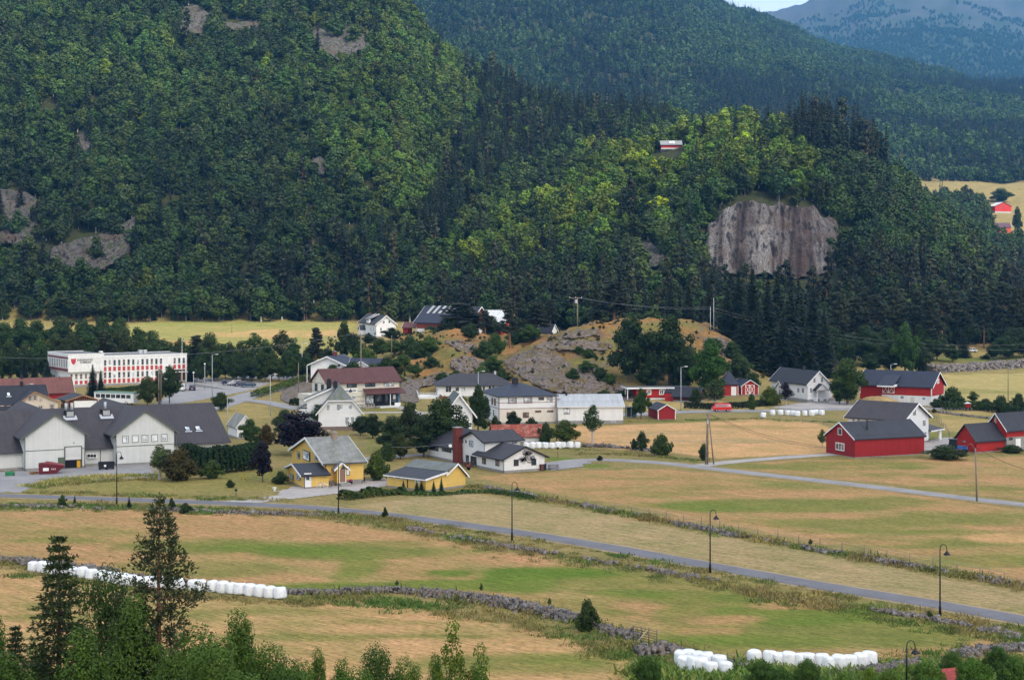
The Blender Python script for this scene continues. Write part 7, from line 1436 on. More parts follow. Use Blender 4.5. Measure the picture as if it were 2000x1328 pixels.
# ------------------------------------------------------------ wrapped bales
ORD = ['first', 'second', 'third', 'fourth', 'fifth', 'sixth', 'seventh', 'eighth', 'ninth', 'tenth', 'eleventh', 'twelfth', 'thirteenth', 'fourteenth', 'fifteenth', 'sixteenth', 'seventeenth', 'eighteenth', 'nineteenth', 'twentieth', 'twenty-first', 'twenty-second', 'twenty-third', 'twenty-fourth', 'twenty-fifth', 'twenty-sixth', 'twenty-seventh', 'twenty-eighth', 'twenty-ninth', 'thirtieth']
def wrap_mat():
    m, n, b, out = node_mat('white_plastic_wrap')
    c = ramp(n, noise(n, 4, 5, .7), [(.3, (.60, .62, .63)), (.5, (.80, .81, .81)), (1, (.84, .84, .83))])
    n.links.new(c, b.inputs['Base Color']); b.inputs['Roughness'].default_value = .38
    bp = N(n, 'ShaderNodeBump', i_Strength=.6, i_Distance=.04); n.links.new(noise(n, 2.2, 4, .6, mapping=(1, 1, 5)), bp.inputs['Height']); n.links.new(bp.outputs[0], b.inputs['Normal']); return m
WRAP = wrap_mat(); BM = []
for sd_ in range(4):
    V, Fq = [], []; nr, na = 14, 24; r0 = np.random.default_rng(sd_)
    for i in range(nr+1):
        t = i/nr
        for j in range(na):
            a = 2*PI*j/na; ph = (t-.5)*PI; cz = math.copysign(abs(math.sin(ph))**.45, math.sin(ph)); cr = abs(math.cos(ph))**.30
            w_ = 1+.035*math.sin(3*a+sd_)+.03*math.sin(5*a+2*sd_+t*4)+.02*r0.normal()
            V.append((.63*cr*math.cos(a)*w_*(1-.05*cz), .63*cr*math.sin(a)*w_*(1-.05*cz), .58+.58*cz*(1+.03*math.sin(2*a+sd_))-.02))
    for i in range(nr):
        for j in range(na): k = (j+1) % na; Fq.append((i*na+j, i*na+k, (i+1)*na+k, (i+1)*na+j))
    o = np_mesh('bale', V, Fq, WRAP, link=False, smooth=True); BM.append(o.data)
def bales(pts, where, group):
    for k, (px, by) in enumerate(sorted(pts)):
        p = G(px, by-1.5); o = bpy.data.objects.new('hay_bale', BM[int(tr.integers(0, 4))]); COL.objects.link(o); o.location = p; o.rotation_euler = (tr.normal()*.05, tr.normal()*.05, tr.uniform(0, 6)); s = tr.uniform(.95, 1.08); o.scale = (s, s, s*tr.uniform(.92, 1.05))
        tag(o, '%s white wrapped bale from the left %s' % (ORD[k], where), 'hay bale', group)
bales([(65.5, 1116), (84, 1119), (101.5, 1122), (120.5, 1125), (141, 1127), (161, 1130), (178, 1133), (197, 1135), (212, 1138), (227, 1140), (242, 1142), (257, 1144), (274, 1146), (292, 1148), (310, 1149), (330, 1150), (350, 1151), (378, 1153), (392, 1155), (416, 1156), (435, 1158), (453, 1160), (469, 1162), (488, 1164), (508, 1166), (528, 1168), (547, 1170)], 'in the long row by the near-left stone wall', 'bales in the long row across the lower left field')
bales([(1330.5, 1296), (1345.5, 1296), (1363.5, 1299), (1337, 1309), (1354.5, 1313), (1368, 1314), (1382, 1302), (1388, 1320), (1405.5, 1306), (1416, 1319)], 'in the heaped cluster at the bottom edge', 'bales in the cluster at the bottom')
bales([(1474, 1296), (1502, 1298), (1522, 1300), (1540, 1301), (1562, 1302), (1580, 1303), (1606, 1304), (1620, 1308), (1638, 1308), (1660, 1306), (1680, 1304), (1698, 1301)], 'in the row along the bottom right field edge', 'bales in the row at the bottom right')
bales([(1028, 877), (1040, 877), (1052, 877), (1065, 877), (1078, 877), (1090, 877), (1100, 876), (1114, 876), (1127, 876)], 'in the row behind the brick-chimney house', 'bales behind the white house')
bales([(1490.5, 817), (1509.5, 812), (1525, 812), (1539, 812.5), (1549, 813), (1557, 814), (1572, 813), (1585, 813), (1594, 811), (1605, 812)], 'in the row along the back road', 'bales along the back road')
# ------------------------------------------------------------ lamps, poles and wires
BLK = mat('black_lamp_metal', (.012, .013, .014), .45); STEEL = mat('grey_galvanised_pole', (.42, .44, .46), .5, .15); WOODP = mat('weathered_pole_wood', (.24, .19, .15), .9, .3, 2); LGLS = mat('lamp_glass', (.75, .76, .74), .3, .05)
TOPS = {}
def park_lamp(px, base, top, label):
    p = G(px, base); H_ = zat(top, p.y)-p.z; r = empty('street_lamp', p, 0, label, 'street lamp', 'black gooseneck lamps along the valley road')
    mb = MB(); mb.tube([(0, 0, -.3), (0, 0, H_*.5), (0, 0, H_-.55)], [.085, .07, .05], 8); mb.lathe([(.13, 0), (.13, .9), (.08, 1.0)], 10); mb.build('pole', BLK, r)
    mb = MB(); mb.tube([(.32-.32*math.cos(a), 0, H_-.55+.42*math.sin(a)) for a in [PI*k/9 for k in range(10)]]+[(.66, 0, H_-.75)], .038, 6); mb.build('arm', BLK, r)
    mb = MB(); mb.lathe([(.05, H_-.72), (.09, H_-.82), (.2, H_-.93), (.33, H_-1.12), (.33, H_-1.15)], 14, (.66, 0, 0)); sh_ = mb.build('lamp_shade', BLK, r); mb = MB(); mb.lathe([(.2, H_-1.15), (.16, H_-1.24), (.05, H_-1.28)], 12, (.66, 0, 0)); mb.build('bulb_cover', LGLS, sh_)
for a in ((228, 986, 880, 'black gooseneck lamp in front of the pale warehouse'), (661, 1004, 899, 'black gooseneck lamp in front of the yellow house'), (1000, 1055, 939, 'black gooseneck lamp right of the yellow garage'), (1387, 1118, 993, 'black gooseneck lamp in the middle of the straw field strip'), (1836, 1202, 1060, 'tall black gooseneck lamp near the right edge of the road'), (1771, 1352, 1247, 'black gooseneck lamp at the bottom right behind the bales')): park_lamp(*a)
def steel_lamp(px, base, top, label, arm=.9, globe=False, Y=None):
    p = GY(px, Y) if Y else G(px, base); H_ = zat(top, p.y)-p.z; r = empty('street_lamp', p, 0, label, 'street lamp'); mb = MB(); mb.tube([(0, 0, -.3), (0, 0, H_)], [.11, .07], 8); mb.build('pole', STEEL, r)
    if globe: mb = MB(); mb.lathe([(.03, H_-.25), (.25, H_-.1), (.28, H_+.05), (.2, H_+.22), (.02, H_+.3)], 10); mb.build('lamp_globe', LGLS, r)
    else:
        mb = MB(); mb.tube([(0, 0, H_-.1), (arm*.5, 0, H_+.08), (arm, 0, H_+.15)], .04, 6); mb.build('arm', STEEL, r); mb = MB(); mb.cbox((arm+.3, 0, H_+.16), (.75, .3, .14)); mb.build('lamp_head', LGLS, r)
for a in ((1330, 803, 717, 'tall steel street lamp by the road near the small red shed'), (1740, 782, 712, 'steel street lamp in front of the large red barn'), (414.5, 776, 693, 'tall steel street lamp at the car park exit'), (528, 812, 732, 'steel street lamp at the road bend below the parked cars'), (52, 800, 751, 'street lamp between the cream house and warehouse roof'), (934, 800, 726, 'pale steel street lamp behind the square white house')): steel_lamp(*a)
for a in ((400, 760, 711, 'small globe lamp by the town hall parking'), (378, 762, 728, 'small globe lamp by the entrance ramp'), (494, 740, 723, 'small globe lamp behind the parked cars')): steel_lamp(*a, globe=True)
steel_lamp(590, 0, 671, 'steel street lamp beside the white blue-roofed house', Y=490)
def pole(px, base, top, label, m=WOODP, r0=.14, arms=1, Y=None, lean=0, name='utility_pole', arm_w=1.6, key=None, cat='utility pole'):
    p = GY(px, Y) if Y else G(px, base); H_ = zat(top, p.y)-p.z; r = empty(name, p, 0, label, cat); r.rotation_euler = (0, R(lean), R(20)); mb = MB(); mb.tube([(0, 0, -.5), (0, 0, H_)], [r0, r0*.7], 8); mb.build('pole', m, r)
    for k in range(arms):
        z = H_-.35-k*.9; mb = MB(); mb.box(-arm_w/2, arm_w/2, -.06, .06, z, z+.12); ca_ = mb.build('crossarm', m, r)
        for x in (-arm_w/2+.1, 0, arm_w/2-.1): mb = MB(); mb.lathe([(.03, z+.12), (.06, z+.2), (.06, z+.28), (.02, z+.33)], 8, (x, 0, 0)); mb.build('insulator', LGLS, ca_)
    if key: TOPS[key] = Vector((p.x, p.y, p.z+H_))
    return r, H_
pole(310, 792, 716, 'thick wooden pole between the trees before the town hall', WOODP, .17, 0, key='car'); pole(314.5, 792, 724, 'thin stay pole beside the thick wooden pole', WOODP, .12, 0)
pole(444, 838, 777, 'pale slim pole beside the small white shed', STEEL, .09, 0, key='shed'); pole(1087, 868, 777, 'dark wooden pole at the corner of the white long shed', WOODP, .15, 1, key='shedR'); pole(705, 0, 650, 'paired pale pole on the green slope left', WOODP, .2, 0, 455, key='slopeL'); pole(765, 0, 655, 'slim pole among the green shrubs', WOODP, .12, 0, 480, key='slopeR')
pole(1908, 979, 875, 'leaning grey pole beside the far right lane', WOODP, .14, 0, lean=-2, key='lane'); pole(1969, 784, 715, 'slim pole by the right-hand field', WOODP, .12, 0, key='rf'); pole(1387.5, 0, 600, 'thin pale pole on the grassy knoll, front one', STEEL, .11, 0, 508, key='kn'); pole(1394, 0, 582, 'thin pale pole on the grassy knoll, rear one', STEEL, .11, 0, 514)
pole(583, 778, 709, 'thin wooden pole beside the rock left of the shop', WOODP, .12, 0, key='rock'); pole(452.7, 0, 632, 'thin pole standing in the far yellow field', WOODP, .1, 0, 640); pole(25, 0, 641, 'thin pole at the left end of the far field', WOODP, .1, 0, 640, key='lf')
r, H_ = pole(1121, 0, 581, 'double wooden pole with transformer on the knoll', BPAINT, .2, 0, 516, key='hp'); mb = MB(); mb.tube([(1.2, 0, -.5), (1.2, 0, H_)], [.2, .15], 8); mb.build('pole', WOODP, r); mb = MB(); mb.box(-1.6, 2.8, -.08, .08, H_-.3, H_-.12); ca_ = mb.build('crossarm', WOODP, r)
mb = MB(); mb.box(.25, .95, -.5, .3, H_-1.8, H_-.7); mb.build('transformer', STEEL, r)
for x in (-1.4, .6, 2.6): mb = MB(); mb.lathe([(.05, H_-.12), (.09, H_), (.09, H_+.1), (.03, H_+.2)], 8, (x, 0, 0)); mb.build('insulator', LGLS, ca_)
# tripod pole
p = G(1382, 907); top = zat(806, p.y)-p.z; r = empty('utility_pole', p, 0, 'weathered three-legged wooden pole at the lane fork', 'utility pole')
for a, b in (((0, 0, -.3), (.1, 0, top)), ((-.35, -.1, -.3), (-.02, 0, top)), ((1.1, .2, -.3), (.22, 0, top-.6))): mb = MB(); mb.tube([a, b], [.13, .09], 8); mb.build('leg', WOODP, r)
mb = MB(); mb.box(-.3, .5, -.1, .1, top-.5, top-.3); mb.build('crossarm', WOODP, r); mb = MB(); mb.box(-.12, .2, -.25, -.1, top-1.9, top-1.3); mb.build('junction_box', STEEL, r); TOPS['tri'] = p+Vector((0, 0, top))
p = G(355.5, 748); r = empty('flagpole', p, 0, 'white flagpole in front of the town hall entrance', 'flagpole'); H_ = zat(660, p.y)-p.z; mb = MB(); mb.tube([(0, 0, 0), (0, 0, H_)], [.09, .04], 8); mb.build('pole', WPAINT, r); mb = MB(); mb.lathe([(.01, H_), (.09, H_+.08), (.01, H_+.17)], 8); mb.build('finial', WPAINT, r)
WIRE = mat('dark_cable', (.02, .02, .02), .6); WIREP = mat('pale_cable', (.32, .33, .34), .5)
def wire(a, b, sag, label, rad=.025, m=WIRE, name='overhead_wire'):
    a, b = Vector(a), Vector(b); mb = MB(); o0 = a.copy(); pts = [a.lerp(b, t/16)-Vector((0, 0, sag*4*(t/16)*(1-t/16)))-o0 for t in range(17)]; mb.tube(pts, rad, 4); o = mb.build(name, m); o.location = o0; tag(o, label, 'power line', 'overhead wires')
def P3(px, py, Y): return Vector(((px-1000)/F*Y, Y, zat(py, Y)))
wire(TOPS['tri'], P3(1612, 872, 284), 1.0, 'dark wire from the three-legged pole towards the front red barn'); wire(TOPS['tri']+Vector((.3, 0, -.3)), P3(1614, 874, 285), 1.2, 'second dark wire just under the one to the front red barn')
wire(P3(1612, 874, 284), TOPS['lane'], 1.6, 'dark wire crossing low before the front red barn wall'); wire(TOPS['lane'], P3(2060, 925, 250), .8, 'dark wire from the leaning pole to the right edge')
for k, dz in enumerate((0, -.6)): wire(TOPS['hp']+Vector((k*1.4, 0, .1)), TOPS['kn']+Vector((0, 0, dz)), 1.2, ['upper', 'lower'][k]+' pale wire over the knoll from the double pole', .018, WIREP)
for k in range(2): wire(TOPS['kn']+Vector((0, 0, -k*.8)), P3(2080, 668+k*10, 500), 5, ['upper', 'lower'][k]+' long pale wire before the pine wood to the right edge', .016, WIREP)
wire(P3(-40, 696, 440), TOPS['slopeL'], 3, 'long thin wire across the front of the town hall', .022, WIREP); wire(P3(660, 862, 300), P3(884, 866, 270), .8, 'thin wire from the yellow house garden to the brick chimney house', .022, WIREP); wire(P3(1020, 858, 290), TOPS['shedR'], .5, 'thin wire up to the wooden pole by the white shed', .02, WIREP)
# ------------------------------------------------------------ vehicles
TYRE = mat('black_tyre', (.012, .012, .013), .9); RIM = mat('hub_cap', (.62, .62, .62), .35, .05); CHR = mat('white_bumper', (.75, .74, .72), .4); CG = glass('car_glass', (.02, .025, .03), .06); LMP = mat('headlight_glass', (.75, .75, .72), .15, .02); TLMP = mat('tail_lamp', (.35, .02, .015), .3)
def paint_mat(name, col):
    m = mat(name, col, .28, .06, 2); return m
def wheels(r, xs, w_, rad, rim=RIM):
    for x in xs:
        for y in (-w_/2, w_/2):
            mb = MB(); mb.lathe([(rad*.6, -.1), (rad*.95, -.1), (rad, -.06), (rad, .06), (rad*.95, .1), (rad*.6, .1)], 18, (x, y, rad), axis='y'); t_ = mb.build('wheel', TYRE, r)
            mb = MB(); s_ = -1 if y < 0 else 1; mb.lathe([(rad*.6, 0), (rad*.55, s_*.07), (rad*.2, s_*.1), (.01, s_*.11)], 16, (x, y+s_*.02, rad), axis='y'); mb.build('rim', rim, t_)
def body_loft(mb, prof, w_, inset):
    """side profile (x,z) from belly round the top; sides lean in above the waist"""
    n_ = len(prof); A = [(x, -w_/2+inset(z), z) for x, z in prof]; B = [(x, w_/2-inset(z), z) for x, z in prof]
    mb.face(A); mb.face(B[::-1])
    for k in range(n_): j = (k+1) % n_; mb.face([A[j], A[k], B[k], B[j]])
def quad_on(mb, pts, w_, inset, off, side):
    P = [(x, side*(w_/2-inset(z)+off), z) for x, z in pts]; Q = [(x, side*(w_/2-inset(z)+off-.02), z) for x, z in pts]; mb.face(P); mb.face(Q[::-1])
    for k in range(len(P)): j = (k+1) % len(P); mb.face([P[j], P[k], Q[k], Q[j]])
def car(p, rz, col, label, name='parked_car', L=4.3, H_=1.45, W_=1.72, kind='hatch', group=None, cat='car'):
    p.z += .05; r = empty(name, p, rz, label, cat, group); m = paint_mat('car_paint_%02d' % int(1000*sum(col)), col); h_ = L/2
    if kind == 'wagon': prof = [(-h_, .35), (-h_+.02, .8), (-h_+.12, .95), (-h_+.45, H_-.05), (-h_+.8, H_), (.3, H_), (.55, H_-.04), (1.2, .96), (h_-.25, .82), (h_, .62), (h_, .32)]
    elif kind == 'van': prof = [(-h_, .35), (-h_+.02, 1.0), (-h_+.1, H_-.1), (-h_+.3, H_), (h_-1.2, H_), (h_-.95, H_-.1), (h_-.35, 1.05), (h_-.05, .85), (h_, .6), (h_, .32)]
    else: prof = [(-h_, .35), (-h_, .7), (-h_+.15, .92), (-h_+.75, H_-.08), (-h_+1.1, H_), (.2, H_), (.45, H_-.05), (1.15, .94), (h_-.2, .8), (h_, .6), (h_, .32)]
    ins = lambda z: 0.02 if z < .4 else (0 if z < .9 else .16*(z-.9)/(H_-.9)+.01)
    mb = MB(); body_loft(mb, prof, W_, ins); mb.build('body', m, r)
    wz0, wz1 = .97, H_-.1; xs0, xs1 = (-h_+.35, .95); xt0, xt1 = (-h_+.75 if kind != 'wagon' else -h_+.55, .38)
    if kind == 'van': xs0, xs1, xt0, xt1 = h_-1.75, h_-.55, h_-1.75, h_-1.1
    for s_ in (-1, 1):
        for f0, f1 in ((0, .46), (.52, 1)):
            mb = MB(); a0, a1 = xs0+(xs1-xs0)*f0, xs0+(xs1-xs0)*f1; b0, b1 = xt0+(xt1-xt0)*f0, xt0+(xt1-xt0)*f1; quad_on(mb, [(a0, wz0), (a1, wz0), (b1, wz1), (b0, wz1)], W_, ins, .012, s_); mb.build('side_window', CG, r)
    fx = [(1.12, .99), (.5, H_-.08)] if kind != 'van' else [(h_-.4, 1.1), (h_-.95, H_-.12)]; rx = [(-h_+.10, 1.0), (-h_+.42, H_-.1)] if kind == 'wagon' else ([(-h_+.2, .98), (-h_+.72, H_-.12)] if kind != 'van' else [(-h_+.03, 1.15), (-h_+.09, H_-.2)])
    for nm, pr, o_ in (('windscreen', fx, .03), ('rear_window', rx, -.03)):
        mb = MB(); (x0, z0), (x1, z1) = pr; y0, y1 = W_/2-.12, W_/2-.26; A = [(x0+o_, -y0, z0+.01), (x0+o_, y0, z0+.01), (x1+o_, y1, z1+.01), (x1+o_, -y1, z1+.01)]; B = [(x-o_*1.5, y, z-.02) for x, y, z in A]; mb.face(A); mb.face(B[::-1])
        for k in range(4): j = (k+1) % 4; mb.face([A[j], A[k], B[k], B[j]])
        mb.build(nm, CG, r)
    for y in (-W_/2+.25, W_/2-.25):
        mb = MB(); mb.box(h_-.06, h_+.015, y-.17, y+.17, .58, .72); mb.build('headlight', LMP, r); mb = MB(); mb.box(-h_-.015, -h_+.05, y-.12, y+.12, .66, .84); mb.build('tail_light', TLMP, r)
    mb = MB(); mb.box(-h_-.02, -h_+.01, -.26, .26, .48, .6); mb.build('number_plate', CHR, r)
    wheels(r, (-h_+.8, h_-.82), W_-.12, .31); return r
for px, py, rz, col, lb, kd in ((446, 751.5, R(205), (.02, .03, .07), 'dark blue hatchback, leftmost of the four parked side by side', 'hatch'), (459, 752.5, R(205), (.42, .43, .44), 'silver estate car parked second from left', 'wagon'), (470, 754, R(205), (.05, .055, .09), 'dark grey-blue estate car parked third from left', 'wagon'), (485, 756, R(195), (.018, .05, .09), 'dark teal car at the right end of the parked four', 'hatch'),
                                (375.5, 762, R(100), (.015, .012, .03), 'near-black hatchback parked beside the white van', 'hatch')):
    car(G(px, py), rz, col, lb, kind=kd, group='cars parked by the town hall')
car(G(356, 763), R(95), (.72, .72, .68), 'white van parked before the town hall entrance', 'parked_van', 4.6, 1.9, 1.8, 'van', cat='van'); car(G(164.5, 803), R(10), (.35, .4, .42), 'pale car behind the warehouse roof by the brown carport', kind='hatch')
car(GY(1868, 590), R(170), (.75, .75, .75), 'white car left among the pines', kind='wagon'); car(GY(1897, 592), R(160), (.72, .72, .72), 'white car right among the pines', kind='hatch')
# red camper van
p = G(1409.5, 804); p.z += .06; r = empty('red_camper_van', p, PI+R(4), 'bright red vintage camper van driving on the back road', 'van'); h_ = 2.25; H_ = 1.95
REDV = paint_mat('van_red', (.60, .035, .03)); prof = [(-h_, .38), (-h_-.02, .9), (-h_+.08, 1.25), (-h_+.22, 1.75), (-h_+.45, H_-.03), (0, H_), (h_-.75, H_-.03), (h_-.5, 1.8), (h_-.22, 1.3), (h_-.04, 1.1), (h_, .8), (h_-.02, .38)]
ins = lambda z: .03 if z < .5 else (0 if z < 1.2 else .2*(z-1.2)/.75)
mb = MB(); body_loft(mb, prof, 1.74, ins); mb.build('body', REDV, r)
for s_ in (-1, 1):
    for x0, x1 in ((-1.95, -1.0), (-.92, .1), (.18, .75), (.85, 1.55)): mb = MB(); quad_on(mb, [(x0, 1.28), (x1, 1.28), (x1-.03, 1.72), (x0+.03, 1.72)], 1.74, ins, .015, s_); mb.build('side_window', glass('van_glass', (.2, .16, .18), .15), r)
    mb = MB(); quad_on(mb, [(-h_+.05, 1.17), (h_-.1, 1.17), (h_-.1, 1.21), (-h_+.05, 1.21)], 1.74, ins, .02, s_); mb.build('trim_strip', CHR, r)
mb = MB(); A = [(h_-.2, -.68, 1.3), (h_-.2, .68, 1.3), (h_-.47, .6, 1.78), (h_-.47, -.6, 1.78)]; mb.face(A); mb.face([(x-.04, y, z-.02) for x, y, z in A][::-1]); mb.build('windscreen', CG, r)
for s_ in (-1, 1): mb = MB(); mb.lathe([(.12, 0), (.12, .05), (.06, .08)], 12, (h_-.04, s_*.55, .88), axis='x'); mb.build('headlight', LMP, r)
for x in (h_+.02, -h_-.1): mb = MB(); mb.box(x, x+.09, -.85, .85, .42, .58); mb.build('bumper', CHR, r)
wheels(r, (-1.3, 1.35), 1.56, .33)
# pale bus/workshop trailer
p = G(228, 789); r = empty('parked_bus', p, R(-24), 'long white bus with green roof parked behind the warehouse', 'bus'); mb = MB(); mb.box(-6, 6, -1.2, 1.2, .5, 2.8); mb.build('body', WPAINT, r); mb = MB(); mb.prism([(-1.28, 2.8), (1.28, 2.8), (1.1, 3.05), (-1.1, 3.05)], -6.1, 6.1, 'x'); mb.build('roof', mat('green_bus_roof', (.16, .26, .22), .5), r)
for k in range(7): mb = MB(); mb.box(-5.5+k*1.55, -4.2+k*1.55, -1.225, -1.2, 1.6, 2.5); mb.build('side_window', CG, r)
wheels(r, (-4, 3.8), 2.2, .48)
# tractor
p = G(1864, 886); r = empty('blue_tractor', p, R(-20), 'blue tractor with dark cab between the barns', 'tractor'); BLU = paint_mat('tractor_blue', (.04, .14, .38))
mb = MB(); mb.box(.4, 2.3, -.4, .4, .9, 1.5); mb.box(-.9, .4, -.35, .35, .7, 1.1); mb.build('bonnet', BLU, r); mb = MB(); mb.prism([(-1.0, 1.1), (.5, 1.1), (.35, 2.55), (-.8, 2.55)], -.7, .7, 'y'); cab_ = mb.build('cab', mat('cab_glass', (.03, .035, .04), .15), r)
for x, y in ((-1.0, -.72), (-1.0, .72), (.48, -.72), (.48, .72)): mb = MB(); mb.tube([(x, y, 1.1), (x*.8, y, 2.6)], .05, 4); mb.build('cab_pillar', BPAINT, cab_)
mb = MB(); mb.box(-1.0, .55, -.85, .85, 2.56, 2.68); mb.build('cab_roof', BPAINT, cab_)
for x, rad in ((-.7, .8), (1.8, .5)):
    for y in (-.8, .8): mb = MB(); mb.lathe([(rad*.5, -.2), (rad, -.2), (rad, .2), (rad*.5, .2)], 18, (x, y, rad), axis='y'); t_ = mb.build('wheel', TYRE, r); mb = MB(); mb.lathe([(rad*.5, -.1), (rad*.5, .1)], 14, (x, y, rad), axis='y'); mb.build('rim', RIM, t_)
mb = MB(); mb.tube([(1.6, -.45, 1.3), (3.0, -.5, 1.9), (3.6, -.5, .8)], .08, 6); mb.tube([(1.6, .45, 1.3), (3.0, .5, 1.9), (3.6, .5, .8)], .08, 6); mb.box(3.5, 3.7, -.8, .8, .4, .9); mb.build('front_loader', mat('loader_red', (.3, .05, .04), .5), r)
# ------------------------------------------------------------ skips, bins and yard clutter
p = G(97, 924.5); r = empty('skip', p, R(16), 'dark red closed skip in front of the warehouse door', 'skip'); SK = mat('skip_dark_red', (.13, .012, .022), .5, .3, 2)
mb = MB(); mb.prism([(-1.7, .1), (1.0, .1), (2.3, 1.15), (2.25, 1.35), (-.9, 1.75), (-1.75, 1.7)], -1.0, 1.0, 'y'); mb.build('container', SK, r)
mb = MB(); mb.prism([(-.95, 1.72), (-.4, 1.95), (2.3, 1.38), (2.35, 1.3)], -1.05, 1.05, 'y'); mb.build('lid', mat('skip_lid_red', (.24, .05, .06), .5, .2), r)
mb = MB(); mb.box(-1.05, -.15, -1.03, -1.001, .55, 1.05); mb.build('label_plate', WPAINT, r); mb = MB()
for k in range(3): mb.box(.25+k*.26, .42+k*.26, -1.03, -1.001, .7, .95)
mb.build('stencil_mark', mat('stencil_pale', (.55, .4, .42), .6), r)
for x in (-1.5, .7): mb = MB(); mb.box(x, x+.15, -.9, .9, 0, .1); mb.build('runner', BPAINT, r)
BIN = mat('black_bin_plastic', (.014, .017, .024), .5, .2)
for k, px in enumerate((200.5, 215)):
    p = G(px, 917-k*.6); r = empty('wheeled_bin', p, R(24), ['black wheeled waste container with white label', 'black wheeled waste container right of the labelled one'][k], 'bin', 'black bins before the warehouse'); mb = MB(); mb.prism([(-.6, .2), (.6, .2), (.7, 1.15), (-.7, 1.15)], -.4, .4, 'y'); mb.build('bin_body', BIN, r); mb = MB(); mb.prism([(-.72, 1.15), (.72, 1.15), (.6, 1.32), (-.6, 1.32)], -.46, .46, 'y'); mb.build('lid', BIN, r)
    for x in (-.5, .5):
        for y in (-.3, .3): mb = MB(); mb.lathe([(.1, -.04), (.1, .04)], 10, (x, y, .1), axis='y'); mb.build('wheel', TYRE, r)
    if k == 0: mb = MB(); mb.box(.15, .5, -.44, -.41, .5, .85); mb.build('label_plate', WPAINT, r)
p = G(19, 929); r = empty('green_crate', p, R(12), 'green plastic container left of the red skip', 'container'); mb = MB(); mb.prism([(-.65, .05), (.6, .05), (.7, .6), (.5, .68), (-.7, .68)], -.4, .4, 'y'); mb.build('tub', mat('green_plastic', (.03, .2, .08), .5, .2), r); mb = MB(); mb.box(.6, .75, -.35, .35, .05, .5); mb.build('end_cap', BPAINT, r)
p = G(66, 926); r = empty('pallet_stack', p, R(30), 'small heap of wooden pallets left of the red skip', 'pallets')
for k in range(3):
    mb = MB(); z = k*.16
    for j in range(5): mb.box(-.6, .6, -.4+j*.18, -.28+j*.18, z+.1, z+.13)
    for x in (-.55, 0, .5): mb.box(x, x+.1, -.4, .44, z, z+.1)
    o = mb.build('pallet', WOODT, r); o.rotation_euler = (0, R(3*k), R(12*k))
# ------------------------------------------------------------ yellow house forecourt
def bike(p, rz, col, label):
    r = empty('bicycle', p, rz, label, 'bicycle', 'bicycles by the yellow house'); m = paint_mat('bike_%02d' % int(100*sum(col)), col)
    for x in (-.52, .52): mb = MB(); mb.tube([(x+.33*math.cos(2*PI*k/18), 0, .34+.33*math.sin(2*PI*k/18)) for k in range(19)], .035, 5, cap=False); mb.tube([(x-.3, 0, .34), (x+.3, 0, .34)], .012, 4); mb.tube([(x, 0, .04), (x, 0, .64)], .012, 4); mb.build('wheel', m if sum(col) > 1 else TYRE, r)
    mb = MB()
    for a, b in (((-.52, 0, .34), (-.15, 0, .35)), ((-.15, 0, .35), (-.25, 0, .85)), ((-.52, 0, .34), (-.25, 0, .8)), ((-.15, 0, .35), (.35, 0, .8)), ((-.24, 0, .78), (.35, 0, .82)), ((.52, 0, .34), (.32, 0, .98))): mb.tube([a, b], .03, 5)
    mb.build('frame', m, r); mb = MB(); mb.tube([(.28, -.28, 1.0), (.32, 0, .98), (.28, .28, 1.0)], .02, 5); mb.build('handlebar', BPAINT, r); mb = MB(); mb.cbox((-.27, 0, .9), (.26, .13, .06)); mb.build('saddle', BPAINT, r)
for px, py, rz, col, lb in ((629, 953.5, 4, (.7, .7, .7), 'white bicycle leaning nearest at the yellow house wall'), (637, 951.5, 14, (.05, .05, .05), 'dark bicycle behind the white bicycle'), (617, 952, 8, (.1, .06, .04), 'brown bicycle next to the porch door')): bike(G(px, py), R(rz), col, lb)
FUR = mat('black_garden_furniture', (.015, .016, .02), .6)
def chair(p, rz, label, m=FUR, group='garden chairs'):
    r = empty('garden_chair', p, rz, label, 'chair', group); mb = MB(); mb.box(-.25, .25, -.25, .25, .4, .45); mb.build('seat', m, r); mb = MB(); mb.box(-.25, .25, .22, .27, .45, 1.0); mb.build('backrest', m, r)
    for x in (-.23, .23):
        for y in (-.23, .23): mb = MB(); mb.tube([(x, y, 0), (x, y, .42)], .02, 4); mb.build('leg', m, r)
def table(p, rz, label, w_=1.2, m=FUR):
    r = empty('garden_table', p, rz, label, 'table'); mb = MB(); mb.box(-w_/2, w_/2, -.4, .4, .7, .75); mb.build('table_top', m, r)
    for x in (-w_/2+.06, w_/2-.06):
        for y in (-.34, .34): mb = MB(); mb.tube([(x, y, 0), (x, y, .7)], .025, 4); mb.build('leg', m, r)
table(G(700, 943), R(20), 'black garden table by the yellow house corner')
for px, py, rz, lb in ((692, 941, 60, 'garden chair left of the black table'), (709, 944, -70, 'garden chair right of the black table at the yellow house'), (704, 939.5, 0, 'garden chair behind the black table')): chair(G(px, py), R(rz), lb)
p = G(685.5, 946); r = empty('flower_pot', p, 0, 'dark pot with pink flowers beside the yellow house steps', 'flower pot'); mb = MB(); mb.lathe([(.18, 0), (.28, .45), (.3, .5)], 12); mb.build('pot', FUR, r)
def blossom(r, z, rad, col, n_=260): pl = leafcloud([(0, 0, z, rad)], n_, .05, 4); o = np_mesh('flowers', pl[0], pl[1], mat('blossom_%02d' % int(100*sum(col)), col, .7), r)
blossom(r, .6, .3, (.55, .05, .2))
p = G(618, 950) ; r = empty('hanging_flowers', G(617.5, 951), 0, 'red flowers hanging by the yellow house porch', 'hanging basket'); r.location.z += 2.0; blossom(r, 0, .4, (.5, .05, .05), 200); mb = MB(); mb.tube([(0, 0, 0), (0, .2, .6)], .015, 4); mb.build('hanger', BPAINT, r)
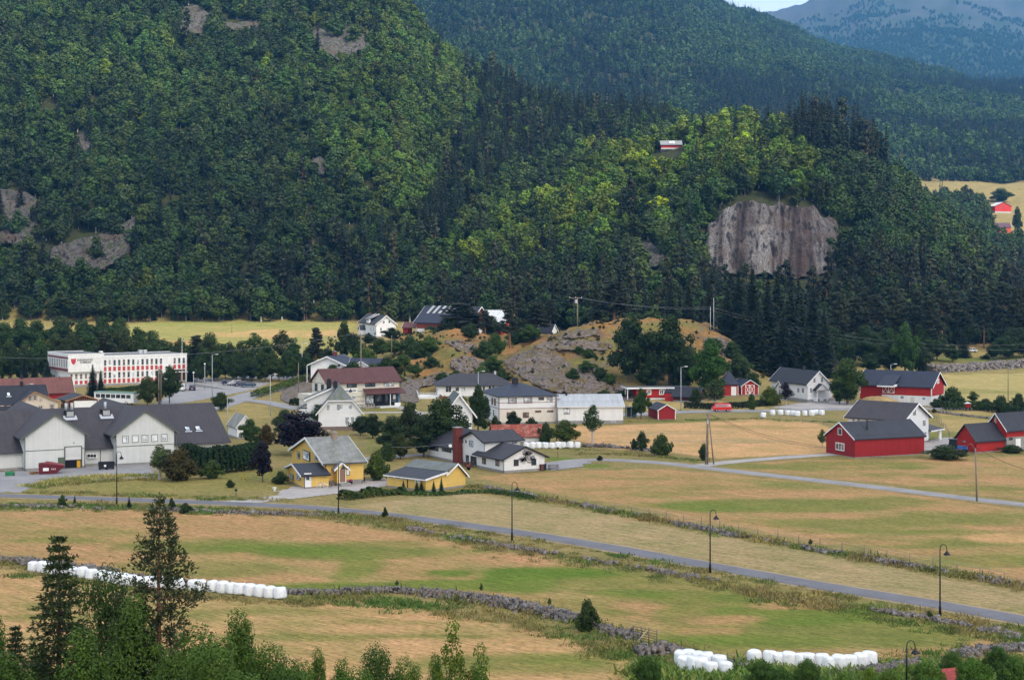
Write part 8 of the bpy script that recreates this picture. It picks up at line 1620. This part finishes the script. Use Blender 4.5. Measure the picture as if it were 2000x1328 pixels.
p = G(536, 959); o = empty('white_urn', p, 0, 'small white urn at the edge of the lawn', 'planter'); mb = MB(); mb.lathe([(.2, 0), (.12, .15), (.3, .5), (.33, .55)], 12); mb.build('bowl', WPAINT, o)
p = G(476, 939); r = empty('yellow_playframe', p, R(20), 'small yellow play frame on the lawn', 'toy'); YL = mat('yellow_frame_paint', (.6, .42, .03), .5)
for x in (-.35, .35): mb = MB(); mb.tube([(x, -.3, 0), (x, 0, 1.1), (x, .3, 0)], .035, 5); mb.build('leg', YL, r)
mb = MB(); mb.tube([(-.35, 0, 1.1), (.35, 0, 1.1)], .035, 5); mb.tube([(-.35, -.15, .5), (.35, -.15, .5)], .03, 5); mb.build('bar', YL, r)
p = G(461, 972); r = empty('mailbox', p, 0, 'small dark green mailbox post beside the near road', 'mailbox'); mb = MB(); mb.tube([(0, 0, 0), (0, 0, 1.0)], .04, 5); mb.build('post', BPAINT, r); mb = MB(); mb.cbox((0, 0, 1.15), (.35, .45, .35)); mb.build('box', mat('dark_green_box', (.02, .06, .04), .5), r)
# terrace of the brick chimney house
for px, py, rz, lb in ((903, 911, 40, 'garden chair nearest the brick chimney'), (922, 913, -30, 'garden chair beside the charcoal-roofed wing'), (910, 915, 160, 'garden chair in front of the brown terrace table')): chair(G(px, py), R(rz), lb, mat('brown_chair_wood', (.09, .04, .03), .6), 'terrace chairs')
table(G(912, 911), R(10), 'brown table on the terrace by the brick chimney', 1.4, MATS['brown_chair_wood']); p = G(915, 917.5); r = empty('flower_pot', p, 0, 'dark round planter on the terrace by the brick chimney', 'flower pot'); mb = MB(); mb.lathe([(.25, 0), (.4, .5), (.42, .55)], 12); mb.build('pot', FUR, r); blossom(r, .65, .35, (.45, .07, .06))
for k, (px, lb, m_) in enumerate(((1057.5, 'brown wheeled bin at the white gable corner', mat('brown_bin', (.12, .05, .04), .6)), (1062.5, 'black wheeled bin at the white gable corner', BIN))):
    p = G(px, 919-k); r = empty('wheeled_bin', p, R(30), lb, 'bin'); mb = MB(); mb.prism([(-.26, .05), (.26, .05), (.3, 1.0), (-.3, 1.0)], -.3, .3, 'y'); mb.build('bin_body', m_, r); mb = MB(); mb.box(-.32, .32, -.34, .34, 1.0, 1.07); mb.build('lid', m_, r)
p = G(1081, 916); r = empty('picnic_table', p, R(10), 'low picnic table on the asphalt beside the white gable', 'table'); PW = mat('grey_picnic_wood', (.16, .13, .12), .8, .2)
mb = MB(); mb.box(-.9, .9, -.4, .4, .68, .73); mb.build('table_top', PW, r)
for y in (-.75, .75): mb = MB(); mb.box(-.9, .9, y-.14, y+.14, .4, .45); mb.build('seat', PW, r)
for x in (-.7, .7): mb = MB(); mb.tube([(x, -.8, 0), (x, -.2, .7)], .04, 4); mb.tube([(x, .8, 0), (x, .2, .7)], .04, 4); mb.tube([(x, -.7, .38), (x, .7, .38)], .04, 4); mb.build('leg', PW, r)
for px, py, lb in ((1089.5, 894, 'black lantern post on the round lawn by the white house'), ):
    p = G(px, py); r = empty('lantern_post', p, 0, lb, 'garden lamp'); mb = MB(); mb.tube([(0, 0, 0), (0, 0, 1.5)], .04, 6); mb.build('pole', BLK, r); mb = MB(); mb.lathe([(.08, 1.5), (.18, 1.75), (.2, 1.8), (.02, 1.95)], 8); mb.build('lantern', BLK, r)
tree('purple_small', 1171, 905, 889, 15, 'tiny dark-leaved tree on the green lawn oval')
mb = MB(); p = G(1287, 888); rr = np.random.default_rng(8)
mound('gravel_heap', p.x, p.y, 1.6, 1.1, 1.0, mat('pale_gravel', (.48, .38, .28), .95, .3, 4), label='small pale sand heap beside the wide green bush', cat='sand heap', rough=.4)
# information board, gate, fences
p = G(1890.5, 802); r = empty('notice_board', p, R(5), 'small red notice board with white roof beside the back road', 'notice board'); mb = MB(); mb.box(-.65, .65, -.05, .05, .8, 1.7); mb.build('board', RED, r); mb = MB(); mb.prism([(-.85, 1.7), (.85, 1.7), (0, 2.05)], -.3, .3, 'y'); mb.build('roof', WPAINT, r)
for x in (-.6, .6): mb = MB(); mb.box(x-.05, x+.05, -.045, .045, 0, .8); mb.build('leg', BROWNW, r)
a, b = G(1237, 1254), G(1283, 1262); d = b-a; r = empty('field_gate', a, math.atan2(d.y, d.x), 'grey metal field gate in the stone wall near the bottom', 'gate'); Lg = d.length; GM = mat('rusty_grey_gate', (.16, .13, .12), .7, .3)
for k in range(6): mb = MB(); z = .25+k*.22; mb.tube([(0, 0, z+.1), (Lg, 0, z-.05)], .03, 5); mb.build('rail', GM, r)
for x in (0, Lg*.33, Lg*.66, Lg): mb = MB(); mb.tube([(x, 0, .1), (x, 0, 1.5)], .045, 5); mb.build('upright', GM, r)
mb = MB(); mb.tube([(.6, -.6, 0), (1.4, 0, 1.2)], .04, 4); mb.build('prop', mat('pale_prop', (.5, .45, .38), .8), r)
def wire_fence(pts, step, hgt, label, m=WOODP, rad=.05, wires=2):
    W = [G(*q) for q in pts]; x, y = smooth_line(W, step); o0 = Vector((x[0], y[0], float(hz(x[0], y[0])))); r = empty('wire_fence', o0, 0, label, 'fence'); P = [Vector((a, b, float(hz(a, b))))-o0 for a, b in zip(x, y)]
    for q in P[:95]: mb = MB(); mb.tube([q-Vector((0, 0, .2)), q+Vector((0, 0, hgt*tr.uniform(.85, 1.1)))], rad, 4); mb.build('post', m, r)
    for k in range(wires): mb = MB(); mb.tube([q+Vector((0, 0, hgt*(.9-.4*k))) for q in P[:95]], .012, 3); mb.build('wire', WIREP, r)
wire_fence([(1200, 998), (1300, 1014), (1400, 1033), (1550, 1060), (1700, 1085), (1850, 1113), (2010, 1148)], 3.2, 1.15, 'thin post-and-wire fence along the upper stone wall')
wire_fence([(1480, 819), (1560, 824), (1640, 831), (1690, 838)], 4.5, 1.1, 'low wire fence behind the bales by the back road'); wire_fence([(1825, 818), (1850, 838), (1855, 855)], 4, 1.1, 'short wire fence right of the white long house')
# rubble walls
STONE = rock_mat('field_stone', (.06, .05, .05), (.19, .165, .15), (.40, .37, .34), (.20, .13, .085), 1.5, 1.2, .8)
def stones(name, pts, wd, hgt, n_, size, label, dens=None, cat='stone wall', seed=1):
    r_ = np.random.default_rng(seed); x, y = smooth_line([G(*q) for q in pts], .5); tx = np.gradient(x); ty = np.gradient(y); l = np.hypot(tx, ty); k = r_.integers(0, len(x), n_)
    if dens: kk = r_.random(n_) < np.clip(.5+fbm(x[k]/6, y[k]/6, 3, seed)*dens, .05, 1); k = k[kk]; n_ = len(k)
    u = r_.normal(size=n_)*.33; u = np.clip(u, -1, 1); v = r_.random(n_)*np.clip(1-u*u*1.3, .05, 1)*(.75+.35*fbm(x[k]/4, y[k]/4, 3, seed+3))
    cx = x[k]-ty[k]/l[k]*u*wd; cy = y[k]+tx[k]/l[k]*u*wd; cz = hz(cx, cy)+v*hgt
    cube = np.array([(a, b, c) for c in (-1, 1) for b in (-1, 1) for a in (-1, 1)], float); fq = np.array([(0, 2, 3, 1), (4, 5, 7, 6), (0, 1, 5, 4), (2, 6, 7, 3), (0, 4, 6, 2), (1, 3, 7, 5)])
    V = cube[None]*r_.uniform(.45, 1.05, (n_, 8, 1))*r_.uniform(.6, 1.3, (n_, 1, 3))*(size*np.clip(np.exp(r_.normal(size=n_)*.4), .4, 1.7))[:, None, None]*.6
    a = r_.uniform(0, 6.28, n_); ca, sa = np.cos(a), np.sin(a); X_ = V[..., 0]*ca[:, None]-V[..., 1]*sa[:, None]; Y_ = V[..., 0]*sa[:, None]+V[..., 1]*ca[:, None]; b_ = r_.uniform(-.6, .6, n_); Z_ = V[..., 2]*np.cos(b_)[:, None]+X_*np.sin(b_)[:, None]
    o0 = np.array([x[0], y[0], float(hz(x[0], y[0]))]); V = np.stack([X_+cx[:, None], Y_+cy[:, None], Z_+cz[:, None]], -1)-o0; Fq = (fq[None]+8*np.arange(n_)[:, None, None]).reshape(-1, 4)
    o = np_mesh(name, V.reshape(-1, 3), Fq, STONE); o.location = o0; return tag(o, label, cat)
stones('stone_wall', [(618, 1163), (700, 1157), (770, 1154), (830, 1160), (900, 1167)], 1.0, .5, 900, .3, 'grey rubble stone wall starting right of the long bale row')
stones('stone_wall', [(830, 1161), (900, 1168), (960, 1176), (1010, 1186), (1060, 1198), (1122, 1212)], 1.5, .7, 2000, .32, 'widest grey rubble wall in the lower middle of the fields', seed=2)
stones('stone_wall', [(-40, 1098), (20, 1098), (60, 1100), (130, 1110), (220, 1122)], 1.4, .8, 1100, .32, 'rubble wall at the left edge behind the bale row', seed=3); stones('stone_wall', [(250, 1128), (350, 1142), (450, 1150), (560, 1158), (618, 1160)], .9, .5, 700, .28, 'low rubble wall running behind the right part of the bale row', seed=4)
stones('stone_wall', [(1150, 1222), (1195, 1236), (1238, 1246)], 1.0, .5, 260, .34, 'short rubble wall left of the metal gate', seed=5); stones('stone_wall', [(1284, 1262), (1330, 1276), (1380, 1290), (1440, 1302), (1480, 1308)], 1.0, .45, 380, .34, 'rubble wall right of the metal gate behind the bale cluster', seed=6)
stones('stone_wall', [(1620, 1322), (1680, 1318), (1730, 1306), (1790, 1296)], 1.1, .45, 260, .34, 'rubble wall in front of the bottom right bale row', seed=7); stones('stone_wall', [(1880, 1280), (1930, 1272), (2010, 1266), (2060, 1262)], 1.2, .5, 280, .36, 'rubble wall at the lower right edge', seed=8)
stones('stone_wall', [(925, 950), (1050, 972), (1200, 1000), (1400, 1040), (1600, 1076), (1800, 1110), (2020, 1150)], 1.3, .5, 2600, .30, 'long low stone wall between the two upper fields', 1.4, seed=9)
stones('stone_wall', [(-30, 990), (100, 990), (250, 994), (450, 1002), (650, 1008)], 1.4, .45, 700, .3, 'overgrown stone wall along the left verge', 1.4, seed=10); stones('stone_wall', [(800, 1034), (900, 1052), (1000, 1070), (1200, 1102), (1400, 1136)], 1.3, .4, 700, .3, 'overgrown stone wall below the middle of the road', 1.4, seed=11); stones('stone_wall', [(1700, 1190), (1850, 1216), (2030, 1254)], 1.2, .4, 350, .3, 'overgrown stone wall below the right end of the road', 1.2, seed=12)
stones('stone_terrace', [(1812, 726), (1870, 722), (1930, 718), (2010, 714), (2100, 710)], 7.5, 2.4, 4200, .55, 'broad pinkish rubble terrace behind the right-hand field', cat='stone terrace', seed=13)
stones('stone_wall', [(1140, 872), (1200, 874), (1250, 879), (1280, 882)], 1.6, .6, 420, .3, 'low stone pile along the track by the single birch', 1.5, seed=14); stones('stone_wall', [(1820, 804), (1880, 812), (1935, 818)], 1.2, .5, 240, .3, 'low stones below the red notice board', seed=15)
grass('wall_grass', [([(618, 1163), (770, 1154), (900, 1168), (1010, 1186), (1122, 1212), (1238, 1246)], 2.2), ([(-40, 1098), (220, 1122), (560, 1158)], 1.6), ([(1284, 1262), (1380, 1290), (1480, 1308)], 2), ([(925, 950), (1200, 1000), (1600, 1076), (2020, 1150)], 1.6)], 1.1, ((.5, .72, .36), (1.05, .86, .75)), (1.0, 2.2))
stones('stone_heap', [(1248, 1275), (1262, 1272), (1290, 1274)], 2.0, .6, 400, .28, 'flat heap of small stones by the gate', cat='stone heap', seed=16)
# ramp railing and steps at the town hall
p = G(378, 755); r = empty('entrance_ramp', p, R(-38), 'concrete entrance ramp with grey handrails at the town hall', 'ramp'); mb = MB(); mb.prism([(0, 0), (12, 0), (0, 1.0)], 0, 1.6, 'y'); mb.build('ramp', CONC, r)
for y in (0, 1.6):
    mb = MB()
    for k in range(7): x = k*2; mb.tube([(x, y, 1.0-x/12), (x, y, 2.0-x/12)], .03, 4)
    mb.tube([(0, y, 2.0), (12, y, 1.0)], .03, 4); mb.build('handrail', STEEL, r)
for px, py, lb, c_ in ((541, 741, 'small blue road sign by the lime trees', (.03, .12, .4)), (580, 741, 'round red-edged road sign right of the lime trees', (.5, .05, .05))):
    p = G(px, py); r = empty('road_sign', p, 0, lb, 'road sign'); mb = MB(); mb.tube([(0, 0, 0), (0, 0, 2.4)], .035, 5); mb.build('post', STEEL, r); mb = MB()
    if c_[2] > .1: mb.box(-.35, .35, -.05, -.035, 1.7, 2.4)
    else: mb.lathe([(.35, -.05), (.35, -.035)], 16, (0, 0, 2.1), axis='y')
    sg = mb.build('sign_face', mat('sign_%02d' % int(100*sum(c_)), c_, .4, .02), r)
    if c_[2] < .1: mb = MB(); mb.lathe([(.25, -.06), (.25, -.051)], 16, (0, 0, 2.1), axis='y'); mb.build('sign_centre', WPAINT, sg)
# ------------------------------------------------------------ near hillside trees
def near(kind, key, pl, pt, ml, mt, px, Y, top, W0, H0, w_, label, tint=(1, 1, 1), cat='tree', name='broadleaf_tree', rz=None, ztop=None):
    p = GY(px, Y); p.z -= .1; H_ = zat(top, Y)-p.z; H0 = ext(pl)[0]; root = empty(name, p, tr.uniform(0, 6.28) if rz is None else rz, label, cat); s = w_/(F/Y)/W0; root.scale = (s, s, H_/H0)
    if key not in MESHC: MESHC[key] = (np_mesh('crown', pl[0], pl[1], ml, link=False), np_mesh('trunk', pt[0], pt[1], mt, link=False, smooth=True))
    for o, n2 in zip(MESHC[key], ('crown', 'trunk')):
        c = o.copy(); COL.objects.link(c); c.parent = root; c.name = n2
        if n2 == 'crown': c.color = (*tint, 1)
    return root
NB = [broad_parts(600+k, 9, 2.7, 26000, .075, .05, 60, k % 2, 1.05, lr=(.14, .3)) for k in range(2)]
SAP = broad_parts(650, 8, 1.5, 3600, .075, .12, 40, 1, 1.1, lr=(.12, .26)); NBU = broad_parts(660, 3, 1.8, 20000, .06, -.1, 50, 0, .85, lr=(.16, .34))
def fine_conifer(seed, H=13., Rm=2.5, pine=False):
    """branches with needle sprays, upturned tips"""
    r = np.random.default_rng(seed); P, Nn, S_, sp = [], [], [], []; U = []
    lev = 30 if not pine else 24
    for i in range(lev):
        f = i/(lev-1); z = H*((.05 if not pine else .18)+(.94 if not pine else .80)*f); L = Rm*(1-f)**(.8 if not pine else .75)*r.uniform(.8, 1.15)+.18; nb_ = 7 if not pine else 5; a0 = r.uniform(0, 6.28)
        for b in range(nb_):
            a = a0+6.283*b/nb_+r.normal()*.25; Lb = L*r.uniform(.6, 1.2); rise = (.10 if not pine else .38)*(1 if f > .5 else .7)
            tip = lambda t: (Lb*t*math.cos(a), Lb*t*math.sin(a), z+Lb*(rise*t*t-(.28 if not pine else .08)*t*(1-.6*f)))
            sp.append(([(0, 0, z), tip(.5), tip(1)], [.035*(1-f)+.012, .02*(1-f)+.008, .006])); m_ = int(7+Lb*(32 if not pine else 42))
            for k in range(m_):
                t = r.uniform(.12 if not pine else .3, 1)**.8; q = tip(t); w_ = Lb*(.26 if not pine else .2)*(1.15-t)+.08; o = r.normal(size=3)*np.array([w_, w_, .05 if not pine else .14])
                P.append((q[0]+o[0]*.8, q[1]+o[1]*.8, q[2]+o[2]-(abs(o[0])+abs(o[1]))*.12)); d = np.array([math.cos(a), math.sin(a), .35 if not pine else .9])+r.normal(size=3)*.5; U.append(d/np.linalg.norm(d)); S_.append(r.uniform(.06, .15))
    P, U, S_ = np.array(P), np.array(U), np.array(S_); t = r.normal(size=P.shape); v = np.cross(U, t); v /= np.linalg.norm(v, axis=1)[:, None]; S1 = S_[:, None]; wv = v*S1*.24
    parts = []
    for ang in range(3):
        t = r.normal(size=P.shape)*.5; Ua = U+t; Ua /= np.linalg.norm(Ua, axis=1)[:, None]; v = np.cross(Ua, r.normal(size=P.shape)); v /= np.linalg.norm(v, axis=1)[:, None]; wv = v*S1*.26
        parts.append(np.stack([P-wv*.5, P+Ua*S1*.8+wv, P+Ua*S1*1.7, P+Ua*S1*.8-wv], 1))
    V = np.concatenate(parts).reshape(-1, 3); sp.insert(0, ([(0, 0, -1), (.05, 0, H*.4), (0, .05, H*.75), (0, 0, H)], [H*.013, H*.010, H*.005, .012]))
    return (V, np.arange(len(V)).reshape(-1, 4)), trunk_quads(sp, 5)
NSP = fine_conifer(701); NPI = fine_conifer(702, 14, 2.8, True)
NNEED = foliage('near_needles', (.040, .064, .019), .3, hue=(1.5, 1.3, .6), trans=.1, patch=.8); NPIN = foliage('near_pine_needles', (.042, .060, .024), .3, hue=(1.6, 1.3, .8), trans=.1, patch=.8); NLEAF = foliage('near_leaf', (.070, .118, .022), .35, hue=(1.3, 1.2, .6), trans=.3, patch=1.2)
near('s', 'nsp', *NSP, NNEED, SBARK, 115, 74, 1050, 4.6, 13, 235, 'dark spruce with bare pointed tip at the lower left', name='spruce_tree'); near('s', 'nsp', *NSP, NNEED, SBARK, 30, 88, 1225, 4.6, 13, 150, 'lower spruce at the far left bottom corner', name='spruce_tree')
near('p', 'npi', *NPI, NPIN, PBARK, 312, 82, 975, 5.2, 14, 225, 'tall foreground pine with reddish trunk standing above the bale row', name='pine_tree')
for a in (('n1', NB[1], 160, 72, 1230, 230, 'wide leafy crown in front between spruce and pine', (.85, 1, .85)), ('n0', NB[0], 415, 72, 1262, 230, 'wide low leafy crown right of the pine foot', (.95, 1.1, .9)), ('n1', NB[1], 10, 72, 1275, 220, 'wide low leafy crown in the bottom left corner', (.85, 1, .85)), ('n0', NB[0], 560, 76, 1288, 170, 'low leafy crown at the bottom between two crowns', (.9, 1.1, .85)), ('n0', NB[0], 215, 84, 1108, 190, 'dark leafy tree between the foreground spruce and pine', (.8, .85, .8)), ('n1', NB[1], 262, 80, 1165, 210, 'leafy tree directly left of the foreground pine trunk', (.9, 1, .9)), ('n1', NB[1], 465, 82, 1196, 170, 'bright leafy tree with slanting top right of the pine', (1.2, 1.3, .9)), ('n0', NB[0], 385, 76, 1225, 220, 'leafy crown below the pine on its right', (1, 1.1, .9)),
          ('n0', NB[0], -20, 80, 1200, 150, 'leafy tree cut by the left edge at the bottom', (.9, 1.1, .9)), ('n1', NB[1], 70, 78, 1262, 160, 'low leafy tree at the foot of the foreground spruce', (.8, .95, .8)), ('n0', NB[0], 525, 80, 1258, 170, 'leafy crown left of the bottom-edge bushes', (1, 1.2, .9)),
          ('n1', NB[1], 620, 84, 1268, 84, 'pointed small leafy crown at the bottom edge', (.9, 1.1, .8)), ('n0', NB[0], 735, 84, 1262, 150, 'wide leafy crown at the bottom edge near the middle', (1, 1.15, .9)), ('n1', NB[1], 330, 70, 1268, 160, 'low leafy growth in front of the pine trunk', (.8, .9, .8)), ('n0', NB[0], 590, 78, 1292, 130, 'low leafy crown filling the bottom edge left of the pointed crown', (1.3, 1.4, .9)), ('n1', NB[1], 668, 80, 1290, 110, 'low leafy crown right of the pointed crown', (1.1, 1.3, .9)), ('n0', NB[0], 790, 80, 1286, 110, 'low leafy crown right of the wide middle crown', (1.2, 1.3, .9)), ('n1', NB[1], 930, 80, 1296, 100, 'low leafy crown under the smaller shoot', (1.2, 1.3, .85)), ('n0', NB[0], 700, 74, 1306, 150, 'lowest leafy crown at the bottom edge in the middle', (1, 1.2, .9)), ('n1', NB[1], 850, 82, 1280, 90, 'low leafy crown left of the airy sapling', (1.1, 1.2, .8))):
    near('b', a[0], *a[1], NLEAF, BARK, a[2], a[3], a[4], 5.4, 9.2, a[5], a[6], a[7])
near('b', 'sap', *SAP, NLEAF, BARK, 884, 80, 1208, 3.0, 8.2, 105, 'airy sapling with yellow-green leaves at the bottom middle', (1.7, 1.5, .8)); near('b', 'sap', *SAP, NLEAF, BARK, 940, 82, 1256, 3.0, 8.2, 84, 'smaller leafy shoot right of the airy sapling', (1.2, 1.3, .8))
near('b', 'nbu', *NBU, NLEAF, BARK, 1265, 122, 1283, 3.9, 3.1, 92, 'dense round dark bush at the bottom edge', (.75, .95, .6), 'bush', 'bush')
for k, (px, Y, top, w_, lb, ti) in enumerate(((1488, 126, 1288, 84, 'leafy bush in front of the left end of the bottom right bales', (.9, 1.1, .8)), (1578, 127, 1286, 76, 'leafy bush before the middle of the bottom right bales', (.9, 1.1, .9)), (1525, 121, 1302, 80, 'low bush at the very bottom between two leafy bushes', (.8, 1, .8)), (1420, 119, 1318, 50, 'small low bush below the bale cluster', (1, 1.2, .8)), (1650, 121, 1312, 90, 'tangled weeds bush under the bottom right bales', (1.3, 1.4, .9)),
                                              (1810, 121, 1290, 110, 'wide green bush near the bottom right lamp', (1, 1.2, .8)), (1900, 122, 1285, 110, 'wide green bush left of the bottom right corner', (.9, 1.2, .8)), (1985, 122, 1280, 110, 'wide green bush in the bottom right corner', (1, 1.2, .8)), (1860, 132, 1272, 60, 'taller bush before the lower right stone wall', (.9, 1.1, .9)), (1735, 120, 1308, 90, 'low bush left of the bottom right lamp', (1.1, 1.2, .8)), (1950, 134, 1262, 70, 'dark bush along the lower right wall', (.8, 1, .8)), (1180, 150, 1240, 60, 'low weeds bush left of the gate wall', (1.4, 1.5, .8)), (1222, 150, 1232, 50, 'yellow-green weed bush by the gate', (1.9, 1.8, .7)), (1700, 124, 1302, 50, 'yellow-green shrub at the end of the bottom right bales', (1.9, 1.8, .8)))):
    near('b', 'nbu', *NBU, NLEAF, BARK, px, Y, top, 3.9, 3.1, w_, lb, ti, 'bush', 'bush')
grass('hillside_undergrowth', [([(1240, 1325), (1400, 1327), (1600, 1326), (1800, 1322), (2050, 1310)], 5)], 3.0, ((.7, 1.2, .6), (1.3, 1.3, .8)), (1.0, 2.6))
# ------------------------------------------------------------ haze
if HAZE:
    m = bpy.data.materials.new('haze_air'); m.use_nodes = True; n = m.node_tree; n.nodes.clear(); out = n.nodes.new('ShaderNodeOutputMaterial'); pv = n.nodes.new('ShaderNodeVolumePrincipled')
    pv.inputs['Color'].default_value = (.13, .47, 1.0, 1); pv.inputs['Density'].default_value = HAZE; pv.inputs['Anisotropy'].default_value = .2; n.links.new(pv.outputs[0], out.inputs['Volume'])
    mb = MB(); zb_ = float(ZG.min())-60; zt_ = float(ZG.max())+80; mb.box(-14000, 14000, -400, 12000, zb_, zt_); hb = mb.build('haze', m); tag(hb, kind='stuff')
